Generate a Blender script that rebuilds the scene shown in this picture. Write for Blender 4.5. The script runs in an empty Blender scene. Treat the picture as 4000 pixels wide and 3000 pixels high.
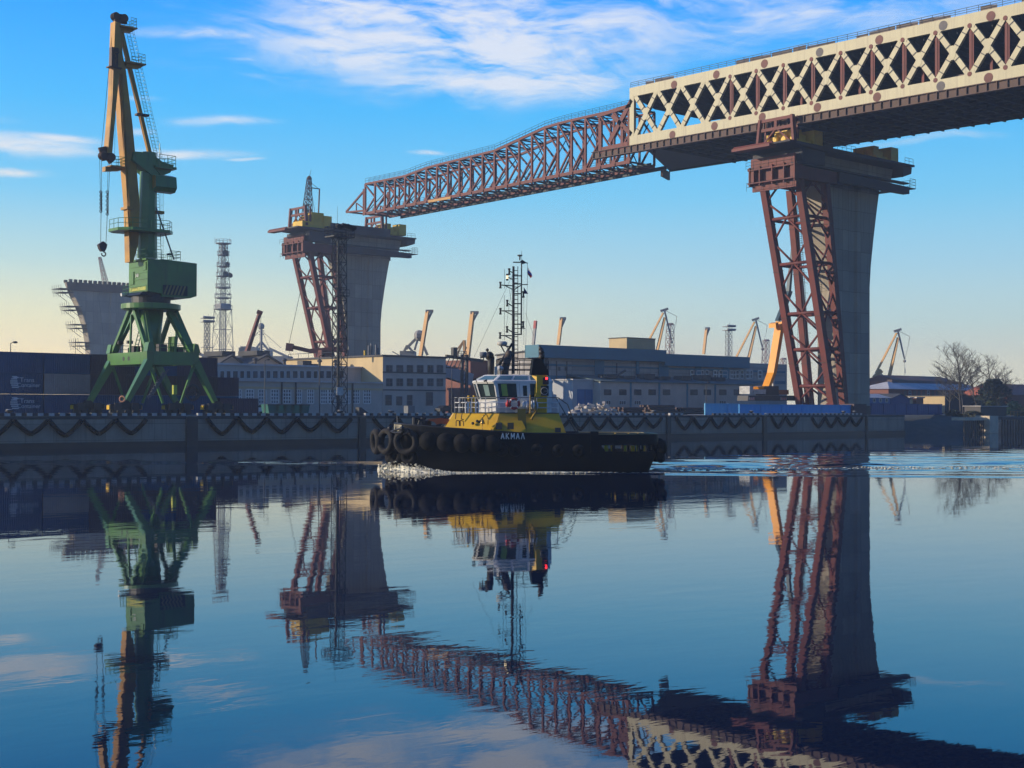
import bpy, math, random
from mathutils import Vector, Matrix, noise
random.seed(11)
sc = bpy.context.scene
COL = sc.collection
# ------------------------------------------------------------------ camera
# world: +X runs along the quay, +Y inland across it, Z up, water at z = 0
CAM = Vector((-58.8, -153.2, 5.0))
FW = Vector((.659, .752, 0)).normalized(); RT = Vector((FW.y, -FW.x, 0)); UP = Vector((0, 0, 1))
FPX, CX, CY, ROLL = 3000., 1106., 829.5, .004
PITCH = math.atan(49.5/3000)
cr, sr, cp, sp = math.cos(ROLL), math.sin(ROLL), math.cos(PITCH), math.sin(PITCH)
BU = UP*cp - FW*sp; BF = FW*cp + UP*sp
XR = RT*cr + BU*sr; YU = BU*cr - RT*sr
cam_d = bpy.data.cameras.new('camera'); cam = bpy.data.objects.new('camera', cam_d); COL.objects.link(cam)
cam_d.sensor_width = 36; cam_d.lens = 36*FPX/2212; cam_d.clip_start = .5; cam_d.clip_end = 12000
cam.matrix_world = Matrix(((XR.x, YU.x, -BF.x, CAM.x), (XR.y, YU.y, -BF.y, CAM.y), (XR.z, YU.z, -BF.z, CAM.z), (0, 0, 0, 1)))
sc.camera = cam
# ------------------------------------------------------------------ light, sky, exposure
SUN_E = math.radians(15)
SUN = Vector((-.815*math.cos(SUN_E), .58*math.cos(SUN_E), math.sin(SUN_E))).normalized()
sd = bpy.data.lights.new('sun', 'SUN'); sd.energy = 5.0; sd.angle = math.radians(.5); sd.color = (1, .86, .66)
so = bpy.data.objects.new('sun', sd); COL.objects.link(so)
so.rotation_euler = SUN.to_track_quat('Z', 'Y').to_euler(); so.location = (-300, 100, 200)
sc.view_settings.view_transform = 'Standard'; sc.view_settings.look = 'None'
sc.view_settings.exposure = .06; sc.view_settings.gamma = 1
sc.cycles.volume_bounces = 0; sc.cycles.max_bounces = 8; sc.cycles.caustics_reflective = False; sc.cycles.caustics_refractive = False


def s2l(c):
    return tuple((v/255/12.92 if v/255 <= .04045 else ((v/255+.055)/1.055)**2.4) for v in c)


W = bpy.data.worlds.new('World'); sc.world = W; W.use_nodes = True
nt = W.node_tree; nt.nodes.clear()


class NG:
    def __init__(s, t): s.t = t
    def n(s, typ, **k):
        x = s.t.nodes.new(typ)
        for a, b in k.items(): setattr(x, a, b)
        return x
    def put(s, sock, v):
        if isinstance(v, (int, float)): sock.default_value = v
        elif isinstance(v, (tuple, list)): sock.default_value = tuple(v) + ((1,) if len(v) == 3 and len(sock.default_value) == 4 else ())
        else: s.t.links.new(v, sock)
    def m(s, op, a, b=None, c=None, clamp=False):
        x = s.n('ShaderNodeMath', operation=op); x.use_clamp = clamp
        s.put(x.inputs[0], a)
        if b is not None: s.put(x.inputs[1], b)
        if c is not None: s.put(x.inputs[2], c)
        return x.outputs[0]
    def dot(s, a, v):
        x = s.n('ShaderNodeVectorMath', operation='DOT_PRODUCT'); s.put(x.inputs[0], a); s.put(x.inputs[1], tuple(v)); return x.outputs['Value']
    def noise(s, vec, scale, detail=4, rough=.55, dist=0):
        x = s.n('ShaderNodeTexNoise'); s.put(x.inputs['Vector'], vec); s.put(x.inputs['Scale'], scale)
        s.put(x.inputs['Detail'], detail); s.put(x.inputs['Roughness'], rough); s.put(x.inputs['Distortion'], dist); return x.outputs['Fac']
    def mix(s, f, a, b, blend='MIX'):
        x = s.n('ShaderNodeMix', data_type='RGBA', blend_type=blend); s.put(x.inputs[0], f); s.put(x.inputs[6], a); s.put(x.inputs[7], b); return x.outputs[2]
    def ramp(s, f, stops, interp='LINEAR'):
        x = s.n('ShaderNodeValToRGB'); x.color_ramp.interpolation = interp; e = x.color_ramp.elements
        while len(e) > 1: e.remove(e[0])
        e[0].position = stops[0][0]; e[0].color = tuple(stops[0][1]) + (1,)
        for p, c in stops[1:]:
            q = e.new(p); q.color = tuple(c) + (1,)
        s.put(x.inputs[0], f); return x.outputs[0]
    def mr(s, v, a, b, c=0, d=1, smooth=False):
        x = s.n('ShaderNodeMapRange'); x.interpolation_type = 'SMOOTHSTEP' if smooth else 'LINEAR'
        for i, q in enumerate((v, a, b, c, d)): s.put(x.inputs[i], q)
        return x.outputs[0]
    def comb(s, x, y, z):
        q = s.n('ShaderNodeCombineXYZ'); s.put(q.inputs[0], x); s.put(q.inputs[1], y); s.put(q.inputs[2], z); return q.outputs[0]


g = NG(nt)
DIR = g.n('ShaderNodeTexCoord').outputs['Generated']
dr, df, dz = g.dot(DIR, RT), g.dot(DIR, FW), g.dot(DIR, UP)
AZ = g.m('ARCTAN2', dr, df); EL = g.m('ARCSINE', dz)
ELR = g.m('DIVIDE', g.m('MAXIMUM', EL, 0.0), 1.5708)
def skyramp(cols): return g.ramp(ELR, [(e/1.5708, s2l(c)) for e, c in cols])
high = [(.15, (124, 211, 254)), (.21, (70, 193, 262)), (.29, (14, 163, 266)), (.5, (36, 130, 228)), (.9, (24, 88, 180)), (1.5708, (16, 66, 145))]
skl = skyramp([(0, (312, 270, 178)), (.03, (306, 270, 184)), (.06, (266, 258, 204)), (.10, (200, 234, 232))] + high)
skr = skyramp([(0, (262, 250, 206)), (.03, (252, 248, 212)), (.06, (212, 238, 230)), (.10, (174, 224, 244))] + high)
sky = g.mix(g.mr(AZ, -.36, .25, 0, 1, True), skl, skr)
sk = g.n('ShaderNodeTexSky', sky_type='NISHITA'); sk.sun_disc = False
sk.sun_elevation = SUN_E; sk.sun_rotation = math.atan2(SUN.x, SUN.y); sk.air_density = 1; sk.dust_density = 1.5
nis = g.mix(1, sk.outputs[0], (.09, .09, .09), 'MULTIPLY')
sky = g.mix(.06, sky, nis)
# wispy clouds, each bank placed by azimuth and elevation in the sky
def P2(px, py): return (px-CX)/FPX, (879+.004*(px-CX)-py)/FPX
banks = [(1000, 95, 560, 125, 1.25), (860, 45, 360, 80, 1.25), (1100, 170, 430, 75, 1.15), (1700, 55, 620, 100, .72), (1400, 20, 560, 70, .85), (60, 345, 230, 24, 1.15), (175, 328, 110, 12, .9), (430, 345, 130, 14, .95),
         (440, 108, 150, 17, .95), (500, 278, 110, 12, .8), (90, 398, 75, 12, 1.0), (905, 340, 60, 7, .7), (600, 190, 130, 10, .6), (340, 235, 60, 8, .6), (2000, 330, 160, 12, .5), (350, 300, 40, 10, .7),
         (20, 300, 90, 10, .6), (530, 356, 40, 5, .8), (500, 160, 60, 6, .6), (1750, 445, 220, 9, .3),
         (-600, 250, 500, 90, .8), (2900, 200, 500, 120, .7), (900, -500, 900, 200, .7)]
cw = g.comb(AZ, EL, 0.0)
warp = g.n('ShaderNodeTexNoise'); g.put(warp.inputs['Vector'], cw); warp.inputs['Scale'].default_value = 9; warp.inputs['Detail'].default_value = 3
wx = g.m('MULTIPLY', g.m('SUBTRACT', warp.outputs['Fac'], .5), .07)
az2 = g.m('ADD', AZ, wx); el2 = g.m('ADD', EL, g.m('MULTIPLY', wx, .28))
tot = None
for px, py, rx, ry, k in banks:
    a0, e0 = P2(px, py)
    dx = g.m('DIVIDE', g.m('SUBTRACT', az2, a0), rx/FPX); dy = g.m('DIVIDE', g.m('SUBTRACT', el2, e0), ry/FPX)
    r2 = g.m('ADD', g.m('MULTIPLY', dx, dx), g.m('MULTIPLY', dy, dy))
    v = g.m('MULTIPLY', g.m('POWER', 2.718, g.m('MULTIPLY', r2, -1.3)), k)
    tot = v if tot is None else g.m('MAXIMUM', tot, v)
# streaks tilt down to the right
sv = g.comb(g.m('MULTIPLY', az2, 9), g.m('MULTIPLY', g.m('ADD', el2, g.m('MULTIPLY', az2, .10)), 42), 0.0)
n1 = g.noise(sv, 1.0, 7, .62, .5)
sv2 = g.comb(g.m('MULTIPLY', az2, 26), g.m('MULTIPLY', g.m('ADD', el2, g.m('MULTIPLY', az2, -.12)), 95), 3.0)
n2 = g.noise(sv2, 1.0, 5, .6, .8)
nn = g.m('ADD', g.m('MULTIPLY', n1, .75), g.m('MULTIPLY', n2, .25))
dens = g.m('MULTIPLY', tot, g.mr(nn, .36, .60, .10, 1.05))
dens = g.mr(dens, .05, 1.0, 0, .84, True)
cl = g.mix(g.mr(EL, .05, .2), s2l((246, 240, 226)), s2l((238, 240, 246)))
sky = g.mix(dens, sky, cl)
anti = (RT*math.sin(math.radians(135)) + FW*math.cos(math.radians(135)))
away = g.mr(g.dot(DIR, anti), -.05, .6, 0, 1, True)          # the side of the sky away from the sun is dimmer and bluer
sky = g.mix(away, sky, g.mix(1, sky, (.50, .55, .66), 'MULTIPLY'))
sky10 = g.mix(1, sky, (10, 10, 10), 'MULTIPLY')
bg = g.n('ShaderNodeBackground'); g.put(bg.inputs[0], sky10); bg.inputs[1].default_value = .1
wo = g.n('ShaderNodeOutputWorld'); nt.links.new(bg.outputs[0], wo.inputs[0])


# ------------------------------------------------------------------ pixel rays (only for measuring the photograph)
def ray(px, py):
    return XR*(px-CX) + YU*(CY-py) + BF*FPX
def PY(px, py, y):
    r = ray(px, py); return CAM + r*((y-CAM.y)/r.y)
def PX(px, py, x):
    r = ray(px, py); return CAM + r*((x-CAM.x)/r.x)
def PZ(px, py, z=0.):
    r = ray(px, py); return CAM + r*((z-CAM.z)/r.z)
def PD(px, py, D):
    r = ray(px, py); return CAM + r*(D/r.dot(FW))
def PP(px, py, p, n):
    r = ray(px, py); return CAM + r*((p-CAM).dot(n)/r.dot(n))
def Zf(ox, oy, s): return lambda x, y: ((ox + x/s)/1.80832, (oy + y/s)/1.80832)
Z1 = Zf(300, 0, 2.0733); Z2 = Zf(300, 700, 2.765); Z3 = Zf(0, 1050, 2.212); Z4 = Zf(1000, 650, 2.0743); Z5 = Zf(1300, 250, 1.7015)
Z6 = Zf(2400, 0, 1.3825); Z7 = Zf(2850, 400, 2.37); Z8 = Zf(2850, 1000, 2.37); ZT = Zf(1400, 1300, 1.7696); ZM = Zf(1750, 950, 2.2127)
ZL = Zf(750, 1150, 2.1067); ZR = Zf(2050, 1150, 2.1067); ZE = Zf(3300, 1200, 3.0157); ZC = Zf(700, 900, 3.0175)
ZA = Zf(1400, 1550, 3.687); ZB = Zf(1750, 1350, 4.74); ZK = Zf(2100, 1600, 3.687)


# ------------------------------------------------------------------ materials
MATS = {}
def mat(name, c1, c2=None, rough=.65, scale=.6, metal=0., streak=0., bump=.0, bscale=8., spec=.4, mixw=(.35, .7), lines=None):
    if name in MATS: return MATS[name]
    m = bpy.data.materials.new(name); m.use_nodes = True; t = m.node_tree; q = NG(t)
    b = t.nodes['Principled BSDF']; b.inputs['Roughness'].default_value = rough; b.inputs['Metallic'].default_value = metal
    b.inputs['Specular IOR Level'].default_value = spec
    if c2 is None: c2 = tuple(v*.72 for v in c1)
    co = q.n('ShaderNodeTexCoord').outputs['Object']
    f = q.noise(co, scale, 5, .6, .3)
    f = q.mr(f, mixw[0], mixw[1])
    if streak:
        mp = q.n('ShaderNodeMapping'); q.put(mp.inputs['Vector'], co); mp.inputs['Scale'].default_value = (2.2, 2.2, .09)
        f2 = q.mr(q.noise(mp.outputs[0], 1.0, 4, .6), .48, .72)
        f = q.m('MAXIMUM', q.m('MULTIPLY', f, 1-streak*.5), q.m('MULTIPLY', f2, streak))
    c = q.mix(f, c1, c2)
    if lines:                                   # formwork or panel joints, each panel with its own tone
        sx = q.n('ShaderNodeSeparateXYZ'); q.put(sx.inputs[0], co); ln = None; ids = []
        xy = q.m('ADD', sx.outputs[0], sx.outputs[1])
        for v, p, w in ((xy, lines[0], lines[2]), (sx.outputs[2], lines[1], lines[2])):
            u = q.m('DIVIDE', v, p); ids.append(q.m('FLOOR', u)); k = q.m('LESS_THAN', q.m('FRACT', u), w/p)
            ln = k if ln is None else q.m('MAXIMUM', ln, k)
        wn = q.n('ShaderNodeTexWhiteNoise'); q.put(wn.inputs['Vector'], q.comb(ids[0], ids[1], 0.0))
        tone = q.mr(wn.outputs['Value'], 0, 1, 1-lines[3], 1.0); tone = q.m('MULTIPLY', tone, q.mr(ln, 0, 1, 1, .55))
        c = q.mix(1, c, q.comb(tone, tone, tone), 'MULTIPLY')
    q.put(b.inputs['Base Color'], c)
    if bump:
        bn = q.n('ShaderNodeBump'); bn.inputs['Strength'].default_value = bump; bn.inputs['Distance'].default_value = .05
        q.put(bn.inputs['Height'], q.noise(co, bscale, 4)); q.put(b.inputs['Normal'], bn.outputs[0])
    MATS[name] = m; return m

def flat(name, c, rough=.5, metal=0., emit=0.):
    if name in MATS: return MATS[name]
    m = mat(name, c, tuple(v*.85 for v in c), rough, 1.5, metal)
    if emit:
        b = m.node_tree.nodes['Principled BSDF']; b.inputs['Emission Color'].default_value = c + (1,); b.inputs['Emission Strength'].default_value = emit
    return m

concrete = mat('concrete', (.25, .235, .21), (.15, .145, .135), .85, .22, streak=.7, bump=.3)
pier_con = mat('pier_concrete', (.42, .36, .27), (.22, .20, .165), .85, .12, streak=.8, bump=.2, lines=(3.1, 4.1, .09, .22))
quay_con = mat('quay_concrete', (.44, .35, .26), (.19, .15, .115), .9, .25, streak=.85, bump=.4, lines=(6.2, 1.9, .06, .25))
wet = mat('wet_concrete', (.018, .02, .022), (.03, .03, .028), .4, .5)
apron = mat('apron_concrete', (.36, .33, .29), (.2, .19, .17), .9, .12, bump=.3)
asphalt = mat('asphalt', (.10, .095, .09), (.17, .155, .14), .95, .05)
rubber = mat('rubber', (.005, .005, .006), (.012, .011, .011), .85, 1.2, bump=.5, spec=.2)
black_steel = mat('black_steel', (.012, .013, .016), (.02, .022, .026), .5, .8)
dark_steel = mat('dark_steel', (.04, .045, .05), (.06, .045, .035), .6, .7)
grey_steel = mat('grey_steel', (.16, .165, .17), (.1, .1, .1), .6, .7)
rust = mat('red_oxide_steel', (.165, .031, .02), (.07, .022, .018), .65, .35, streak=.5, mixw=(.3, .75))
rust_dark = mat('weathered_brown_steel', (.10, .055, .038), (.06, .036, .03), .7, .4, streak=.6)
cream = mat('cream_paint', (.41, .365, .21), (.23, .18, .115), .5, .22, streak=.6, mixw=(.42, .95))
splice = mat('primer_patch', (.17, .065, .045), (.12, .05, .04), .7, 1.)
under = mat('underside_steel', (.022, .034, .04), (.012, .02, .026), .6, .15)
plat = mat('platform_steel', (.032, .036, .042), (.04, .026, .026), .7, .3)
sunlit_rubber = mat('sunlit_rubber', (.035, .031, .028), (.015, .014, .014), .85, 1.6, bump=.6, spec=.25)  # lighter copy of rubber, its colour standing for sun on the bow tyres
yellow = mat('machine_yellow', (.72, .44, .012), (.55, .33, .01), .5, .5)
cr_green = mat('crane_green', (.08, .225, .045), (.06, .10, .04), .32, .35, streak=.75, spec=.5)
cr_ochre = mat('crane_ochre', (.54, .27, .035), (.26, .12, .035), .55, .35, streak=.5)
cr_brown = mat('sheave_brown', (.11, .05, .03), (.06, .03, .02), .6, 1)
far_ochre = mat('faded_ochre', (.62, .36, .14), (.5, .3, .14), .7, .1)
far_grey = mat('hazed_grey_steel', (.32, .31, .29), (.25, .24, .23), .8, .1)  # lightened so the colour itself carries haze over far steel
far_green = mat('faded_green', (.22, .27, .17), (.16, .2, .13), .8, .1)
white_paint = mat('white_paint', (.74, .73, .68), (.55, .53, .5), .45, .8)
kerb_white = mat('kerb_white', (.62, .6, .55), (.34, .33, .3), .8, 1.4, mixw=(.3, .65))
kerb_black = mat('kerb_black', (.02, .02, .022), (.06, .06, .06), .8, 1.4)
glass = mat('dark_glass', (.02, .028, .03), (.03, .045, .045), .08, 1.)
pane_m = mat('window_glass', (.025, .03, .035), (.09, .1, .11), .3, .35, spec=.2)
win_frame = mat('window_frame', (.55, .55, .52), (.4, .4, .38), .7, 1)
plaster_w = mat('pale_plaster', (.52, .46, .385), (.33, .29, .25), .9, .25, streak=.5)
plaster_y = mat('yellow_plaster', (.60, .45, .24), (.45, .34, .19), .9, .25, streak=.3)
brick = mat('brick', (.24, .1, .07), (.18, .08, .06), .9, .3)
roof_snow = mat('pale_roof', (.6, .58, .55), (.35, .33, .32), .9, .2)
roof_dark = mat('roof_felt', (.06, .06, .06), (.1, .095, .09), .9, .3)
blue_clad = mat('blue_cladding', (.04, .18, .25), (.045, .13, .18), .6, .12, streak=.5)
hall_wall = mat('hall_panel_wall', (.52, .48, .43), (.30, .275, .25), .85, .15, streak=.7, lines=(6.0, 1.8, .1, .3))
blue_fence_m = mat('bright_blue_sheet', (.015, .30, .66), (.04, .34, .62), .5, .25, streak=.3)
navy_fence_m = mat('navy_sheet', (.01, .06, .2), (.008, .045, .16), .6, .2)
timber = mat('timber', (.13, .10, .07), (.07, .055, .04), .9, .6)
bark = mat('bark', (.09, .075, .06), (.05, .045, .04), .9, 2)
hull_black = mat('hull_black', (.004, .006, .010), (.011, .009, .009), .55, .5, streak=.6, spec=.12)
tug_yellow = mat('tug_yellow', (.68, .40, .006), (.5, .28, .01), .4, .6, streak=.25)
deck_green = mat('tug_deck', (.03, .06, .045), (.05, .05, .04), .7, 1)
foam_m = mat('foam', (.82, .77, .60), (.7, .66, .52), .9, 2.)
rope_m = flat('rope', (.05, .05, .05), .8)
red_paint = flat('red_paint', (.5, .03, .03), .5)
orange = flat('orange_cover', (.62, .13, .04), .7)
gold = flat('brass', (.5, .3, .08), .3, .8)


# ------------------------------------------------------------------ mesh builder
def A3(v): return Vector(v)
class MB:
    def __init__(s): s.v = []; s.f = []
    def add(s, vs, fs):
        o = len(s.v); s.v += [Vector(v) for v in vs]; s.f += [tuple(i+o for i in f) for f in fs]; return s
    def box(s, x0, x1, y0, y1, z0, z1):
        return s.add([(x, y, z) for z in (z0, z1) for y in (y0, y1) for x in (x0, x1)],
                     [(0, 2, 3, 1), (4, 5, 7, 6), (0, 1, 5, 4), (2, 6, 7, 3), (0, 4, 6, 2), (1, 3, 7, 5)])
    def bar(s, p, q, w, h=None, up=(0, 0, 1), w2=None, h2=None):
        p, q = A3(p), A3(q); h = w if h is None else h; w2 = w if w2 is None else w2; h2 = h if h2 is None else h2
        d = (q-p).normalized(); u = Vector(up)
        if abs(d.dot(u)) > .98: u = Vector((0, 1, 0)) if abs(d.y) < .9 else Vector((1, 0, 0))
        sdd = d.cross(u).normalized(); u = sdd.cross(d)
        vs = []
        for c, a, b in ((p, w/2, h/2), (q, w2/2, h2/2)):
            vs += [c - sdd*a - u*b, c + sdd*a - u*b, c + sdd*a + u*b, c - sdd*a + u*b]
        return s.add(vs, [(0, 1, 2, 3), (7, 6, 5, 4), (0, 4, 5, 1), (1, 5, 6, 2), (2, 6, 7, 3), (3, 7, 4, 0)])
    def tube(s, p, q, r0, r1=None, n=8, cap=True):
        p, q = A3(p), A3(q); r1 = r0 if r1 is None else r1
        d = (q-p).normalized(); u = Vector((0, 0, 1)) if abs(d.z) < .9 else Vector((1, 0, 0))
        a = d.cross(u).normalized(); b = a.cross(d); vs = []
        for c, r in ((p, r0), (q, r1)):
            vs += [c + a*math.cos(6.28319*i/n)*r + b*math.sin(6.28319*i/n)*r for i in range(n)]
        fs = [(i, (i+1) % n, n+(i+1) % n, n+i) for i in range(n)]
        if cap: fs += [tuple(range(n))[::-1], tuple(range(n, 2*n))]
        return s.add(vs, fs)
    def path(s, pts, r, n=6):
        for a, b in zip(pts, pts[1:]): s.tube(a, b, r, r, n)
        return s
    def prism(s, pts, vec):
        n = len(pts); vec = Vector(vec); pts = [A3(p) for p in pts]
        return s.add(pts + [p+vec for p in pts], [tuple(range(n)), tuple(range(n, 2*n))[::-1]] + [(i, n+i, n+(i+1) % n, (i+1) % n) for i in range(n)])
    def loft(s, rings, closed=True, cap=True):
        n = len(rings[0]); vs = [A3(p) for r in rings for p in r]; fs = []
        for k in range(len(rings)-1):
            for i in range(n if closed else n-1):
                j = (i+1) % n; fs.append((k*n+i, k*n+j, (k+1)*n+j, (k+1)*n+i))
        if cap: fs += [tuple(range(n))[::-1], tuple(range((len(rings)-1)*n, len(rings)*n))]
        return s.add(vs, fs)
    def lathe(s, c, prof, n=16, ax=(0, 0, 1)):
        c = A3(c); ax = Vector(ax).normalized(); u = Vector((0, 0, 1)) if abs(ax.z) < .9 else Vector((1, 0, 0))
        a = ax.cross(u).normalized(); b = a.cross(ax)
        return s.loft([[c + ax*z + (a*math.cos(6.28319*i/n) + b*math.sin(6.28319*i/n))*r for i in range(n)] for r, z in prof])
    def torus(s, c, ax, R, r, n=20, m=8, flatten=1.):
        c = A3(c); ax = Vector(ax).normalized(); u = Vector((0, 0, 1)) if abs(ax.z) < .9 else Vector((1, 0, 0))
        a = ax.cross(u).normalized(); b = a.cross(ax); vs = []; fs = []
        for i in range(n):
            t = 6.28319*i/n; d = a*math.cos(t) + b*math.sin(t)
            for j in range(m):
                k = 6.28319*j/m; vs.append(c + d*(R + r*math.cos(k)) + ax*r*flatten*math.sin(k))
        for i in range(n):
            for j in range(m):
                fs.append((i*m+j, ((i+1) % n)*m+j, ((i+1) % n)*m+(j+1) % m, i*m+(j+1) % m))
        return s.add(vs, fs)
    def ball(s, c, r, n=10, m=6, sx=1, sy=1, sz=1, jit=0.):
        c = A3(c); vs = []; fs = []
        for j in range(m+1):
            t = math.pi*j/m
            for i in range(n):
                k = 1 + random.uniform(-jit, jit); a = 6.28319*i/n
                vs.append(c + Vector((math.sin(t)*math.cos(a)*sx, math.sin(t)*math.sin(a)*sy, math.cos(t)*sz))*r*k)
        for j in range(m):
            for i in range(n): fs.append((j*n+i, (j+1)*n+i, (j+1)*n+(i+1) % n, j*n+(i+1) % n))
        return s.add(vs, fs)
    def build(s, name, m, parent=None, smooth=False, label=None):
        if not s.v: s.add([(0, 0, 0)]*3, [(0, 1, 2)])
        if parent is not None: o0 = ORG[parent.name]
        else:
            xs = [v.x for v in s.v]; ys = [v.y for v in s.v]; o0 = Vector(((min(xs)+max(xs))/2, (min(ys)+max(ys))/2, min(v.z for v in s.v)))
        me = bpy.data.meshes.new(name); me.from_pydata([v-o0 for v in s.v], [], s.f); me.validate(); me.update()
        me.materials.append(m)
        if smooth:
            for p in me.polygons: p.use_smooth = True
        ob = bpy.data.objects.new(name, me); COL.objects.link(ob)
        if parent is not None: ob.parent = parent
        else: ob.location = o0
        ORG[ob.name] = o0
        if label: ob['label'] = label
        return ob
ORG = {}

def tag(o, label=None, cat=None, group=None, kind=None):
    if label: o['label'] = label
    if cat: o['category'] = cat
    if group: o['group'] = group
    if kind: o['kind'] = kind
    return o
def thing(name, label, cat, loc, group=None):
    o = bpy.data.objects.new(name, None); COL.objects.link(o); o.location = loc; o.empty_display_size = .5
    ORG[o.name] = Vector(loc); return tag(o, label, cat, group)
def kids(o): return [c for c in bpy.data.objects if c.parent == o]
def dup(o, delta, label=None, group=None, parent=None):
    ch = kids(o); c = o.copy(); COL.objects.link(c)
    if parent is None:
        c.location = Vector(o.location) + Vector(delta); ORG[c.name] = ORG[o.name] + Vector(delta)
        if label: c['label'] = label
        if group: c['group'] = group
    else: c.parent = parent; ORG[c.name] = ORG[parent.name]
    for k in ch: dup(k, (0, 0, 0), parent=c)
    return c

def railing(mb, pts, h=1.1, step=1.8, r=.03, n=2, ends=True):
    for a, b in zip(pts, pts[1:]):
        a, b = A3(a), A3(b); L = (b-a).length; k = max(1, int(round(L/step)))
        for i in range(k+1):
            p = a.lerp(b, i/k); mb.tube(p, p+Vector((0, 0, h)), r, r, 4, False)
        for j in range(1, n+1):
            z = Vector((0, 0, h*j/n)); mb.tube(a+z, b+z, r, r, 4, False)
def ladder(mb, a, b, w=.5, r=.03, step=.4, side=None):
    a, b = A3(a), A3(b); d = (b-a).normalized(); s_ = Vector(side) if side else d.cross(Vector((0, 1, 0))).normalized()
    for k in (-1, 1): mb.tube(a+s_*w/2*k, b+s_*w/2*k, r, r, 4, False)
    n = int((b-a).length/step)
    for i in range(1, n): p = a.lerp(b, i/n); mb.tube(p-s_*w/2, p+s_*w/2, r*.8, r*.8, 4, False)
def lattice(mb, base, top, w0, w1, n, r=.06, r2=None, yaw=0.):
    base, top = A3(base), A3(top); r2 = r2 or r*.6
    def ring(t):
        c = base.lerp(top, t); w = (w0*(1-t)+w1*t)/2
        return [c + Vector((math.cos(yaw+a)*w*1.414, math.sin(yaw+a)*w*1.414, 0)) for a in (.785, 2.356, 3.927, 5.498)]
    hs = [1-(1-i/n)**1.0 for i in range(n+1)]
    for a, b in zip(hs, hs[1:]):
        A, B = ring(a), ring(b)
        for i in range(4):
            mb.tube(A[i], B[i], r, r, 4, False); j = (i+1) % 4
            mb.tube(A[i], B[j], r2, r2, 4, False); mb.tube(A[j], B[i], r2, r2, 4, False); mb.tube(B[i], B[j], r2, r2, 4, False)
def window(parent, x0, x1, z0, z1, y, nx=2, nz=3, fm=None, t=.09, pm=None, depth=.16):
    fr = MB()
    for i in range(nx+1):
        x = x0 + (x1-x0)*i/nx; fr.box(x-t/2, x+t/2, y-.05, y+.03, z0, z1)
    for j in range(nz+1):
        z = z0 + (z1-z0)*j/nz; fr.box(x0+t/2, x1-t/2, y-.046, y+.026, z-t/2, z+t/2)
    w = fr.build('window', fm or win_frame, parent)
    MB().box(x0, x1, y-.012, y+.01, z0, z1).build('pane', pm or pane_m, w)
    return w
def text_obj(name, s, origin, right, upv, size, m, parent, ext=.01):
    cu = bpy.data.curves.new(name, 'FONT'); cu.body = s; cu.size = size; cu.extrude = ext
    to = bpy.data.objects.new(name, cu); COL.objects.link(to)
    dg = bpy.context.evaluated_depsgraph_get(); me = bpy.data.meshes.new_from_object(to.evaluated_get(dg))
    vs = [v.co.copy() for v in me.vertices]; fs = [tuple(p.vertices) for p in me.polygons]
    bpy.data.objects.remove(to); bpy.data.meshes.remove(me)
    mb = MB(); R, U = Vector(right).normalized(), Vector(upv).normalized(); N = R.cross(U)
    mb.add([A3(origin) + R*v.x + U*v.y + N*v.z for v in vs], fs)
    return mb.build(name, m, parent)

Z0 = 3.75      # level of the quay
# ================================================================== WATER AND LAND
def water_material():
    m = bpy.data.materials.new('harbour_water'); m.use_nodes = True; q = NG(m.node_tree); b = m.node_tree.nodes['Principled BSDF']
    b.inputs['Base Color'].default_value = (.0, .008, .034, 1); b.inputs['Roughness'].default_value = .015; b.inputs['IOR'].default_value = 1.37
    b.inputs['Specular IOR Level'].default_value = .5
    co = q.n('ShaderNodeTexCoord').outputs['Object']
    mp = q.n('ShaderNodeMapping'); q.put(mp.inputs['Vector'], co); mp.inputs['Rotation'].default_value = (0, 0, -math.atan2(RT.y, RT.x)); mp.inputs['Scale'].default_value = (.5, 1.1, 1)
    big = q.noise(mp.outputs[0], .35, 2, .5)
    mid = q.noise(mp.outputs[0], 1.6, 3, .55, .4)
    mp2 = q.n('ShaderNodeMapping'); q.put(mp2.inputs['Vector'], co); mp2.inputs['Rotation'].default_value = (0, 0, -math.atan2(RT.y, RT.x)); mp2.inputs['Scale'].default_value = (.4, 1.6, 1)
    patch = q.mr(q.noise(mp2.outputs[0], .035, 4, .6), .42, .66, .3, 1.7)
    h = q.m('ADD', q.m('MULTIPLY', big, .55), q.m('MULTIPLY', mid, q.m('MULTIPLY', patch, .22)))
    bn = q.n('ShaderNodeBump'); bn.inputs['Strength'].default_value = .10; bn.inputs['Distance'].default_value = .12
    q.put(bn.inputs['Height'], h); q.put(b.inputs['Normal'], bn.outputs[0])
    return m
WATER = water_material()
def rf(r, f, z=0.): p = CAM + RT*r + FW*f; return Vector((p.x, p.y, z))
TUG_A = math.radians(6); TUG_O = rf(.79, 109.5)
TH = -RT*math.cos(TUG_A) - FW*math.sin(TUG_A); TPt = Vector((0, 0, 1)).cross(TH)
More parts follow.
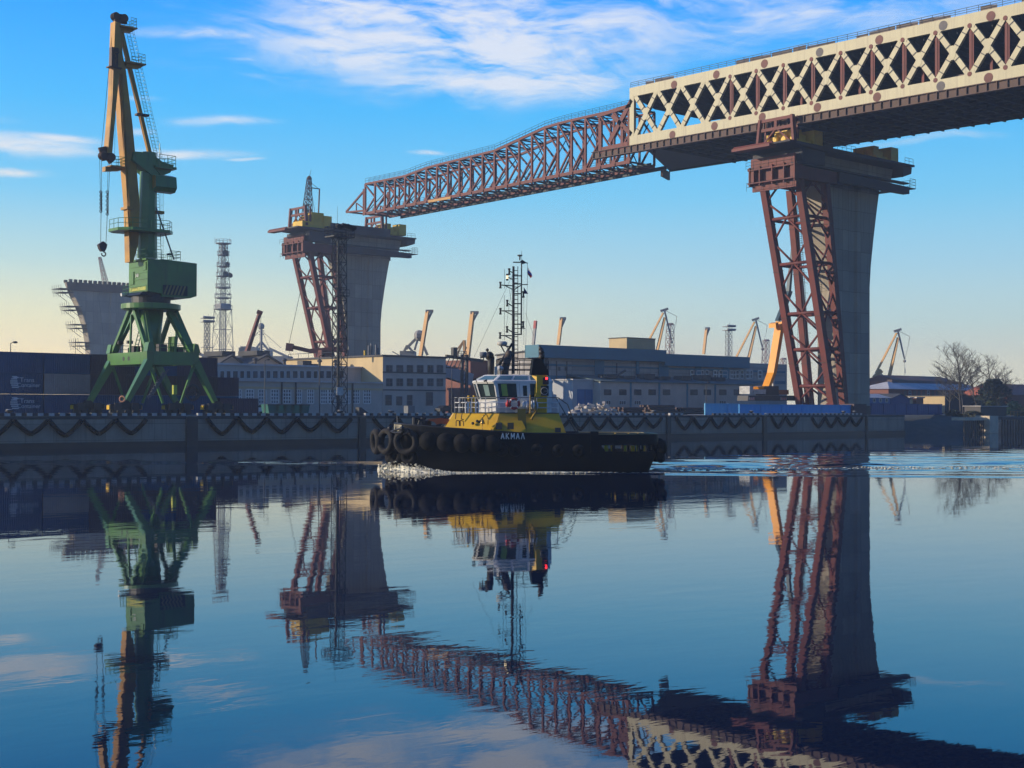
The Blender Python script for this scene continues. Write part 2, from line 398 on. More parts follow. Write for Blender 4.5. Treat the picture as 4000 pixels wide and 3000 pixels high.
def wave(r, f):
    """height of the surface: the tug's wake and the old ripples to its right"""
    p = rf(r, f); d = p - TUG_O; X = d.dot(TH); Y = d.dot(TPt)       # X ahead of the tug, Y to its port side
    s = -X - 10
    h = 0.
    if s > -2:                                                        # stern wake: a band that widens astern
        w = 3.2 + max(s, 0)*.26; k = math.exp(-((Y+1.5+max(s, 0)*.10)/w)**2)
        k *= min(1, (s+2)/5)*math.exp(-s/110)
        n = noise.noise((r*.16, f*.5, 0)); n2 = noise.noise((r*.5, f*1.5, 5))
        h += k*(.055*math.sin(1.25*Y + .12*X + 2.6*n) + .018*math.sin(2.9*Y-.25*X+3*n2) + .03*n2)
        # far side divergent crests against the quay
        w2 = 7 + s*.28; k2 = math.exp(-((Y+11+s*.33)/w2)**2)*min(1, (s+2)/8)*math.exp(-s/120)
        h += k2*(.085*math.sin(.8*Y+.26*X+1.5*n) + .025*n2)
    # port and starboard arms of the bow wave
    b = 9.5 - X
    if b > 0:
        for sgn, amp in ((1, .10), (-1, .15)):
            arm = sgn*(1.6 + b*.22); dd = Y - arm
            h += amp*math.exp(-(dd/1.1)**2)*math.cos(dd*2.2)*math.exp(-b/60)*min(1, b/4)
    # long low ripples left of the bow, running along the quay
    if X > 6:
        k = math.exp(-((f-122-.05*(r+30))/4.5)**2)*min(1, (X-6)/6)
        h += k*.018*math.sin(f*2.4+noise.noise((r*.2, f*.4, 9))*3)
    return h
def build_water():
    mb = MB(); r0, r1, f0, f1 = -62., 118., 92., 232.; nr, nf = 300, 330
    fs_ = [f0 + (f1-f0)*(j/nf)**1.25 for j in range(nf+1)]
    vs = []
    for j in range(nf+1):
        for i in range(nr+1):
            r = r0+(r1-r0)*i/nr; f = fs_[j]
            e = min(1, (r-r0)/8, (r1-r)/8, (f-f0)/6, (f1-f)/10); p = rf(r, f)
            z = wave(r, f)*e if e > 0 else 0.
            p.z = z; vs.append(p)
    fs = [(j*(nr+1)+i, j*(nr+1)+i+1, (j+1)*(nr+1)+i+1, (j+1)*(nr+1)+i) for j in range(nf) for i in range(nr)]
    mb.add(vs, fs)
    B = 1500; c = [rf(r0, f0), rf(r1, f0), rf(r1, f1), rf(r0, f1)]; o = [rf(-B, -B), rf(B, -B), rf(B, B), rf(-B, B)]
    for i in range(4):
        j = (i+1) % 4; mb.add([o[i], o[j], c[j], c[i]], [(0, 1, 2, 3)])
    w = mb.build('water', WATER, smooth=True); tag(w, kind='structure')
build_water()
QX0, QX1 = -260., 177.2
g_ = MB(); g_.box(-1500, 1500, 34, 1400, -1, 3.70); tag(g_.build('ground', asphalt), kind='structure')
g_ = MB(); g_.box(QX0, QX1, 2.2, 34, -1, Z0); tag(g_.build('quay_pavement', apron), kind='structure')
# low natural bank right of the quay
bk = MB(); nb = 46; rows = []
for j, (yy, zz) in enumerate([(-9, -1.2), (-5, .0), (-2, 1.1), (2, 2.3), (7, 3.0), (14, 3.4), (34.5, 3.72)]):
    rows.append([(QX1+.1+i*9, yy+(noise.noise((i*.6, j, 0))*1.6*min(1, i/3) if 0 < j < 6 else 0)+(max(1.0, 9.5-i*1.9) if j < 6 else 0), zz+(noise.noise((i*.9, j, 7))*.5 if 0 < j < 6 else 0)) for i in range(nb)])
bk.loft(rows, closed=False, cap=False); tag(bk.build('river_bank', mat('bank_soil', (.05, .055, .035), (.09, .08, .06), .95, .5, bump=.6), smooth=True), kind='structure')

# ------------------------------------------------------------------ quay wall
def fender_chain(mb, x0, x1, zt=3.45, zb=1.65, y=-.28):
    n = 12; pts = []
    for i in range(n+1):
        t = i/n; a = abs(2*t-1); z = zb + (zt-zb)*(a**1.35); pts.append(Vector((x0+(x1-x0)*t, y, z)))
    L = 0
    for p, q in zip(pts, pts[1:]):
        k = 2
        for j in range(k):
            a = p.lerp(q, j/k); b = p.lerp(q, (j+.86)/k); mb.tube(a, b, .27, .27, 8)
    return mb
secs = [(-60., 22.7), (24.2, 48.1), (49.2, 108.7), (109.6, 133.4), (134.4, 164.), (164.6, QX1)]
for k, (a, b) in enumerate(secs):
    nm = ['', 'concrete quay wall section below the lattice light mast', 'concrete quay wall section behind the tug',
          'concrete quay wall section in front of the dark pipe stack', 'concrete quay wall section below the bright blue fence', 'plain last section of concrete quay wall under the tall right pier, without fenders'][k]
    q = thing('quay_wall', nm if k else 'weathered concrete quay wall section under the green crane, wide dark joint at its right end', 'quay wall', ((a+b)/2, 0, -1), 'quay wall sections')
    xa = a if k else QX0
    MB().box(xa, b, 0, 2.2, -2, Z0+.004).build('wall_panel', quay_con, q)
    MB().box(xa, b, -.16, -.002, -2, .72).build('wet_band', wet, q)
    if k < 5: MB().box(b, secs[k+1][0], -.35, 2.1, -2, Z0-.12).build('joint_pile', wet if k else dark_steel, q)
    kb, kw = MB(), MB(); p = 1.27; x = xa+.2; i = 0
    while x < b-.3 and k < 5:
        skip = (k == 3 and 112.5 < x < 120.5) or (k == 0 and 16 < x < 17)
        if not skip:
            kw.box(x, x+.62, .05, .5, Z0+.004, Z0+.33+random.uniform(-.015, .015)) if i % 2 == 0 else kb.box(x+.02, x+.6, .055, .49, Z0+.004, Z0+.32)
        x += .635; i += 1
    kw.build('white_kerb_block', kerb_white, q); kb.build('black_kerb_block', kerb_black, q)
    MB().box(xa, b, -.05, -.002, Z0-.38, Z0-.02).build('edge_plate', dark_steel, q)
    m_ = 1.2; span = b-1.2-(a+m_); n = max(1, int(round(span/4.1))); wv = span/n
    for i in range(n if k < 5 else 0):
        if k in (3, 4, 5) and i % 5 == 2 and n > 5: continue
        x0 = a+m_+i*wv
        if k == 0 and x0 > 16.5: continue
        fender_chain(MB(), x0+.05, x0+wv-.05, 3.4+random.uniform(-.15, .1), 1.65+random.uniform(-.2, .2)).build('fender_chain', rubber, q)
def bollard(px, lab):
    x = PY(px, 893, 1.3).x; c = Vector((x, 1.3, Z0)); t = thing('mooring_bollard', lab, 'bollard', c, 'mooring bollards along the quay edge')
    MB().lathe(c, [(.42, .0), (.42, .06), (.22, .1), (.19, .42), (.42, .5), (.44, .6), (.3, .68), (.02, .7)], 14).build('bollard_post', dark_steel, t, True)
    MB().lathe(c, [(.4, .69), (.3, .74), (.02, .76)], 14).build('bollard_top', kerb_white, t, True)
for px, l in ((735, 'mooring bollard with a pale top at the foot of the lattice light mast'), (1412, 'white topped mooring bollard on the bare stretch of kerb, right of the tug'), (1623, 'small mooring bollard in front of the bright blue fence, left part'),
              (1822, 'mooring bollard at the right end of the bright blue fence'), (1846, 'rightmost mooring bollard, in front of the dark red container'), (845, 'mooring bollard left of the tug bow, seen over its rail'), (20, 'mooring bollard at the left edge of the picture below the blue containers')):
    bollard(px, l)
# dark gangway wedge on the kerb
x = PY(786, 890, 1.5).x
tag(MB().prism([(x-1, 1.2, Z0), (x+1.1, 1.2, Z0), (x-.6, 1.2, Z0+1.1), (x-1, 1.2, Z0+1.1)], (0, .9, 0)).build('mooring_ramp', dark_steel), 'small dark steel wedge on the quay edge between the light mast and the tug', 'ramp')

# ------------------------------------------------------------------ shipping containers
def corr(name, c):
    m = mat(name, c, tuple(v*.6 for v in c), .6, .4, streak=.4); return m
CM = {'blue': corr('container_blue', (.01, .06, .14)), 'maroon': corr('container_maroon', (.09, .045, .065)), 'grey': corr('container_grey', (.36, .27, .25)), 'navy': corr('container_navy', (.02, .07, .16)), 'brown': corr('container_brown', (.09, .045, .035))}
LET = flat('container_lettering', (.55, .57, .6), .7)
def container(x, y, z, L, m, lab, logo=False, H=2.6):
    t = thing('shipping_container', lab, 'container', (x+L/2, y+1.2, z), 'containers stacked behind the crane')
    mb = MB(); n = int(L/.28); xs = []                       # corrugated long side
    top = []
    for i in range(n):
        xa = x+.12+(L-.24)*i/n; wv = (L-.24)/n
        top += [(xa, y+.05), (xa+wv*.3, y+.05), (xa+wv*.5, y+.012), (xa+wv*.8, y+.012)]
    top += [(x+L-.12, y+.05), (x+L-.12, y+2.38), (x+.12, y+2.38)]
    mb.prism([(a, b, z+.12) for a, b in top], (0, 0, H-.22)); mb.build('shell', m, t)
    fr = MB()
    for xx in (x, x+L-.12):
        for yy in (y, y+2.32): fr.box(xx, xx+.12, yy, yy+.12, z+.01, z+H-.01)
    for zz in (z+.012, z+H-.132):
        for yy in (y+.004, y+2.31): fr.box(x+.12, x+L-.12, yy, yy+.12, zz, zz+.12)
        for xx in (x+.004, x+L-.124): fr.box(xx, xx+.12, y+.12, y+2.31, zz, zz+.12)
    fr.build('frame', m, t)
    if logo:
        o = Vector((x+2.2, y-.006, z+1.5)); text_obj('lettering', 'Trans', o + Vector((.9, 0, 0)), (1, 0, 0), (0, 0, 1), .8, LET, t)
        text_obj('lettering', 'Container', o + Vector((.55, 0, -.62)), (1, 0, 0), (0, 0, 1), .72, LET, t)
        lg = MB()
        for i in range(6): lg.box(o.x-.35+.1*abs(i-2.5), o.x+.75-.05*i, y-.012, y+.008, o.z-.75+i*.26, o.z-.6+i*.26)
        lg.prism([(o.x-.1, y-.014, o.z+.4), (o.x+.9, y-.014, o.z+.5), (o.x+.4, y-.014, o.z+.72)], (0, .02, 0)); lg.build('emblem', LET, t)
    return t
gridc = [['blue', 'navy', 'navy', 'maroon', 'navy', 'maroon', 'brown'], ['blue', 'blue', 'grey', 'maroon', 'brown', 'brown', 'navy'], ['blue', 'blue', 'navy', 'navy', 'navy', 'blue', 'navy']]
rown = ['top', 'middle', 'bottom']; x_start = 5.9
names = ['cut by the left edge of the picture', 'first whole one from the left', 'second whole one from the left', 'left of the crane legs', 'behind the left crane leg', 'between the crane legs', 'behind the right crane leg']
for r in range(3):
    for c in range(6):
        x = x_start + (c-1)*6.13 + (.0 if c < 2 else .05); z = Z0 + (2-r)*2.62
        col = gridc[r][c]; lg = (r > 0 and c == 1)
        container(x, 17+random.uniform(-.06, .06), z, 6.06, CM[col], '%s container in the %s row, %s%s' % (col, rown[r], names[c], ', lettered' if lg else ''), lg)
x = PY(446, 850, 19).x
for k, (dx, z, c, l) in enumerate([(0, 0, 'navy', 'navy container right of the crane, lower one of its pair'), (0, 2.62, 'maroon', 'dark maroon container right of the crane, upper one of the pair'), (-6.2, 2.62, 'navy', 'navy upper container just behind the right crane leg')]):
    container(x+dx-1, 19, Z0+z, 6.06, CM[c], l)
container(PY(475, 880, 16).x, 16, Z0, 6.06, CM['maroon'], 'low single maroon container in front of the long pale workshop, right of the crane', H=2.3)
# thin lamp poles behind the containers
def lamp_pole(px, top, y, lab, cat='lamp'):
    b = PY(px, 890, y); b.z = Z0; t_ = PY(px, top, y); t = thing('lamp_pole', lab, cat, b, 'slender lamp poles')
    MB().tube(b, t_, .09, .05, 6).build('pole', dark_steel, t)
    MB().tube(t_, t_+Vector((.5, 0, .25)), .05, .05, 5).build('arm', dark_steel, t)
    MB().ball(t_+Vector((.6, 0, .18)), .26, 8, 5, 1.3, 1, .6).build('lamp_head', dark_steel, t)
lamp_pole(23, 742, 25, 'thin lamp pole with a round head rising above the blue containers at far left')
p = PY(163, 732, 25); b = Vector((p.x, p.y, Z0)); tag(MB().tube(b, p, .05, .03, 5).build('whip_pole', dark_steel), 'hair-thin bare pole behind the container stack, left of the crane', 'pole')

# ================================================================== GREEN PORTAL CRANE
cx0, cy0 = 21.9, 7.75
CR = thing('portal_crane', 'tall green portal harbour crane with ochre double jib parked over the quay wall', 'crane', (cx0, cy0, Z0))
def pxz(pts, y): return [PY(*p, y) for p in pts]
def legbar(a, b, w, w2, name='leg', m=cr_green): return MB().bar(a, b, w, w, (0, 1, 0), w2, w2).build(name, m, CR)
xl, xr, yf, yb = 19.1, 25.3, 2.6, 12.9; zb_, zt_ = 10.0, 11.6
# portal ring beams
for y in (yf, yb): MB().box(xl+.4, xr-.4, y-.35, y+.35, zb_, zt_).build('portal_beam', cr_green, CR)
for x in (xr, xl): e1 = MB().box(x-.4, x+.4, yf-.3, yb+.3, zb_+.05, zt_-.05).build('end_beam', cr_green, CR)
MB().tube((xl-.42, 7.2, 10.8), (xl-.38, 7.2, 10.8), .28, .28, 12).build('port_hole', black_steel, e1); MB().tube((xl-.42, 8.6, 10.8), (xl-.38, 8.6, 10.8), .28, .28, 12).build('port_hole', black_steel, e1)
# flared legs to the bogies, each a box with its brace
for sx, x in ((-1, xl), (1, xr)):
    for y in (yf, yb):
        foot = Vector((x+sx*3.1, y, 5.0)); top = Vector((x, y, 10.4)); l = legbar(top, foot, .95, .55)
        MB().bar(top, (x-sx*1.9, y, 5.3), .34, .34, (0, 1, 0), .26, .26).build('inner_strut', cr_green, l)
        MB().prism([(x-.5, y-.5, 11.55), (x+.5, y-.5, 11.55), (x+.2, y-.5, 12.6), (x-.25, y-.5, 12.7)], (0, 1, 0)).build('lug', cr_green, l)
        # bogie
        bg_ = MB(); bg_.box(foot.x-2.0, foot.x+2.0, y-.45, y+.45, 4.55, 5.15); bg_.prism([(foot.x-.8, y-.3, 5.1), (foot.x+.8, y-.3, 5.1), (foot.x+.3, y-.3, 5.6), (foot.x-.3, y-.3, 5.6)], (0, .6, 0))
        bo = bg_.build('bogie', black_steel, CR)
        for k in (-1.5, -.5, .5, 1.5): MB().tube((foot.x+k, y-.18, 4.2), (foot.x+k, y+.18, 4.2), .42, .42, 14).build('wheel', dark_steel, bo)
        for e in (-1, 1): MB().box(foot.x+e*2.02-.1, foot.x+e*2.02+.1, y-.35, y+.35, 4.5, 5.0).build('buffer', yellow if e < 0 else cr_ochre, bo)
        for k in (-1, 1): MB().box(foot.x+k*1.1-.45, foot.x+k*1.1+.45, y-.62, y-.46, 4.4, 5.3).build('motor', dark_steel, bo)
# A frames
zr = 17.0
for x in (xl, xr):
    for ye, yt in ((yf+.2, 7.2), (yb-.2, 8.3)):
        legbar((x, ye, 11.4), (x+(.3 if x == xl else -.3), yt, zr), .48, .48, 'upper_leg')
    legbar((x+.05, 7.75, 11.5), (x+.2, 7.75, 16.3), .22, .22, 'post')
for y in (yf, yb):
    legbar((xl+.4, y, 11.5), (cx0-1.4, 7.75+(y-7.75)*.25, zr-.2), .5, .45, 'upper_leg'); legbar((xr-.4, y, 11.5), (cx0+1.8, 7.75+(y-7.75)*.25, zr-.2), .8, .7, 'upper_leg')
MB().box(xl, xr, 7.4, 8.1, 11.0, 11.5).build('cross_beam', cr_green, CR)
MB().tube((cx0, cy0, 10.6), (cx0, cy0, 17.2), 1.0, 1.6, 20).build('centre_drum', cr_green, CR, True)
rg = MB(); rg.lathe((cx0, cy0, 16.9), [(3.3, 0), (3.65, .15), (3.65, .75), (3.4, .8), (2.0, .85)], 36); rg.build('slewing_ring', cr_green, CR)
MB().lathe((cx0, cy0, 17.7), [(2.4, 0), (2.4, 1.0)], 28).build('slewing_gear', black_steel, CR)
rl = MB(); railing(rl, [(xl, yf, 11.6), (xr, yf, 11.6)], 1.0, 1.4, .035); railing(rl, [(xl, yb, 11.6), (xr, yb, 11.6)], 1.0, 1.4, .035); railing(rl, [(xr, yf, 11.6), (xr, yb, 11.6)], 1.0, 1.4, .035); rl.build('railing', cr_green, CR)
for (x, y, s) in ((20.5, 9, .9), (22, 5, 1.1), (24, 4.2, .8), (22.8, 10, 1.2), (21, 11, .8)): MB().box(x-s*.5, x+s*.5, y-.4, y+.4, 11.52, 11.5+s).build('machinery', dark_steel, CR)
# stairs, ladders
a, b2 = PY(*Z3(1425, 880), 1.9), PY(*Z3(1285, 1110), 1.9); ld = MB(); ladder(ld, b2, a, .75, .05, .42, (0, 1, 0)); ladder(ld, b2+Vector((.0, -.4, 0)), a+Vector((0, -.4, 0)), .75, .05, .42, (.8, 0, .5)); ld.build('ladder', grey_steel, CR)
st = MB(); ladder(st, (20.2, 8.6, 11.6), (21.6, 8.6, 16.9), .9, .06, .5, (0, 1, 0)); st.build('stair', cr_green, CR)
MB().box(*[v for v in (PY(*Z3(1505, 0), 2.0).x, PY(*Z3(1535, 0), 2.0).x)], 1.9, 2.3, PY(*Z3(1515, 1085), 2.0).z, PY(*Z3(1515, 1005), 2.0).z).build('switch_box', mat('yellow_green_box', (.45, .5, .05), (.4, .42, .05), .6), CR)
pa, pb = PY(*Z3(1500, 735), 4.0), PY(*Z3(1540, 585), 4.0)
MB().prism([(pa.x, 4, pa.z), (pa.x+.35, 4, pa.z), (pb.x, 4, pb.z), (pa.x+.1, 4, pb.z)], (0, 1.6, 0)).build('panel', cr_green, CR)
c_ = PY(*Z3(1665, 1070), 1.6); cb = MB(); cb.torus(c_, (0, 1, 0), .95, .12, 24, 6); cb.torus(c_, (0, 1, 0), .35, .1, 16, 6)
for i in range(8): cb.tube(c_, c_+Vector((math.cos(i*.785), 0, math.sin(i*.785)))*.95, .05, .05, 4)
for i in range(5): cb.torus(c_+Vector((0, .1+.07*i, 0)), (0, 1, 0), .8, .06, 20, 5)
cb.build('cable_reel', dark_steel, CR)
c_ = PY(*Z3(1057, 1125), 2.0); MB().torus(c_, (-.75, -.66, 0), .32, .1, 20, 8).build('reel_ring', flat('reel_orange', (.65, .3, .16), .6), CR, True)
for x, y in ((19.4, 11), (19.6, 8.8), (24.6, 4)): fl = MB(); fl.tube((x, y, 11.5), (x, y, 12.8), .05); fl.box(x-.35, x+.35, y-.2, y+.2, 12.7, 13.1); fl.build('floodlight', black_steel, CR)

# machine house
yh0, yh1 = 5.2, 10.3
A, B_, C_, D_ = PY(319, 559, yh0), PY(427, 569, yh0), PY(427, 643, yh0), PY(319, 636, yh0)
HX0, HX1, HZ0, HZ1 = A.x, B_.x-.1, 18.75, A.z
mid = HX0+1.9
MB().prism([(HX0, yh0, HZ0+.35), (mid, yh0, HZ0+.2), (mid, yh0, HZ1+.05), (HX0, yh0, HZ1)], (0, yh1-yh0, 0)).build('front_cabin', cr_green, CR)
MH = MB().prism([(mid+.02, yh0+.02, HZ0-.2), (HX1-.9, yh0+.02, HZ0-.2), (HX1, yh0+.02, HZ0+.1), (HX1, yh0+.02, HZ1-.1), (mid+.02, yh0+.02, HZ1+.12)], (0, yh1-yh0-.04, 0)).build('machine_house', cr_green, CR)
MB().prism([(HX0-.9, yh0+.3, HZ0-.1), (HX1-3, yh0+.3, HZ0-.45), (HX1-3, yh0+.3, HZ0-.02), (mid, yh0+.3, HZ0+.16), (HX0-.4, yh0+.3, HZ0+.32)], (0, yh1-yh0-.6, 0)).build('turntable_frame', black_steel, CR)
sm = MB(); hz = MB(); sx0, sx1 = PY(*Z2(930, 1200), yh0).x, PY(*Z2(1195, 1200), yh0).x; sz0, sz1 = PY(*Z2(1000, 1250), yh0).z, PY(*Z2(1000, 1143), yh0).z
hz.box(sx0, sx1, yh0-.03, yh0+.015, sz0, sz1); n = 6; w = (sx1-sx0)/(n+1.0)
for i in range(n): a = sx0+.05+w*i; sm.prism([(a, yh0-.045, sz0+.03), (a+w*.5, yh0-.045, sz0+.03), (a+w*1.45, yh0-.045, sz1-.03), (a+w*.95, yh0-.045, sz1-.03)], (0, .02, 0))
h1 = hz.build('hazard_panel', black_steel, MH); sm.build('stripe', mat('dull_yellow', (.3, .25, .09), (.22, .18, .08), .8), h1)
# lit front face details
fd = MB(); f2_ = MB()
for zz in (.4, 1.05, 1.9, 2.7, 3.5, 4.2): fd.box(HX0-.06, HX0-.002, yh0+.15, yh1-.15, HZ0+zz, HZ0+zz+.07)
fd.box(HX0-.25, HX0-.01, yh0-.05, yh1+.05, HZ1-.12, HZ1+.1)
MB().box(HX0-.12, HX0-.004, yh1-1.5, yh1-.35, HZ0+1.4, HZ0+3.0).build('cab_door', cr_green, CR); f2_.box(HX0-.1, HX0-.003, yh0+.3, yh0+1.2, HZ0+3.0, HZ0+4.0)
fd.build('panel_rib', cr_green, CR); f2_.build('cab_hatch', cr_green, CR)
text_obj('number', '340', (HX0-.075, 8.4, HZ0+2.25), (0, -1, 0), (0, 0, 1), .62, white_paint, CR)
MB().box(HX0-.05, HX0-.004, yh0+.35, yh1-.3, HZ0+.55, HZ0+.98).build('yellow_strip', mat('strip_yellow', (.5, .45, .06), (.25, .32, .06), .6, 2.4, mixw=(.4, .6)), CR)
rl = MB(); railing(rl, [(HX0-.3, yh0, HZ1+.1), (mid, yh0, HZ1+.15)], 1.1, 1.3, .035); railing(rl, [(HX0-.3, yh0, HZ1+.1), (HX0-.3, yh1, HZ1+.1)], 1.1, 1.3, .035)
railing(rl, [(mid+1.2, yh0+.2, HZ1+.1), (HX1-2.2, yh0+.2, HZ1+.1), (HX1-2.2, yh1-.3, HZ1+.1), (mid+1.2, yh1-.3, HZ1+.1)], 1.15, 1.2, .035, 3); railing(rl, [(HX0-.9, yh1-.3, HZ0), (HX0-.9, yh0+3.2, HZ0)], 1.2, .8, .035, 3)
rl.build('house_railing', cr_green, CR)
MB().tube((HX0-1.3, yh1-.6, HZ0+.1), (HX0-.5, yh1-.6, HZ0+.2), .22, .22, 10).build('lamp', white_paint, CR)
# column
ca, cb_ = PY(318, 558, cy0), PY(321, 330, cy0)
col = MB(); col.loft([[ca + Vector((math.cos(.3927+.7854*i)*1.22, math.sin(.3927+.7854*i)*1.22, 0)) for i in range(8)], [cb_ + Vector((math.cos(.3927+.7854*i)*1.0, math.sin(.3927+.7854*i)*1.0, 0)) for i in range(8)]]); CO = col.build('column', cr_green, CR)
def crz(px, py, y=cy0): return PY(px, py, y)
pl = MB(); a = crz(259, 506, 6); b2 = crz(375, 503, 6); zp = crz(318, 505).z
pl.prism([(a.x, 6.6, zp), (a.x+1.2, 5.0, zp), (b2.x-1, 5.0, zp), (b2.x, 6.2, zp), (b2.x, 9.6, zp), (a.x+1, 10.2, zp), (a.x, 9.2, zp)], (0, 0, .35)); P1 = pl.build('service_platform', cr_green, CR)
rl = MB(); railing(rl, [(a.x+.1, 9.1, zp+.35), (a.x+.1, 6.7, zp+.35), (a.x+1.25, 5.1, zp+.35), (b2.x-1, 5.1, zp+.35), (b2.x-.1, 6.3, zp+.35), (b2.x-.1, 9.5, zp+.35)], 1.15, 1.1, .035); rl.build('platform_railing', cr_green, P1)
ldr = MB(); ladder(ldr, crz(344, 560, 7), crz(338, 385, 7), .55, .03, .4, (1, 0, 0)); ladder(ldr, crz(350, 560, 7), crz(350, 385, 7), .3, .025, 1.6, (1, 0, 0)); ldr.build('column_ladder', cr_green, CR)
MB().bar(crz(337, 448, 6.4), crz(376, 561, 6.4), .14, .14).build('stay_rod', grey_steel, CR)
MB().box(crz(338, 0, 7).x, crz(355, 0, 7).x, 6.5, 7.2, crz(340, 462, 7).z, crz(340, 456, 7).z).build('jutting_beam', cr_ochre, CR)
# boom, dark side facing the water, 1.1 m thick
def ps(pts, y0, y1, name, m, par=CR): return MB().prism([PY(*p, y0) for p in pts], (0, y1-y0, 0)).build(name, m, par)
BO = ps([(252, 47), (261, 50), (265, 118), (272, 152), (286, 267), (296, 373), (302, 443), (299, 527), (288, 566), (280, 566), (279, 527), (277, 443), (271, 373), (262, 267), (257, 150), (250, 105)], 7.1, 8.4, 'boom', cr_ochre)
for y_, n_ in ((6.98, 'boom_flange'),):
    f = MB()
    for dx in (2.5, 7): f.prism([PY(257+dx, 160, y_), PY(258.5+dx, 160, y_), PY(278.5+dx, 527, y_), PY(277+dx, 527, y_)], (0, .1, 0))
    f.build('flange', cr_ochre, BO)
MB().box(crz(271, 0).x, crz(285, 0).x, 6.8, 8.6, crz(0, 425).z, crz(0, 419).z).build('boom_clamp', cr_ochre, BO)
FJ = ps([(249, 45), (259, 58), (262.5, 115), (252.5, 213), (242.5, 330), (233.5, 330), (243, 213), (246.5, 110)], 6.4, 7.75, 'fly_jib', cr_ochre)
ps([(246, 112), (262, 112), (250, 140), (247, 138)], 6.3, 6.4, 'web_plate', cr_ochre, FJ)
sh = MB()
for x, y in (Z1(212, 1262), Z1(275, 1275)):
    c = PY(x, y, 6.9)
    for k in (-.35, .0, .35): sh.torus(c+Vector((0, k, 0)), (0, 1, 0), .42, .09, 20, 6); sh.tube(c+Vector((0, k-.04, 0)), c+Vector((0, k+.04, 0)), .36, .36, 16)
sh.bar(PY(*Z1(205, 1190), 6.9), PY(*Z1(235, 1300), 6.9), .3, 1.0); sh.bar(PY(*Z1(235, 1240), 6.9), PY(*Z1(290, 1310), 6.9), .45, .9)
sh.build('nose_sheave', cr_brown, FJ)
sh = MB()
for x, y in (Z1(312, 135), Z1(378, 150)):
    c = PY(x, y, 7.6)
    for k in (-.35, 0., .35): sh.torus(c+Vector((0, k, 0)), (0, 1, 0), .42, .09, 20, 6); sh.tube(c+Vector((0, k-.05, 0)), c+Vector((0, k+.05, 0)), .36, .36, 16)
sh.bar(PY(*Z1(300, 145), 7.6), PY(*Z1(400, 160), 7.6), .5, 1.1); sh.build('head_sheave', cr_brown, CR)
# stay link and its ladder cage
SL = MB().bar(crz(*Z1(352, 225)), crz(*Z1(592, 1255)), .46, .46).build('stay_link', cr_ochre, CR)
MB().bar(crz(*Z1(585, 1240)), crz(*Z1(640, 1330)), .75, .6).build('stay_foot', cr_brown, SL)
lc = MB(); a, b2 = crz(*Z1(405, 215), 7.4), crz(*Z1(645, 1270), 7.4); ladder(lc, b2, a, .45, .03, .4, (1, 0, 0)); n = 34
for i in range(n+1):
    p = a.lerp(b2, i/n); lc.path([p+Vector((-.2, 0, 0)), p+Vector((-.15, -.5, 0)), p+Vector((.3, -.62, 0)), p+Vector((.62, -.4, 0)), p+Vector((.55, .0, 0))], .02, 3)
for o_ in ((.62, -.4, 0), (.3, -.62, 0)): lc.tube(a+Vector(o_), b2+Vector(o_), .02, .02, 3)
lc.build('ladder_cage', cr_green, SL)
tr = MB(); tr.tube(crz(*Z1(388, 470)), crz(*Z1(570, 1215)), .03, .03, 4); tr.build('stay_rope', rope_m, SL)
for x0, x1, y, hh, nm in ((318, 466, 208, 3, 'top_platform'), (378, 536, 500, 5, 'mid_platform'), (252, 372, 1342, 4, 'jib_platform')):
    a = PY(*Z1(x0, y), 7.5); b2 = PY(*Z1(x1, y), 7.5); m_ = MB(); m_.box(a.x, b2.x, 6.6, 8.7, a.z-.16, a.z); m_.prism([(b2.x-2.4, 7.2, a.z-.16), (b2.x-.2, 7.2, a.z-.16), (b2.x-.4, 7.2, a.z-.45), (b2.x-2.4, 7.2, a.z-.75)], (0, .9, 0))
    P_ = m_.build(nm, cr_ochre, CR); r_ = MB(); railing(r_, [(a.x+(1.6 if x0 < 380 and x0 > 260 else .1), 6.7, a.z), (b2.x-.1, 6.7, a.z), (b2.x-.1, 8.6, a.z), (a.x+1.6, 8.6, a.z)], 1.15, .9, .03, 3); r_.build('railing', cr_green, P_)
for z in (925,): 
    a = crz(*Z1(482, z)); b2 = crz(*Z1(575, z)); MB().box(a.x, b2.x, 7.3, 8.2, a.z-.12, a.z+.12).build('link_bracket', cr_brown, SL)
kn = MB(); c = crz(*Z1(305, 480), 6.6)
kn.box(c.x-.5, c.x+.35, 6.3, 7.0, c.z-1.0, c.z+1.4); kn.torus(c+Vector((.1, -.3, 1.0)), (0, 1, 0), .34, .08, 16, 6); kn.box(c.x-.9, c.x+.8, 6.1, 7.0, c.z-1.15, c.z-1.0); kn.build('knee_sheave_box', cr_brown, CR)
# beak and counterweight
BK = ps([(291, 327), (306, 328), (321, 345), (342, 374), (349, 380), (341, 388), (287, 345)], 6.5, 9.0, 'counterweight_lever', cr_green)
ps([(306, 329), (330, 333), (352, 350), (376, 357), (368, 373), (350, 380), (325, 352)], 6.9, 8.6, 'lever_head', cr_green)
a = PY(370, 393, 6.0); CWt = MB(); c0 = PY(350, 393, 6.0)
rad = [(.0, 1.02), (.62, .72), (.72, -.55), (.45, -1.02), (-.2, -1.05), (-.62, -.5), (-.62, .5), (-.25, 1.0)]
CWt.prism([(PY(344, 0, 5.4).x, 5.3+1.9*(-p[0])+2.0, c0.z+p[1]*1.1) for p in rad], (PY(390, 393, 6).x-PY(344, 393, 6).x, 0, 0)); CW = CWt.build('counterweight', cr_green, CR)
s_ = MB(); xx = PY(344, 0, 5.4).x
for i in range(7):
    y = 5.95+i*.39; s_.box(xx-.05, xx-.004, y, y+.2, c0.z-1.0+.2*abs(i-3)*.5, c0.z+1.0-.2*abs(i-3)*.5)
s_.build('stripe', cr_ochre, CW)
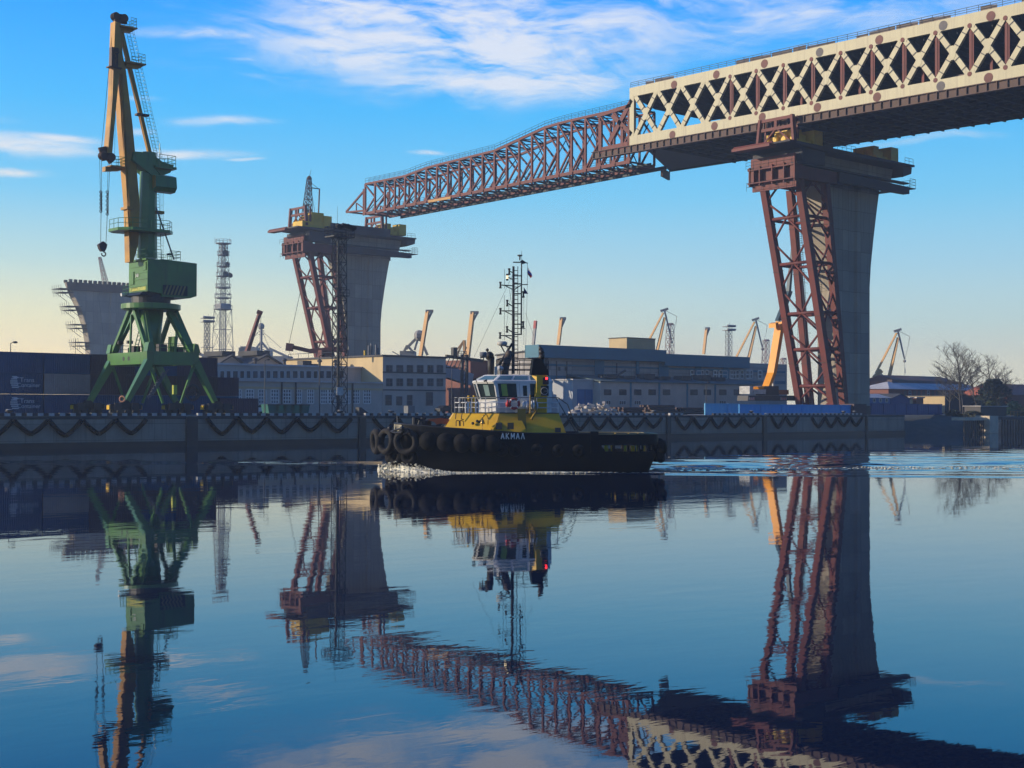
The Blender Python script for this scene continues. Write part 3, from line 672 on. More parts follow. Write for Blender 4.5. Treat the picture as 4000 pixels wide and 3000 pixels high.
a = PY(*Z1(650, 1345), 7.0); b2 = PY(*Z1(785, 1345), 7.0); m_ = MB(); m_.box(a.x-.6, b2.x, 6.2, 9.4, a.z-.3, a.z); P_ = m_.build('head_platform', cr_green, CR)
r_ = MB(); railing(r_, [(a.x, 6.3, a.z), (b2.x-.1, 6.3, a.z), (b2.x-.1, 9.3, a.z), (a.x, 9.3, a.z)], 1.4, .9, .035, 3); r_.tube((a.x+.1, 6.5, a.z), (a.x+.1, 6.5, a.z+2.8), .05, .05, 5); r_.build('railing', cr_green, P_)
# hoist ropes, chains, hook
rp = MB(); n0 = PY(*Z1(193, 1290), 6.9); n1_ = PY(*Z1(262, 1300), 6.9)
hb = PY(*Z2(284, 690), 6.9)
for o_ in (-.12, .12): rp.tube(n0+Vector((o_, 0, 0)), PY(*Z2(262, 340), 6.9)+Vector((o_*.3, 0, 0)), .03, .03, 4); rp.tube(n1_+Vector((o_, 0, 0)), PY(*Z2(330, 370), 6.9)+Vector((o_*.3, 0, 0)), .03, .03, 4)
rp.tube(PY(*Z2(262, 340), 6.9), PY(*Z2(258, 690), 6.9), .035, .035, 4); rp.tube(PY(*Z2(330, 370), 6.9), PY(*Z2(315, 690), 6.9), .035, .035, 4)
rp.tube(PY(*Z1(197, 1240), 6.9), PY(*Z1(297, 150), 7.3), .03, .03, 4); rp.tube(PY(*Z1(305, 1280), 6.9), PY(*Z1(318, 700), 7.0), .02, .02, 4)
RP = rp.build('hoist_rope', rope_m, CR)
ch = MB()
for (ax, ay), (bx, by) in (((262, 140), (262, 345)), ((331, 140), (331, 375))):
    for i in range(11): p = PY(*Z2(ax+(2 if i % 2 else -2), ay+(by-ay)*i/10), 6.9); ch.torus(p, (1, 0, 0) if i % 2 else (0, 1, 0), .16, .05, 10, 5)
ch.build('load_chain', rope_m, RP)
HBm = MB(); HBm.prism([PY(*Z2(x, y), 6.6) for x, y in ((240, 705), (290, 670), (331, 705), (322, 745), (305, 778), (272, 778), (252, 745))], (0, .6, 0)); HB = HBm.build('hook_block', mat('hook_dark', (.05, .03, .03), (.03, .02, .025), .6), CR)
hk = MB(); c = PY(*Z2(290, 808), 6.9); pts = [c+Vector((math.cos(t), 0, math.sin(t)))*.26 for t in [math.radians(a) for a in range(90, -200, -24)]]; hk.tube(PY(*Z2(290, 775), 6.9), pts[0], .1, .1, 8); hk.path(pts, .08, 7); hk.build('hook', MATS['hook_dark'], HB)
bd = MB(); c = PY(*Z2(1000, 812), 6); bd.ball(c, .3, 8, 6, 1.3, .5, .5); bd.bar(c+Vector((-.3, 0, -.1)), c+Vector((-.65, 0, -.25)), .1, .04); bd.ball(c+Vector((.33, 0, .15)), .13, 6, 5)
bd.build('tail_lump', black_steel, None); bpy.data.objects['tail_lump'].name = 'bird'; tag(bpy.data.objects['bird'], 'small black bird sitting on the railing of the crane machine house', 'bird')
# ================================================================== BRIDGE SPAN ON THE MOVE
BX0, BX1 = 157., 187.
def zb(y): return 60.75 + .0112*y
def zt(y): return zb(y) + 12.45
SP = thing('bridge_span', 'huge cream lattice bridge deck with red launching nose, pushed out over the tall right pier', 'bridge', (157, 14, 57))
NY0, PER = 54.6, 6.62
nodes = [46.6 - PER*i for i in range(15)]
def plate_truss(x, side=1, detail=True):
    t0, t1 = x-.35, x+.35; Y0, Y1 = 54.6, nodes[-1]-PER*.6
    m = MB()
    def P(y, z): return (t0, y, z)
    th = (.7, 0, 0)
    m.prism([P(Y0, zt(Y0)), P(Y1, zt(Y1)), P(Y1, zt(Y1)-2.0), P(Y0, zt(Y0)-2.0)], th)
    m.prism([P(Y0, zb(Y0)), P(Y0, zb(Y0)+2.0), P(Y1, zb(Y1)+2.0), P(Y1, zb(Y1))], th)
    m.prism([P(Y0, zb(Y0)+2), P(Y0, zt(Y0)-2), P(Y0-1.3, zt(Y0)-2), P(Y0-1.3, zb(Y0)+2)], th)
    dark = MB()
    ns = [nodes[0]+PER] + nodes
    for a, b in zip(ns, ns[1:]):
        for k, (ya, yb_) in enumerate(((a, b), (b, a))):
            p = Vector((x, ya, zb(ya)+1.6)); q = Vector((x, yb_, zt(yb_)-1.6)); e = .03*k
            m.bar(p, q, .62-e*2, .98, (1, 0, 0)) if False else m.bar(p, q, .98, .62-e*2, (1, 0, 0))
            for t in (.17, .37, .63, .83):
                c = p.lerp(q, t); d = (q-p).normalized(); dark.bar(c-d*.09, c+d*.09, 1.06, .70, (1, 0, 0))
        c = Vector((x, (a+b)/2, (zb(a)+zt(a))/2)); m.prism([c+Vector((-.325, dy, dz)) for dy, dz in ((.62, .55), (.62, -.55), (.2, -1.25), (-.2, -1.25), (-.62, -.55), (-.62, .55), (-.2, 1.25), (.2, 1.25))], (.65, 0, 0))
    for a in ns[1:]:      # gussets at the chords
        for z, s in ((zt(a)-2.0, -1), (zb(a)+2.0, 1)):
            m.prism([(t0+.01, a+1.25, z-s*.3), (t0+.01, a-1.25, z-s*.3), (t0+.01, a-.75, z+s*.62), (t0+.01, a-.22, z+s*.2), (t0+.01, a+.22, z+s*.2), (t0+.01, a+.75, z+s*.62)], (.68, 0, 0))
    o = m.build('side_truss', cream if side == 1 else under, SP)  # far truss takes the dark underside colour to stand for its shaded side
    dark.build('splice_joint', dark_steel, o)
    return o
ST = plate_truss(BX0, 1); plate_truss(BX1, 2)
pt = MB(); k = 0
for px, py in [Z6(322, 457), Z6(550, 403), Z6(810, 344), Z6(1430, 215), Z6(2033, 87), Z6(313, 728), Z6(540, 681), Z6(798, 632), Z6(1096, 580), Z6(1418, 524), Z6(2020, 420)]:
    p = PX(px, py, BX0-.36); MB().tube(p, p+Vector((-.03, 0, 0)), .85, .85, 16).build('primer_patch', splice, ST)
gp = MB()
for px, py in [Z6(1108, 282), Z6(1775, 138), Z6(1762, 465)]:
    p = PX(px, py, BX0-.36); MB().tube(p, p+Vector((-.03, 0, 0)), .85, .85, 16).build('grey_patch', mat('grey_primer', (.16, .14, .13), (.12, .11, .11), .8, 1), ST)
hr = []
for i, y in enumerate(nodes):
    if i < 3: continue
    h = MB(); h.bar((157.1, y, zb(y)+1.6), (157.1, y, zt(y)-1.6), .34, .5, (0, 1, 0)); h.bar((157.1, y-.42, zb(y)+1.7), (157.1, y-.42, zt(y)-3.2), .14, .3, (0, 1, 0)); h.tube((156.6, y, zt(y)-2.1), (157.5, y, zt(y)-2.1), .42, .42, 12); h.tube((156.6, y, zb(y)+2.0), (157.5, y, zb(y)+2.0), .42, .42, 12)
    h.build('hanger', rust, SP)
for i, y in enumerate(nodes):
    if i % 2 == 0 and i > 5:
        yy = y+PER/2; MB().bar((158.2, yy, zb(yy)+2), (158.2, yy, zb(yy)+5), .5, .5).build('short_post', rust, SP)
MB().bar((157, 40.1+PER*0, zb(40)+2), (157, 40.1, zb(40)+2.01), .01).build('pin', rust, SP) if False else None
# lower deck: orthotropic plate with cross girders
Y1 = nodes[-1]-PER*.6
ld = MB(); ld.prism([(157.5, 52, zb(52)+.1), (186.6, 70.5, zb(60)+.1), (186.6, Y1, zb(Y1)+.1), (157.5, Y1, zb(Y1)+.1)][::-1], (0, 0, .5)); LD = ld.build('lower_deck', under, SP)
cg = MB(); y = 50.
while y > Y1:
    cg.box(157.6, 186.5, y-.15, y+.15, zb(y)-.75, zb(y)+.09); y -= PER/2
cg.build('cross_girder', under, LD)
rb = MB()
for i in range(10):
    x = 159.2+i*2.9; rb.prism([(x, 51, zb(51)-.35), (x, Y1, zb(Y1)-.35), (x, Y1, zb(Y1)+.08), (x, 51, zb(51)+.08)], (.22, 0, 0))
rb.build('stringer', under, LD)
fg = MB(); fg.prism([(186.7, 70.5, zb(70)-.4), (186.7, Y1, zb(Y1)-.4), (186.7, Y1, zb(Y1)+1.5), (186.7, 70.5, zb(70)+1.5)], (.28, 0, 0)); fg.build('edge_girder', under, LD)
eb = MB(); a_, b_ = Vector((180, 70, zb(60))), Vector((186.4, 70.4, zb(60)))
eb.bar((181, 67.6, zb(62)-1.4), (186.5, 70.3, zb(62)-1.4), .5, 1.9); eb.build('end_frame', rust_dark, LD)
# brown launching rail girder along the near edge
gr = MB(); ya = 66.; gr.prism([(156.7, ya, zb(ya)-1.5), (156.7, Y1, zb(Y1)-1.5), (156.7, Y1, zb(Y1)-.02), (156.7, ya, zb(ya)-.02)], (.5, 0, 0))
gr.prism([(156.35, ya, zb(ya)-1.62), (156.35, Y1, zb(Y1)-1.62), (156.35, Y1, zb(Y1)-1.48), (156.35, ya, zb(ya)-1.48)], (1.2, 0, 0)); gr.prism([(156.35, ya, zb(ya)-.14), (156.35, Y1, zb(Y1)-.14), (156.35, Y1, zb(Y1)+.0), (156.35, ya, zb(ya)+.0)], (.29, 0, 0))
G_ = gr.build('rail_girder', rust_dark, SP)
y = ya-.5
while y > Y1: MB().box(156.38, 156.69, y-.07, y+.07, zb(y)-1.47, zb(y)-.15).build('stiffener', rust_dark, G_); y -= 1.9
# upper deck with deep transverse frames
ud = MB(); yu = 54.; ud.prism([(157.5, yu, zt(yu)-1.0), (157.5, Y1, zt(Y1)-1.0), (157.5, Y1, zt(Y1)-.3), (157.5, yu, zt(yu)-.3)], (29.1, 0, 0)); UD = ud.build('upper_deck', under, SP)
cf = MB(); y = 53.
while y > Y1:
    cf.prism([(158.0, y, zt(y)-1.01), (158.0, y, zt(y)-2.6), (163, y, zt(y)-3.9), (181, y, zt(y)-3.9), (186.5, y, zt(y)-2.6), (186.5, y, zt(y)-1.01)], (0, .16, 0)); y -= PER/4
cf.build('transverse_frame', under, UD)
fw_ = MB(); fw_.prism([(186.55, 53, zb(53)+4.6), (186.55, Y1, zb(Y1)+4.6), (186.55, Y1, zt(Y1)-2), (186.55, 53, zt(53)-2)], (.06, 0, 0)); fw_.build('far_web_plate', under, SP)
rl = MB(); railing(rl, [(156.8, 54.4, zt(54)), (156.8, Y1, zt(Y1))], 1.15, 2.2, .05, 3); RLN = rl.build('railing', grey_steel, SP)
nett = MB(); y = 50
while y > Y1+3:
    l = random.uniform(2, 7); y2 = max(Y1, y-l)
    if random.random() < .6: MB().prism([(156.95, y, zt(y)+.02), (156.95, y2, zt(y2)+.02), (156.95, y2, zt(y2)+random.uniform(.5, 1.0)), (156.95, y, zt(y)+random.uniform(.5, 1.0))], (.05, 0, 0)).build('safety_sheet', mat('sheet_grey_brown', (.2, .15, .12), (.14, .13, .13), .9, .4), RLN)
    y = y2-.3
ilr = MB(); railing(ilr, [(158.6, 50, zb(50)+.7), (158.6, Y1, zb(Y1)+.7)], 1.5, 1.6, .06, 3)
y = 49
while y > Y1+3:
    y2 = y-random.uniform(1, 3)
    if random.random() < .55: ilr.prism([(158.7, y, zb(y)+.8), (158.7, y2, zb(y)+.8), (158.7, y2, zb(y)+random.uniform(1.3, 3.2)), (158.7, y, zb(y)+random.uniform(1.3, 3.2))], (.06, 0, 0))
    y = y2-.2
ilr.build('inner_railing', mat('inner_brown', (.15, .1, .08), (.1, .09, .09), .8, .5), SP)
for (px, py, col, s, lab) in ((Z6(1265, 205)[0], Z6(0, 200)[1], far_ochre, .7, 'small ochre bundle on top of the bridge, middle of its cream part'), (Z6(1497, 150)[0], Z6(0, 152)[1], far_ochre, 1.0, 'ochre crate lump on top of the bridge railing line, left of the two big heaps'),
                         (Z6(1692, 110)[0], Z6(0, 118)[1], orange, 1.5, 'rusty orange covered heap on top of the bridge, left of a yellow one'), (Z6(1758, 95)[0], Z6(0, 102)[1], yellow, 1.4, 'yellow covered heap on top of the bridge beside the orange one')):
    p = PX(px, py, 158.5); m_ = MB(); z_ = zt(p.y)
    for j in range(4): m_.ball((158.8+random.uniform(-.4, .4), p.y+random.uniform(-.6, .6)*s, z_-.2+s*.35), s*random.uniform(.55, .8), 8, 5, .8, 1.1, .9, .12)
    tag(m_.build('covered_heap', mat('heap_'+col.name, tuple(MATS[col.name].node_tree.nodes['Principled BSDF'].inputs[0].default_value)[:3] if False else ((.35, .14, .05) if col is orange else (.4, .3, .06)), None, .9, 1)), lab, 'heap', 'covered heaps on the bridge')

# launching nose
NX0, NX1 = 157., 165.
tops = [PX(x, y, NX0) for x, y in ((1362.6, 231), (1226, 262), (1184, 273), (1071.7, 325), (927, 361), (875, 380.4), (789, 398))]
def ztop(y):
    pts = sorted((p.y, p.z) for p in tops)
    for (a, za), (b, z2) in zip(pts, pts[1:]):
        if a <= y <= b: return za + (z2-za)*(y-a)/(b-a)
    return pts[0][1] if y < pts[0][0] else pts[-1][1]
def zbot(y): return 58.0 - (y-54)*.0125
NP = 22; yN = [153.2 - 4.46*k for k in range(NP+1)]
NO = None
for x in (NX0, NX1):
    for zf, w, h in ((zbot, .5, .75), (ztop, .45, .55)):
        NOSE = MB(); NOSE.loft([[(x-w/2, y, zf(y)-h/2), (x+w/2, y, zf(y)-h/2), (x+w/2, y, zf(y)+h/2), (x-w/2, y, zf(y)+h/2)] for y in yN])
        o = NOSE.build('nose_chord' if NO else 'launching_nose', rust, NO or SP); NO = NO or o
for k, y in enumerate(yN):
    MB().bar((NX0, y, zbot(y)), (NX0, y, ztop(y)), .42, .5, (0, 1, 0)).build('nose_post', rust, NO)
    MB().bar((NX1, y, zbot(y)), (NX1, y, ztop(y)), .4, .4, (0, 1, 0)).build('nose_post', rust, NO)
    if k < NP:
        y2 = yN[k+1]
        zm = (zbot(y2)+ztop(y2))/2
        for x in (NX0, NX1):
            d = MB(); d.bar((x, y, ztop(y)-.2), (x, y2, zm), .34, .4, (1, 0, 0)); d.bar((x, y2, zm), (x, y, zbot(y)+.2), .34, .4, (1, 0, 0))
            d.build('nose_diagonal', rust, NO)
    gs = MB(); gs.prism([(NX0-.3, y+.8, zbot(y)), (NX0-.3, y-.8, zbot(y)), (NX0-.3, y-.45, zbot(y)+1.0), (NX0-.3, y+.45, zbot(y)+1.0)], (.1, 0, 0))
    gs.box(NX0-.45, NX0-.28, y-.6, y+.6, zbot(y)-.45, zbot(y)+.2)
    gs.build('gusset', rust, NO)
xb = MB()
for k, y in enumerate(yN):
    for zf in (zbot(y), ztop(y)): xb.bar((NX0, y, zf), (NX1, y, zf), .3, .35)
    if k < NP:
        y2 = yN[k+1]
        for zf, z2 in ((zbot(y)-.1, zbot(y2)-.1), (ztop(y), ztop(y2))):
            xb.bar((NX0, y, zf), (NX1, y2, z2), .2, .2); xb.bar((NX1, y, zf-.01), (NX0, y2, z2-.01), .2, .2)
    if k % 2 == 0: xb.bar((NX0, y, zbot(y)), (NX1, y, ztop(y)), .18, .18)
    else: xb.bar((NX1, y, zbot(y)), (NX0, y, ztop(y)), .18, .18)
xb.build('cross_bracing', rust_dark, NO)
rail2 = MB()
for x in (NX1+.35,): rail2.prism([(x, yN[1], zbot(yN[1])-1.0), (x, 52, zbot(52)-1.1), (x, 52, zbot(52)-.3), (x, yN[1], zbot(yN[1])-.3)], (.4, 0, 0))
rail2.prism([(NX0+3.5, yN[2], zbot(yN[2])-.7), (NX0+3.5, 52, zbot(52)-.7), (NX0+3.5, 52, zbot(52)-.25), (NX0+3.5, yN[2], zbot(yN[2])-.25)], (.3, 0, 0))
rail2.build('skid_rail', under, NO)
rl = MB(); pts = [(NX0-.1, y, ztop(y)+.3) for y in yN]; railing(rl, pts, 1.2, 2.2, .04, 2); pts = [(NX0+1.0, y, ztop(y)+.3) for y in yN]; railing(rl, pts, 1.2, 2.2, .035, 2)
railing(rl, [(NX0+.8, y, zbot(y)+.35) for y in yN], 1.1, 2.2, .035, 2); rl.build('walkway_railing', dark_steel, NO)
# the slanting tip
tipz = 58.2; Yt = 162.2; y0 = yN[0]; tp = MB()
for x in (NX0, NX1):
    tp.bar((x, y0, ztop(y0)-1.4), (x, Yt, tipz), .4, .45); tp.bar((x, y0, zbot(y0)+.9), (x, Yt, tipz-.1), .4, .45); tp.bar((x, y0+4.2, zbot(y0)+1), (x, y0+4.2, ztop(y0)-4.6), .25, .25, (0, 1, 0)); tp.bar((x, y0+4.2, ztop(y0)-4.6), (x, y0+.2, zbot(y0)+1.2), .25, .25)
    tp.bar((x, y0+.7, zbot(y0)), (x, y0+.7, ztop(y0)-1.2), .45, .45, (0, 1, 0))
tp.bar((NX0, Yt, tipz), (NX1, Yt, tipz), .4, .4); tp.build('nose_tip', rust, NO)
MB().box(NX0-.5, NX0-.1, yN[7]-6, yN[7]+3, zbot(yN[7])-.5, zbot(yN[7])+.1).build('ochre_packer', cr_ochre, NO)
# heavy connection between nose and deck
cn = MB(); x = NX0-.1
def CB(p, q, w): a, b = PX(*p, x), PX(*q, x); cn.bar(a, b, w, .5, (1, 0, 0))
CB(Z5(1990, 240), Z5(1840, 520), 1.1); CB(Z5(1860, 340), Z5(1990, 470), 1.0); CB(Z5(1780, 600), Z5(1780, 380), .9); CB(Z5(1925, 420), Z5(1925, 560), .8); CB(Z5(1760, 345), Z5(1985, 275), .8)
cn.prism([PX(*Z5(a, b), x-.2) for a, b in ((1780, 555), (1960, 515), (1960, 560), (1780, 590))], (.5, 0, 0)); cn.build('nose_connection', rust, NO)

# ================================================================== PIERS
PYc = 13.8
BP = thing('bridge_pier', 'tall flared concrete bridge pier at the right end of the quay, under the cream span', 'pier', (177, PYc, Z0), 'bridge piers')
yF, yB = 11.5, 16.1
# plan: front face has a shallow central recess
def shaft_ring(z, xa, xb):
    w = xb-xa; r0, r1 = xa+w*.40, xa+w*.62; ch = .5
    return [(xa+.2, yF, z), (r0, yF, z), (r0+.35, yF+.45, z), (r1-.35, yF+.45, z), (r1, yF, z), (xb-.2, yF, z), (xb, yF+ch, z), (xb, yB-ch, z), (xb-.3, yB, z), (xa+.3, yB, z), (xa, yB-ch, z), (xa, yF+ch, z)]
prof = [(Z0-.5, 170.9, 182.7), (16, 170.9, 182.6), (29.5, 170.7, 182.6), (34, 169.9, 183.0), (40, 168.4, 184.0), (46, 166.8, 185.2), (50.6, 165.4, 186.2)]
sh = MB(); sh.loft([shaft_ring(*p) for p in prof]); sh.build('shaft', pier_con, BP)
cp_ = MB(); cp_.prism([(163.4, yF-1.0, 50.6), (188, yF-1.0, 50.6), (189.2, yF-1.0, 54.4), (162.2, yF-1.0, 54.4)], (0, yB-yF+2.0, 0)); cp_.build('crosshead', pier_con, BP)
jl = MB()
for z in (12, 20.3, 28.6, 36.9): 
    pass
TW = thing('steel_trestle', 'red oxide steel trestle leaning against the right pier, carrying its platform and girders', 'trestle', (168, 14, Z0), 'steel trestles beside the piers')
legs = {'A': ((156.8, 18.3, 48.5), (169.0, 18.3, Z0)), 'C': ((156.2, 9.4, 48.5), (167.4, 9.4, Z0)), 'B': ((165.6, 18.6, 48.5), (172.3, 18.6, Z0)), 'D': ((164.2, 9.2, 48.5), (170.6, 9.2, Z0))}
LG = {}
for k, (a, b) in legs.items():
    l = MB(); l.bar(a, b, 1.32, 1.32, (0, 1, 0)); o = l.build('leg', rust, TW); LG[k] = (Vector(a), Vector(b))
    fl_ = MB()
    for i in range(1, 5): p = LG[k][0].lerp(LG[k][1], i/5-.03); d = (LG[k][1]-LG[k][0]).normalized(); fl_.bar(p-d*.06, p+d*.06, 1.5, 1.5, (0, 1, 0))
    fl_.build('flange', rust_dark, o)
def at(k, z): a, b = LG[k]; t = (a.z-z)/(a.z-b.z); return a.lerp(b, t)
lv = [46.5, 34.3, 24.3, 21.2, 12.6, 5.4]
lv = [48.6, 41.9, 33.2, 23.6, 16.6, 9.4, 3.9]
for i, z in enumerate(lv[1:-1]):
    for p, q in (('A', 'C'), ('B', 'D'), ('A', 'B'), ('C', 'D')):
        MB().tube(at(p, z), at(q, z), .32, .32, 8).build('strut', rust, TW, True)
for z0_, z1_ in zip(lv, lv[1:]):
    zm = (z0_+z1_)/2
    for p, q in (('A', 'C'), ('C', 'D'), ('B', 'D')):
        if p == 'C' and z1_ < 8: continue
        w = MB(); mq = at(p, z1_).lerp(at(q, z1_), .5); mt = at(p, z0_).lerp(at(q, z0_), .5)
        if p == 'B': w.tube(at('B', z0_), at('D', z1_), .2, .2, 7); w.build('brace', rust, TW, True); continue
        w.tube(mt, at(p, zm), .22, .22, 7); w.tube(mt, at(q, zm), .22, .22, 7); w.tube(mq, at(p, zm), .22, .22, 7); w.tube(mq, at(q, zm), .22, .22, 7)
        w.build('brace', rust, TW, True)
# girders on the trestle and around the crosshead
for a in ((153.2, 166.5, 8.0, 9.2, 48.6, 50.9), (153.2, 166.5, 17.9, 19.1, 48.6, 50.9), (154.0, 155.0, 9.2, 17.9, 48.7, 50.8), (164.5, 165.4, 9.2, 17.9, 48.7, 50.8)): MB().box(*a).build('lower_girder', rust, TW)
gf = MB()
for y in (8.1, 10.6, 13.4, 16.4, 18.9): gf.box(153.0, 153.9, y-.12, y+.12, 47.9, 51.6)
gf.box(152.9, 155.4, 7.9, 19.2, 50.92, 51.12); gf.box(152.9, 155.4, 7.9, 19.2, 48.3, 48.55); gf.box(153.4, 153.9, 8.3, 18.8, 51.13, 53.2); gf.box(153.9, 154.3, 8.3, 18.8, 46.9, 48.29)
gf.build('end_girder', rust, TW)
lg = MB()
for y in (7.6, 18.2):
    lg.prism([(166.6, y, 49.0), (190.8, y, 49.2), (190.8, y, 50.6), (166.6, y, 51.0)], (0, 1.5, 0)); lg.box(153.3, 190.6, y+.05, y+1.35, 51.2, 51.5)
lg.build('long_girder', plat, TW)
lg = MB()
for y in (7.7, 17.0): MB().prism([(155, y, 51.6), (162.1, y, 51.6), (162.1, y, 54.3), (155, y, 54.3)], (0, 2.6, 0)).build('bracket_girder', plat, TW)
lg.box(155.0, 155.5, 10.3, 17.0, 53.4, 54.3); lg.bar((154.9, 10.2, 54), (154.9, 16.8, 51.9), .3, .3); lg.bar((154.8, 10.2, 51.9), (154.8, 16.8, 52.0), .3, .3)
lg.prism([(189.3, 8.2, 52.6), (192.4, 8.2, 53.6), (192.6, 8.2, 54.9), (189.3, 8.2, 54.9)], (0, 11, 0)); lg.build('bracket_girder', plat, TW)
tpm = MB(); tpm.prism([(150.8, 7.4, 54.95), (160, 7.4, 54.42), (192.4, 7.4, 54.92), (192.4, 7.4, 55.3), (150.8, 7.4, 55.3)], (0, 12.4, 0)); TP_ = tpm.build('top_platform', plat, TW)
tpx = MB(); tpx.box(148.6, 150.7, 10.5, 19.6, 54.2, 54.75); tpx.tube((149, 10, 54.9), (149, 19.4, 54.9), .22, .22, 6); tpx.build('walkway_edge', rust, TP_)
rl = MB(); railing(rl, [(189, 7.5, 55.3), (192, 7.5, 55.3)], 1.2, 1.3, .04, 2); railing(rl, [(163, 7.6, 55.3), (172, 7.6, 55.3)], 1.2, 1.5, .04, 2); railing(rl, [(191, 7.6, 50.6), (193, 7.6, 50.6), (193, 19, 50.6)], 1.8, 1.5, .04, 3); railing(rl, [(152.2, 8, 51.15), (152.2, 19, 51.15)], 1.3, 2, .04, 2); railing(rl, [(152.4, 8, 46.9), (152.4, 19, 46.9)], 1.6, 2, .04, 2)
rl.box(190.9, 193.1, 7.6, 19, 50.4, 50.58); rl.build('railing', dark_steel, TP_)
lx = MB(); ladder(lx, (169.8, 16.6, 5), (166.5, 17.4, 47), .8, .06, .45, (1, 0, 0))
for z in range(6, 46, 2): c = Vector((169.8, 16.6, 5)).lerp(Vector((166.5, 17.4, 47)), (z-5)/42); lx.box(c.x-.7, c.x+.7, c.y-.5, c.y-.4, z, z+.06)
lx.build('access_ladder', grey_steel, TW)
# launch bearings
def bearing(x, lab, fr=True):
    t = thing('launch_bearing', lab, 'bearing', (x, 13.8, 55.3), 'yellow launch bearings on the piers')
    m = MB(); m.box(x-2.2, x+2.2, 9.6, 17.6, 55.32, 56.4); m.box(x-1.5, x+1.5, 10.4, 16.8, 56.41, 57.6); m.prism([(x-2.6, 17.5, 55.33), (x+2.0, 17.5, 55.33), (x+2, 20.6, 55.33), (x-2.6, 21.5, 55.33)], (0, 0, .6)); m.build('base', yellow, t)
    k = MB()
    for y in (10.6, 12.6, 14.8, 16.8): k.tube((x-1.9, y, 56.4), (x-1.9, y, 58.0), .38, .38, 10)
    k.box(x+2.6, x+5.2, 9.2, 12.5, 55.32, 58.6); k.box(x-.9, x+.9, 11, 16, 57.61, 58.7); k.build('jack', yellow, t)
    if fr:
        f = MB(); xf = x-3.0
        for y in (10.2, 17.8): f.bar((xf, y+(.7 if y > 14 else -.5), 55.4), (xf, y, 61.0), .9, .55, (0, 1, 0)); f.bar((xf+1.6, y, 55.4), (xf+1.6, y, 61.0), .4, .4, (0, 1, 0))
        for z in (60.7, 58.9): f.box(xf-.22, xf+.22, 10.4, 17.5, z-.35, z+.25)
        f.box(xf-.2, xf+.2, 13.8, 14.4, 58.6, 60.9)
        f.bar((xf, 14, 58.9), (xf, 10.6, 56), .28, .28); f.bar((xf, 14, 58.9), (xf, 17.4, 56), .28, .28); f.build('frame', rust, t)
    return t
b1 = bearing(158.2, 'yellow launch bearing with red frame at the near left end of the right pier top')
b2_ = bearing(184.0, 'shaded yellow launch bearing at the far end of the right pier top', False)
DY = 169.6
p2 = dup(BP, (0, DY, 0), 'flared concrete bridge pier in the middle distance, behind the yellow walled building')
t2 = dup(TW, (0, DY, 0), 'hazy red steel trestle beside the middle pier, behind the lattice light mast')
b3 = dup(b1, (0, DY, .6), 'yellow launch bearing with red frame on the left end of the middle pier'); b4 = dup(b1, (26.5, DY, .6), 'sunlit yellow launch bearing with red frame on the right end of the middle pier')
# small lattice derrick on the middle pier
t = thing('lattice_derrick', 'small dark lattice derrick crane standing on top of the middle pier', 'crane', (162.5, DY+14, 55.4))
c0 = PY(662, 497, DY+12); c1 = PY(668, 384, DY+12); m_ = MB(); lattice(m_, (c0.x, DY+12, 56.0), (c1.x, DY+12, c1.z), 2.6, .9, 9, .12, .08); m_.build('mast', rust_dark, t)
m_ = MB(); m_.box(c0.x-3, c0.x+4.6, DY+9.5, DY+14.5, 55.4, 57.2); m_.box(c0.x+.5, c0.x+4.5, DY+10, DY+14, 57.21, 60.0); m_.build('winch_house', yellow, t)
m_ = MB(); m_.bar((c0.x+4, DY+12, 60), (c0.x+4.3, DY+12, 67.2), .3, .3); m_.bar((c0.x+4.3, DY+12, 67.2), (c0.x+1.6, DY+12, 67.2), .25, .25); m_.tube((c0.x+4.3, DY+12, 67), (c1.x, DY+12, c1.z-1), .07, .07, 4); m_.tube((c0.x+2.5, DY+11.5, 60), (c1.x, DY+12, c1.z), .07, .07, 4); m_.ball((c1.x, DY+12, c1.z), .6, 8, 5); m_.tube((c1.x, DY+12, c1.z), (c1.x+.6, DY+12, c1.z+2.3), .07, .05, 4); m_.build('stay', rust_dark, t)
# blocks and sheets seen on the middle pier front
tag(MB().box(163, 184, DY+9, DY+10.4, 55.32, 57.4).build('formwork_panel', plat), 'long dark formwork panel lying on the middle pier, between its two bearings', 'panel')
# far left pier without its cap, with scaffold platforms
t = thing('unfinished_pier', 'unfinished concrete pier with scaffold platforms up its left edge, far behind the green crane', 'pier', (177, 353, Z0))
xr_ = [(Z0-.5, 169.3, 182.7), (16, 169.3, 182.6), (27, 168.8, 182.6), (34, 167.6, 183.0), (41, 165.2, 184.5), (48, 161.6, 187), (51.5, 160.2, 188.4)]
def ring2(z, a, b): return [(p[0], p[1]+(353-PYc), p[2]) for p in shaft_ring(z, a, b)]
MB().loft([ring2(*p) for p in xr_]).build('shaft', pier_con, t)
m_ = MB()
for i in range(15):
    x = 160.4+i*1.95; m_.box(x, x+1.2, 350.5, 351.3, 51.52, 52.6); m_.box(x, x+1.2, 355, 355.8, 51.52, 52.6)
m_.build('starter_block', timber, t)
MB().prism([(159.6, 349.9, 48.4), (188.8, 349.9, 48.4), (189.6, 349.9, 51.45), (159, 349.9, 51.45)], (0, .5, 0)).build('formwork', rust_dark, t)
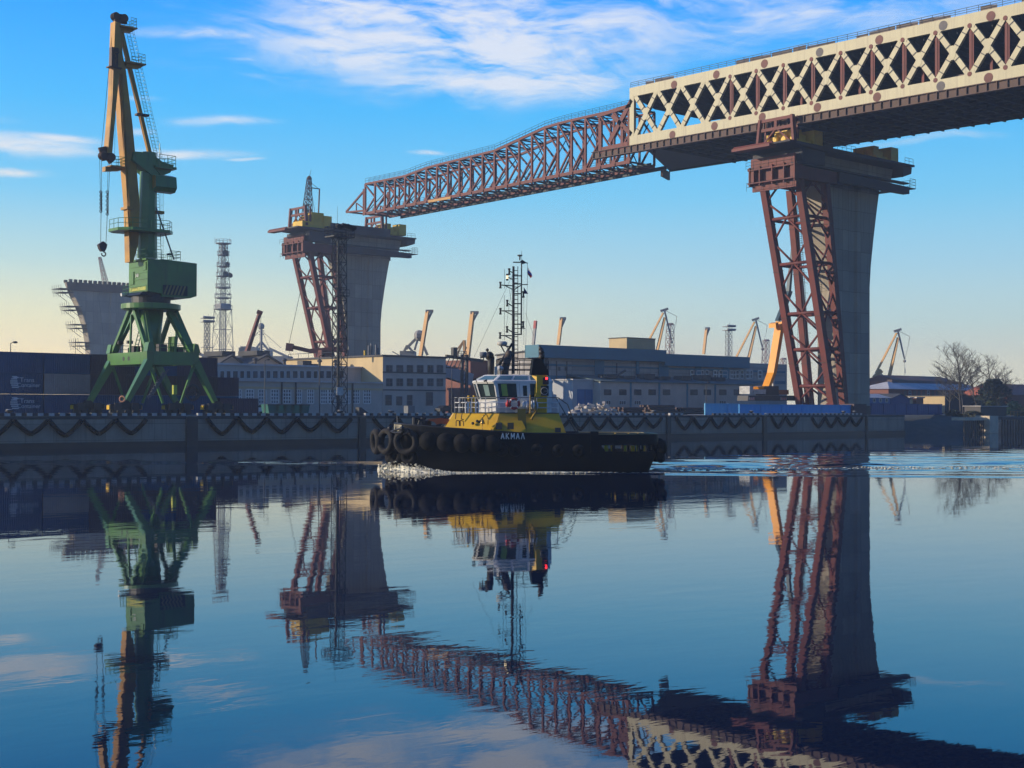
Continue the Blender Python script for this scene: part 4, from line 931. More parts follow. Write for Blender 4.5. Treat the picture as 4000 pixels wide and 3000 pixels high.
for z in (47.5, 41.0, 34.2, 27.5, 21.0, 15.0, 10):
    s_ = MB(); a = [p[1] for p in xr_ if p[0] <= z][-1]; xw = {47.5: 162, 41: 165.2, 34.2: 167.6, 27.5: 168.9}.get(z, 169.3)
    for q in range(2):
        zz = z+q*1.4; s_.box(xw-4.5-q*.8, xw+.1, 350, 358.5, zz, zz+.14)
        for k in range(5): s_.tube((xw-4.4-q*.6, 350+k*2, zz-1.5), (xw-4.6-q*.6, 350+k*2, zz+1.5), .07, .07, 4)
    s_.bar((xw-4, 351, z), (xw+.3, 351, z-3), .15, .15); s_.bar((xw-4, 357, z), (xw+.3, 357, z-3), .15, .15)
    s_.build('scaffold_platform', timber, t)
m_ = MB(); lattice(m_, (176, 353, 52), (173.5, 353, 62), 1.8, .8, 6, .1); tag(m_.build('small_jib', mat('faded_red', (.35, .1, .07), (.4, .3, .28), .8, .3)), 'tiny red and white lattice jib standing on the unfinished pier', 'crane')
# ================================================================== BUILDINGS BEHIND THE QUAY
def XZ(p, y): v = PY(*p, y); return v.x, v.z
# --- three-storey block with its side coloured a sunlit yellow
yb3 = 60.
x0, zt3 = XZ((827, 770), yb3); x1, _ = XZ((963, 772), yb3)
t = thing('office_block', 'three storey pale office block with warm sunlight coloured into its long left side', 'building', ((x0+x1)/2, yb3+15, Z0))
MB().box(x0, x1, yb3, yb3+34, Z0-.3, zt3).build('wall', plaster_y, t)  # yellow carries the warm sun; the sheet below keeps the front pale
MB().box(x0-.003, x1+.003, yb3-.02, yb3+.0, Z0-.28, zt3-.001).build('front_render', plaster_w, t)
rf_ = MB(); rf_.box(x0-.3, x1+.3, yb3-.3, yb3+34.3, zt3+.002, zt3+.35); rf_.build('roof', roof_dark, t)
ff = MB(); ff.box(x0-.05, x1+.05, yb3-.12, yb3-.021, Z0+4.25, Z0+4.5); ff.box(x0-.05, x1+.05, yb3-.12, yb3-.021, Z0+7.6, Z0+7.85); ff.build('string_course', roof_dark, t)
for r, (a, b) in enumerate(((582, 643), (692, 755))):
    for px0, px1 in ((1597, 1648), (1682, 1735), (1768, 1817), (1850, 1902), (1937, 1985), (2013, 2065)):
        xa, z1 = XZ(ZL(px0, a), yb3); xb, z0 = XZ(ZL(px1, b), yb3); window(t, xa, xb, z0, z1, yb3-.03, 2, 2, grey_steel)
for px0, px1, a, b in ((1590, 1642, 828, 912), (1680, 1728, 840, 912), (1768, 1812, 828, 915), (1925, 1980, 805, 915)):
    xa, z1 = XZ(ZL(px0, a), yb3); xb, z0 = XZ(ZL(px1, b), yb3); window(t, xa, xb, z0, z1, yb3-.03, 1, 2, grey_steel)
for k, (px, h) in enumerate(((1352, 1.0), (1385, 2.0), (1405, 2.4), (1445, 2.2), (1462, 1.6), (1210, .9))):
    x = XZ(ZL(px+70, 520), yb3+6)[0]; MB().tube((x, yb3+6, zt3+.3), (x, yb3+6, zt3+.3+h), .22, .22, 8).build('roof_vent', grey_steel if k else yellow, t)
# rails and stacks on the roof's far part
m_ = MB(); railing(m_, [(x0-.1, yb3+14, zt3+.35), (x0-.1, yb3+33, zt3+.35)], .9, 4, .05, 1); m_.build('roof_railing', dark_steel, t)
# --- long pale workshop with clerestory
yw = 60.
xa, zl = XZ((460, 822), yw); xb = x0-.05; zr_ = XZ((770, 828), yw)[1]; zl = (zl+zr_)/2
t = thing('workshop', 'long low pale workshop with tall white barred windows and a clerestory strip above', 'building', ((xa+xb)/2, yw+10, Z0))
XL = xa-22
MB().box(XL, xb, yw, yw+8, Z0-.3, zl).build('wall', plaster_w, t)
MB().box(XL, xb, yw-.5, yw+6.9, zl+.002, zl+.25).build('lower_roof', roof_snow, t)
zc = XZ((600, 791), yw+7)[1]
MB().box(XL, xb, yw+7, yw+27, zl-.4, zc).build('clerestory_wall', plaster_w, t)
MB().box(XL, xb-.01, yw+6.5, yw+27.3, zc+.002, zc+.3).build('upper_roof', roof_snow, t)
MB().box(XL, xb, yw-.1, yw-.003, zl-1.3, zl-.9).build('cornice', plaster_y, t)
for px0, px1 in ((360, 405), (445, 505), (548, 608), (650, 710), (750, 812), (853, 900), (950, 1000), (1060, 1112), (1122, 1175), (1265, 1300), (1325, 1376), (1413, 1468)):
    xw0, z1 = XZ(ZL(px0, 782), yw); xw1, z0 = XZ(ZL(px1, 898), yw); window(t, xw0, xw1, z0, z1, yw, 3, 4, white_paint, .2)
px = 118
while px < 1230:
    w = 42 if (px//52) % 3 else 50; xw0, z1 = XZ(ZL(px, 628), yw+7); xw1, z0 = XZ(ZL(px+w-6, 692), yw+7); window(t, xw0, xw1, z0, z1, yw+7, 1, 1, win_frame, .12); px += w+10
for px in (520, 760, 1050, 1180):
    x, z = XZ(ZL(px, 640), yw+12); MB().lathe((x, yw+12, zc+.3), [(.25, 0), (.25, .8), (.5, .9), (.5, 1.2), (.1, 1.4)], 10).build('roof_ventilator', dark_steel, t)
p = XZ(ZL(925, 600), yw+16); m_ = MB(); m_.box(p[0]-1, p[0]+1, yw+15, yw+17, zc+.3, zc+1.5); m_.box(p[0]+1.1, p[0]+2.6, yw+15, yw+17, zc+.3, zc+.9); m_.build('roof_unit', dark_steel, t)
for px in (735, 850, 1318):
    x = XZ(ZL(px, 760), yw)[0]; MB().box(x-.12, x+.12, yw-.3, yw-.1, Z0, zl-.05).build('downpipe', dark_steel, t)
# gabled sheds seen over its roof
for k, (pa, pb, pt_, pk, y, lab) in enumerate((((215, 0), (425, 0), 575, 512, 112, 'small gabled shed with ridge ventilator peeking over the workshop roof, left one'), ((490, 0), (722, 0), 570, 508, 108, 'pale gabled brick shed peeking over the workshop roof, right one'))):
    xA, zA = XZ(ZL(pa[0], pt_), y); xB, _ = XZ(ZL(pb[0], pt_), y); zk = XZ(ZL(pa[0], pk), y)[1]; mx = (xA+xB)/2
    t = thing('gabled_shed', lab, 'shed', (mx, y, Z0), 'gabled sheds beyond the workshop')
    MB().prism([(xA, y, Z0), (xB, y, Z0), (xB, y, zA), (mx+.8, y, zk), (mx-.8, y, zk), (xA, y, zA)], (0, 12, 0)).build('wall', plaster_w, t)
    m_ = MB(); m_.bar((xA-.5, y+5.7, zA-.1), (mx, y+5.7, zk+.35), .3, 13, (0, 1, 0)); m_.bar((xB+.5, y+5.7, zA-.1), (mx, y+5.7, zk+.35), .3, 13, (0, 1, 0)); m_.build('roof', roof_dark, t)
    MB().box(mx-1.6, mx+1.6, y+1, y+9, zk+.3, zk+1.3).build('ridge_ventilator', roof_dark, t)
# --- lattice floodlight mast at the kerb
def flood_mast(pxc, base_y, px_top, py_top, w0, w1, pw, lab, y, n=16, r=.07, mt=black_steel, ll=9, grp='lattice floodlight masts', extra=False):
    c = PY(pxc, 890, y); c.z = Z0; tp_ = PY(px_top, py_top, y); H = tp_.z
    t = thing('floodlight_mast', lab, 'light mast', c, grp)
    m_ = MB(); lattice(m_, c, (tp_.x, y, H-1.8), w0, w1, n, r); 
    if extra: m_.tube(c+Vector((-.25, 0, 0)), (tp_.x-.25, y, H-2), .22, .18, 6)
    m_.build('lattice_shaft', mt, t)
    m_ = MB(); m_.box(tp_.x-pw/2, tp_.x+pw/2, y-pw/3, y+pw/3, H-1.9, H-1.75); railing(m_, [(tp_.x-pw/2, y-pw/3, H-1.75), (tp_.x+pw/2, y-pw/3, H-1.75), (tp_.x+pw/2, y+pw/3, H-1.75), (tp_.x-pw/2, y+pw/3, H-1.75), (tp_.x-pw/2, y-pw/3, H-1.75)], 1.3, .7, .045, 3)
    for s in (-1, 1): m_.tube((tp_.x+s*pw*.45, y, H-1.85), (tp_.x, y, H-1.8-pw*.55), .05, .05, 4)
    m_.tube((tp_.x-.4, y, H), (tp_.x-.4, y, H+2.4), .025, .02, 4); m_.build('lamp_platform', mt, t)
    for i in range(ll):
        x = tp_.x - pw/2 + pw*(i+.5)/ll; f = MB(); yy = y-pw/3-.2+random.uniform(-.1, .4); z = H-.35+random.uniform(-.1, .1)
        f.lathe((x, yy, z), [(.12, 0), (.3, .12), (.33, .5), (.0, .52)], 8, (random.uniform(-.3, .3), -.8, -.35)); f.tube((x, yy+.1, z), (x, y, z-.5), .04, .04, 4); f.build('floodlight', mt, t)
    return t
fm = flood_mast(734, 6, 734, 484, 1.5, 1.35, 3.4, 'tall dark lattice floodlight mast at the kerb in front of the workshop', 6., 14, .07, black_steel, 10, extra=True)
c = PY(1237/2.1067/1.808+414.8 if False else ZL(1230, 805)[0], 0, 5.2); x = c.x; z = PY(*ZL(1230, 830), 5.2).z
MB().box(x-.45, x+.55, 5.05, 5.12, z, z+1.1).build('sign_plate', kerb_white, fm)
m_ = MB(); z = PY(735, 640, 6).z; m_.box(49.3-1, 49.3+1, 5.4, 6.8, z, z+.1); railing(m_, [(48.3, 5.4, z), (50.3, 5.4, z)], .9, .8, .04); m_.build('rest_platform', black_steel, fm)
for px, y, py, lab in ((ZL(1050, 0)[0], 9, ZL(0, 508)[1], 'thin lamp pole in front of the workshop, left of the lattice mast'), (ZL(600, 0)[0], 30, ZL(0, 545)[1], 'short dark lantern pole in front of the workshop, right of the crane')):
    lamp_pole(px, py, y, lab)

# --- steel gantry, brick stump, conveyor between the block and the hall
t = thing('pipe_gantry', 'dark steel pipe gantry with a small railed platform right of the office block', 'gantry', (118, 64, Z0))
yg = 64.; m_ = MB()
for px in (1176, 1204):
    x = XZ(ZB(262, 500) if px == 1176 else ZB(345, 500), yg)[0]; m_.box(x-.25, x+.25, yg-.25, yg+.25, Z0, XZ((985, 765), yg)[1])
xg0, zg = XZ((963, 766), yg); xg1, zg1 = XZ(ZB(640, 265), yg)
xL, xR = XZ(ZB(262, 500), yg)[0], XZ(ZB(345, 500), yg)[0]
for i in range(7):
    z = Z0+i*1.9; m_.bar((xL, yg, z), (xR, yg, z+1.9), .12, .12); m_.box(xL, xR, yg-.06, yg+.06, z, z+.12)
m_.build('trestle_leg', dark_steel, t)
m_ = MB(); m_.bar((xg0, yg, zg-.3), (xg1, yg, zg1-.2), .5, .6); m_.bar((xg0, yg, zg-2.6), (xL, yg, zg-2.6), .25, .25)
for i in range(4): xx = xg0+(xL-xg0)*i/4; m_.bar((xx, yg, zg-2.6), (xx+(xL-xg0)/4, yg, zg-.5), .14, .14)
m_.build('pipe_bridge', dark_steel, t)
m_ = MB(); xp0, zp0 = XZ(ZB(85, 215), yg); xp1, zp1 = XZ(ZB(285, 110), yg); m_.box(xp0, xp1, yg-1, yg+1, zp0-.1, zp0); railing(m_, [(xp0, yg-1, zp0), (xp1, yg-1, zp0)], zp1-zp0, .7, .06, 3); m_.box(xp0+.2, xp0+1.2, yg, yg+.8, zp0, zp0+2); m_.build('gantry_platform', dark_steel, t)
y = 74.; a, za = XZ(ZB(415, 290), y); b, z_ = XZ(ZB(632, 290), y); a -= 0
t = thing('brick_tower', 'short plain red brick block behind the tug wheelhouse', 'building', ((a+b)/2, y, Z0)); MB().box(a, b+2, y, y+9, Z0, za).build('wall', brick, t); MB().box(a-.2, b+2.2, y-.2, y+9.2, za+.002, za+.3).build('parapet', brick, t)
y = 70.; pA, pB = PY(*ZB(0, 520), y), PY(*ZB(410, 630), y); tag(MB().bar(pA+Vector((-4, 0, 1.2)), pB, 1.8, 2.4).build('conveyor_tube', mat('pale_blue_steel', (.3, .36, .42), (.25, .3, .35), .7, .3)), 'pale blue sloping conveyor gallery between the office block and the brick block', 'conveyor')
lamp_pole(ZB(70, 0)[0], ZB(0, 400)[1], 40, 'curved thin lamp pole left of the tug wheelhouse')

# --- the big blue-topped hall
yH = 58.
gx0, _ = XZ((1158, 850), yH); gz = XZ((1160, 790), yH)[1]
t = thing('factory_hall', 'big long factory hall with blue upper cladding and pale lower walls behind the tug', 'building', (165, yH+20, Z0))
xe, ze = XZ((1700, 789), yH); x15, z15 = XZ((1615, 771), yH)
def hz(px, py, y=yH): return XZ((px, py), y)
HZT = hz(1430, 757)[1]
ge = PX(*ZB(900, 190), gx0); MB().prism([(gx0, yH, Z0-.3), (gx0, ge.y, Z0-.3), (gx0, ge.y, ge.z), (gx0, yH+3, HZT-1.4), (gx0, yH, HZT-2.6)], (x15-4-gx0, 0, 0)).build('lower_wall', hall_wall, t)
MB().prism([(gx0-.3, ge.y+.3, ge.z), (gx0-.3, yH+2.9, HZT-1.35), (gx0-.3, yH+2.9, HZT-1.05), (gx0-.3, ge.y+.3, ge.z+.3)], (x15-4-gx0, 0, 0)).build('back_roof', roof_dark, t)
MB().box(x15-3.99, xe, yH, yH+40, Z0-.3, ze+.2).build('right_wall', hall_wall, t)
MB().box(gx0-.8, hz(1430, 0)[0], yH-1.6, yH+2.6, HZT-2.6, HZT).build('blue_fascia', blue_clad, t)
MB().box(hz(1430, 0)[0]+.01, hz(1612, 0)[0], yH-1.2, yH+9, HZT-3.4, HZT-.75).build('blue_fascia', blue_clad, t)

b0, bz = hz(1322, 752, yH+6); b1x, bz1 = hz(1420, 736, yH+6)
rt_ = MB().box(hz(1356, 0, yH+3)[0], hz(1417, 0, yH+3)[0], yH+3, yH+8.5, HZT-3, HZT+2.6).build('roof_penthouse', plaster_y, t)
MB().box(hz(1356, 0, yH+3)[0]-.15, hz(1417, 0, yH+3)[0]+.15, yH+2.9, yH+8.7, HZT+2.602, HZT+2.8).build('penthouse_roof', roof_dark, t)
bn = MB(); bandc = blue_clad
for za, zb2, x_0, x_1 in ((HZT-6.9, HZT-6.2, 0, 1), (HZT-4.2, HZT-3.8, 0, 1), (HZT-9.2, HZT-8.7, 0, .7)):
    bn.box(gx0, gx0+(xe-gx0-1)*x_1, yH-.22, yH-.003, za, zb2)
bn.build('blue_band', bandc, t)
for px0, px1 in ((1283, 1303), (1372, 1379), (1421, 1442), (1560, 1572), (1500, 1513)):
    xa_, xb_ = hz(px0, 800)[0], hz(px1, 800)[0]; MB().box(xa_, xb_, yH-.3, yH-.23, Z0+4.5, HZT-2.7).build('blue_pilaster', bandc, t)
for px in (1356, 1375, 1440, 1458, 1483, 1508, 1545, 1564, 1582, 1614, 1640, 1660):
    px_ = ZR(px, 0)[0] if px > 1700 else px
    if px < 1490: continue
    xw, z1 = XZ((px-5, 801), yH); xw1, z0 = XZ((px+5, 818), yH); window(t, xw, xw1, z0, z1, yH-.26, 1, 2, white_paint, .16)
for px in (1357, 1440, 1480, 1545, 1595, 1680, 1730, 1768, 1812, 1840, 1915):
    a, b = ZR(px, 625), ZR(px+26, 690); xw, z1 = XZ(a, yH); xw1, z0 = XZ(b, yH); window(t, xw, xw1, z0, z1, yH-.24, 1, 2, white_paint, .2)
for px in (272, 330): a, b = ZR(px, 598), ZR(px+20, 628); xw, z1 = XZ(a, yH); xw1, z0 = XZ(b, yH); window(t, xw, xw1, z0, z1, yH-.02, 1, 1, grey_steel, .12)
for px in (1165, 1182, 1200, 1222, 1330):
    x = hz(px, 800)[0]; MB().box(x-.09, x+.09, yH-.42, yH-.31, Z0+2, HZT-3.2).build('drain_pipe', dark_steel, t)
# pale annex with a blue door, then the lower annex row
ya_ = 50.
a, zt_a = XZ(ZR(395, 705), ya_); b, _ = XZ(ZR(612, 705), ya_)
t = thing('annex', 'pale blue-white flat annex with a big blue double door, under the blue hall', 'building', ((a+b)/2, ya_+4, Z0))
MB().box(a, b, ya_, yH-.5, Z0-.2, zt_a).build('wall', mat('annex_white', (.42, .43, .43), (.33, .34, .35), .9, .2, streak=.4), t); MB().box(a-.2, b+.2, ya_-.2, yH-.45, zt_a+.002, zt_a+.25).build('roof', roof_snow, t)
dx0, dz1 = XZ(ZR(430, 780), ya_); dx1, dz0 = XZ(ZR(556, 875), ya_); d = MB().box(dx0, dx1, ya_-.08, ya_-.002, Z0+.2, dz1).build('door', mat('door_blue', (.02, .15, .33), (.03, .13, .27), .6, .5), t)
MB().box((dx0+dx1)/2-.05, (dx0+dx1)/2+.05, ya_-.1, ya_-.081, Z0+.25, dz1-.05).build('door_seam', dark_steel, d)
ya2 = 48.; a, z2_ = XZ(ZR(620, 735), ya2); b, _ = XZ(ZR(1900, 745), ya2)
t = thing('low_annex', 'long low annex with a row of small dark windows before the blue hall', 'building', ((a+b)/2, ya2+4, Z0))
z2_ = XZ(ZR(1100, 730), ya2)[1]; MB().box(a, b, ya2, yH-.5, Z0-.2, z2_).build('wall', plaster_w, t)
m_ = MB(); m_.prism([(a-.3, ya2-.4, z2_+.01), (a-.3, yH-.6, z2_+1.5), (b+.3, yH-.6, z2_+1.5), (b+.3, ya2-.4, z2_+.01)], (0, 0, .2)); m_.build('roof', mat('green_grey_roof', (.11, .16, .14), (.08, .1, .1), .8, .3), t)
for px in (652, 777, 900, 1018, 1137, 1362, 1473, 1600, 1720): xw, z1 = XZ(ZR(px, 783), ya2); xw1, z0 = XZ(ZR(px+58, 828), ya2); window(t, xw, xw1, z0, z1, ya2, 1, 1, dark_steel, .08)
for px in (652, 777, 900, 1600): xw, z1 = XZ(ZR(px, 874), ya2); xw1, z0 = XZ(ZR(px+54, 908), ya2); window(t, xw, xw1, z0, z1, ya2, 3, 1, win_frame, .12)
for px in (870, 1105, 1335, 1565): x = XZ(ZR(px, 800), ya2)[0]; MB().box(x-.25, x+.25, ya2-.12, ya2-.003, Z0, z2_-.03).build('pilaster', blue_clad, t)
for k in range(7):
    px = 700+k*150+random.randint(-20, 20); x, z = XZ(ZR(px, 720), 52); MB().box(x-1.6, x+1.6, 51, 53.5, z2_+.9, z2_+1.4+random.uniform(.1, .7)).build('roof_hatch', roof_dark, t)
m_ = MB(); pA, pB = PY(*ZR(740, 680), 50), PY(*ZR(830, 625), 50); m_.bar(pA, pB, .35, .35); m_.bar(pA+Vector((-4, 0, 0)), pA, .3, .3); m_.build('inclined_duct', dark_steel, t)

# --- yard clutter in front
def rubble(px0, px1, y, n, lab, h=1.6, name='rubble_heap', m=plaster_w):
    a, b = PY(px0, 885, y).x, PY(px1, 885, y).x; m_ = MB()
    for i in range(n):
        t_ = random.random(); x = a+(b-a)*t_; z = Z0+random.random()**1.2*h*(1-abs(2*t_-1)**2)+.1; s = random.uniform(.25, .75)
        c = Vector((x, y+random.uniform(-1.5, 1.5), z)); d = Vector((random.uniform(-1, 1), random.uniform(-1, 1), random.uniform(-.5, .5))).normalized(); m_.bar(c-d*s*.8, c+d*s*.8, s, s*random.uniform(.3, .8))
    o = m_.build(name, m); return tag(o, lab, 'rubble' if 'rubble' in name else 'heap')
rubble(1238, 1338, 14, 90, 'heap of pale broken concrete slabs on the quay right of the tug funnel', 1.9)
def pipes(px0, px1, y, rows, lab):
    a, b = PY(px0, 885, y).x, PY(px1, 885, y).x; m_ = MB()
    for r in range(rows):
        for i in range(8-r): m_.tube((a+random.uniform(0, 1.4), y+i*.5+r*.25, Z0+.25+r*.42), (b-random.uniform(0, 1.6), y+i*.5+r*.25, Z0+.25+r*.42), .22, .22, 7)
    return tag(m_.build('pipe_stack', MATS['weathered_brown_steel']), lab, 'pipe stack', 'stacks of dark pipes and timber')
pipes(1338, 1395, 16, 3, 'low stack of dark rusty pipes right of the pale rubble'); pipes(1402, 1470, 17, 4, 'tallest stack of dark rusty pipes, middle of the quay yard'); pipes(1474, 1530, 17, 3, 'stack of dark pipes left of the bright blue fence')
tag(MB().box(PY(1408, 0, 8).x, PY(1482, 0, 8).x, 7.5, 9, Z0, Z0+.5).build('steel_plate_pile', dark_steel), 'low flat pile of black plates on the quay edge, left of the bright blue fence', 'plates')
tag(MB().box(PY(1400, 0, 2.6).x, PY(1446, 0, 2.6).x, .6, 3, Z0, Z0+.12).build('rust_stain_plate', mat('rusty_patch', (.3, .14, .07), (.22, .12, .08), .9, .8)), 'rusty orange plate lying at the quay edge beside the white bollard', 'plate')
for i, px in enumerate((583, 600, 617, 634, 650)):
    x = PY(px, 884, 32).x; t = thing('waste_skip', ['dark skip at the left end of the row in front of the workshop', 'teal green skip, second in the row left of the lattice mast', 'green skip in the middle of the row left of the lattice mast', 'bright green skip, fourth in the row before the workshop', 'dark green skip nearest the lattice mast'][i], 'skip', (x, 32, Z0), 'skips in front of the workshop')
    m_ = MB(); m_.prism([(x-.75, 31, Z0+.15), (x+.75, 31, Z0+.15), (x+1.0, 31, Z0+1.5), (x-1.0, 31, Z0+1.5)], (0, 2, 0)); m_.build('bin', mat('skip_green%d' % (i % 2), ((.01, .12, .09), (.012, .17, .1))[i % 2], None, .6, .6), t)
    MB().box(x-1.05, x+1.05, 30.95, 31.1, Z0+1.36, Z0+1.52).build('rim', dark_steel, t)
def car(x, y, lab, m, gname='cars on the quay'):
    t = thing('parked_car', lab, 'car', (x, y, Z0), gname)
    prof = [(-2.2, .35), (2.2, .35), (2.25, .75), (2.0, .95), (1.2, 1.0), (.6, 1.45), (-1.0, 1.48), (-1.7, 1.02), (-2.2, .95)]
    MB().prism([(x+a, y-.85, Z0+b) for a, b in prof], (0, 1.7, 0)).build('body', m, t)
    for a, b, c in ((-.95, -.1, 1), (.0, .75, 1)): MB().prism([(x+a-.3, y-.87, Z0+1.02), (x+b, y-.87, Z0+1.02), (x+b-.12, y-.87, Z0+1.4), (x+a, y-.87, Z0+1.4)], (0, .02, 0)).build('side_window', glass, t)
    for a in (-1.35, 1.35):
        for s in (-.86, .7): MB().tube((x+a, y+s, Z0+.33), (x+a, y+s+.16, Z0+.33), .33, .33, 14).build('wheel', rubber, t)
car(PY(*ZL(530, 890), 40).x, 40, 'pale hatchback car parked before the left windows of the workshop', white_paint); car(PY(965, 880, 48).x, 48, 'dark car parked right of the three storey block', black_steel)
for k, px in enumerate((885, 842)):
    x = PY(px, 888, 5).x
    if k == 0: tag(MB().box(x-.6, x+.6, 4.6, 5.6, Z0, Z0+1.35).build('electric_cabinet', grey_steel), 'small square grey cabinet at the kerb behind the tug bow', 'cabinet')

# --- fences, red container and cabins at the right
def sheet_fence(px0, px1, y0, y1, zt_, m, lab, name='sheet_fence'):
    a, b = PY(px0, 885, y0), PY(px1, 885, y1); t = thing(name, lab, 'fence', ((a.x+b.x)/2, (y0+y1)/2, Z0)); d = Vector((b.x-a.x, y1-y0, 0)); L = d.length; d.normalize(); n_ = Vector((d.y, -d.x, 0)); n = int(L/.5); pts = []
    for i in range(n+1):
        p = Vector((a.x, y0, Z0-.1)) + d*L*i/n; pts.append(p + n_*(.04 if i % 2 else 0)); 
    back = [p - n_*.08 for p in pts[::-1]]
    MB().prism(pts+back, (0, 0, zt_-Z0+.1)).build('sheeting', m, t)
    r_ = MB(); r_.bar(Vector((a.x, y0, zt_-.06))+n_*.08, Vector((b.x, y1, zt_-.06))+n_*.08, .06, .12); r_.bar(Vector((a.x, y0, Z0+.2))+n_*.09, Vector((b.x, y1, Z0+.2))+n_*.09, .06, .1); r_.build('fence_rail', m, t)
    for i in range(0, int(L/6)+1): p = Vector((a.x, y0, Z0)) + d*min(L, i*6) + n_*.13; MB().box(p.x-.06, p.x+.06, p.y-.05, p.y+.05, Z0-.1, zt_+.05).build('fence_post', m, t)
    return t
sheet_fence(1522, 1595, 4.2, 4.2, 5.75, mat('light_blue_sheet', (.08, .40, .66), (.16, .44, .62), .5, .3, streak=.4), 'paler blue corrugated fence, left end of the bright blue fencing on the quay edge')
sheet_fence(1596, 1838, 4.3, 4.3, 5.65, blue_fence_m, 'long bright blue corrugated fence in front of the yellow mobile crane and trestle legs')
a, b = PY(1841, 885, 4).x, PY(1868, 885, 4).x; t = thing('site_container', 'small dark red-brown container at the foot of the right pier', 'container', ((a+b)/2, 5, Z0)); MB().box(a, b, 3.6, 6.2, Z0, 5.85).build('shell', corr('container_darkred', (.06, .025, .03)), t); MB().box(a, b, 3.55, 3.598, 5.7, 5.86).build('top_rail', dark_steel, t)
tag(MB().box(b+.1, b+2.2, 4.2, 6.5, Z0-.3, 5.5).build('pile_block', black_steel), 'black block beside the dark red container at the quay end', 'block')
sheet_fence(1881, 2035, 9, 16, 6.0, navy_fence_m, 'dark navy sheet fence on the bank right of the tall pier')
def cabin(px0, pxc, px1, py_t, py_e, py_b, y, m, lab, wins):
    a, zt_ = XZ((px0, py_t), y); c_, _ = XZ((pxc, py_t), y); zb_ = Z0; t = thing('site_cabin', lab, 'cabin', ((a+c_)/2, y+3, Z0), 'site cabins behind the navy fence')
    zt_ = XZ((px0, py_e), y)[1]; zk = XZ((px0, py_t), y)[1]; D = 7.
    MB().box(a, c_, y, y+D, zb_, zt_).build('wall', m, t)
    MB().prism([(a-.2, y-.4, zt_+.02), (a-.2, y+D/2, zk+.05), (a-.2, y+D+.4, zt_+.02)], (c_-a+.4, 0, 0)).build('roof', roof_snow, t)
    for px in wins: xw, z1 = XZ(ZE(px, 1078), y); xw1, z0 = XZ(ZE(px+28, 1118), y); window(t, xw, xw1, z0, z1, y-.01, 1, 1, win_frame, .22)
    return t
cabin(1858, ZE(535, 0)[0], 0, ZE(0, 1018)[1], ZE(0, 1066)[1], 0, 34, mat('cabin_blue', (.02, .13, .33), (.025, .11, .28), .5, .5), 'bright blue site cabin with white windows and a pale roof, right of the pier', (332, 405, 478))
y = 37; a, z1 = XZ(ZE(545, 1075), y); b, _ = XZ(ZE(765, 1075), y); zk = XZ(ZE(650, 1025), y)[1]; t = thing('blue_shed', 'dark blue gable ended shed just right of the bright blue cabin', 'shed', ((a+b)/2, y+3, Z0))
MB().prism([(a, y, Z0), (b, y, Z0), (b, y, z1), ((a+b)/2, y, zk), (a, y, z1)], (0, 8, 0)).build('wall', navy_fence_m, t)
m_ = MB(); m_.bar((a-.3, y+4, z1-.1), ((a+b)/2, y+4, zk+.1), .15, 8.4, (0, 1, 0)); m_.bar((b+.3, y+4, z1-.1), ((a+b)/2, y+4, zk+.1), .15, 8.4, (0, 1, 0)); m_.build('roof', roof_dark, t)
y = 42; 
for (pa, pb, pt_, m, lab) in ((760, 800, 1072, plaster_y, 'tiny cream hut between the blue shed and the brick wall'), (845, 925, 1070, brick, 'small brick hut with a pale roof, left of the sunlit yellow wall')):
    a, z1 = XZ(ZE(pa, pt_), y); b, _ = XZ(ZE(pb, pt_), y); t = thing('hut', lab, 'hut', ((a+b)/2, y, Z0), 'small huts behind the navy fence'); MB().box(a, b, y, y+4, Z0, z1).build('wall', m, t); MB().box(a-.3, b+.3, y-.3, y+4.3, z1+.002, z1+.3).build('roof', roof_snow, t)
a0, z1 = XZ(ZE(1178, 1050), 40); b, _ = XZ(ZE(1620, 1060), 40); t = thing('long_shed', 'long dark flat shed with sunlight coloured bright yellow into its short left side', 'shed', ((a0+b)/2, 42, Z0))
MB().box(a0, b, 40, 66, Z0, z1).build('wall', plaster_y, t); MB().box(a0+.01, b, 39.9, 39.99, Z0, z1-.01).build('front_cladding', mat('dark_navy_wall', (.025, .035, .05), (.03, .035, .04), .8, .4), t); MB().box(a0-.1, b+.1, 39.8, 66.1, z1+.002, z1+.25).build('roof', roof_dark, t)  # wall yellow carries the sun; a dark sheet covers the front
# brick hall with the pale roof, end gable lit, red roofs
y = 62.; a, ze_ = XZ(ZE(515, 962), y); b, _ = XZ(ZE(1660, 962), y); zr2 = XZ(ZE(700, 880), y+5)[1]
t = thing('brick_hall', 'long red brick hall with a pale snowy roof, right of the tall pier', 'building', ((a+b)/2, y+8, Z0)); MB().box(a, b, y, y+10, Z0, ze_).build('wall', brick, t)
m_ = MB(); m_.add([(a-.6, y-.6, ze_+.01), (b+.6, y-.6, ze_+.01), (b+.6, y+10.6, ze_+.01), (a-.6, y+10.6, ze_+.01), (a+7, y+5, zr2), (b-4, y+5, zr2)], [(0, 1, 5, 4), (1, 2, 5), (2, 3, 4, 5), (3, 0, 4), (3, 2, 1, 0)]); m_.build('roof', roof_snow, t)
MB().box(a+8, b-5, y+4.2, y+5.8, zr2-.5, zr2+.5).build('ridge_monitor', mat('roof_brown', (.12, .09, .085), (.09, .075, .07), .9, .3), t)
for i in range(17):
    px = 700+i*54; xw, z1 = XZ(ZE(px, 985), y); xw1, z0 = XZ(ZE(px+26, 1045), y); window(t, xw, xw1, z0, z1, y, 1, 2, win_frame if i % 4 == 1 else dark_steel, .15)
y = 72.; a, ze_ = XZ(ZE(1600, 905), y-6); b = a+60; z2 = XZ(ZE(1600, 835), y)[1]
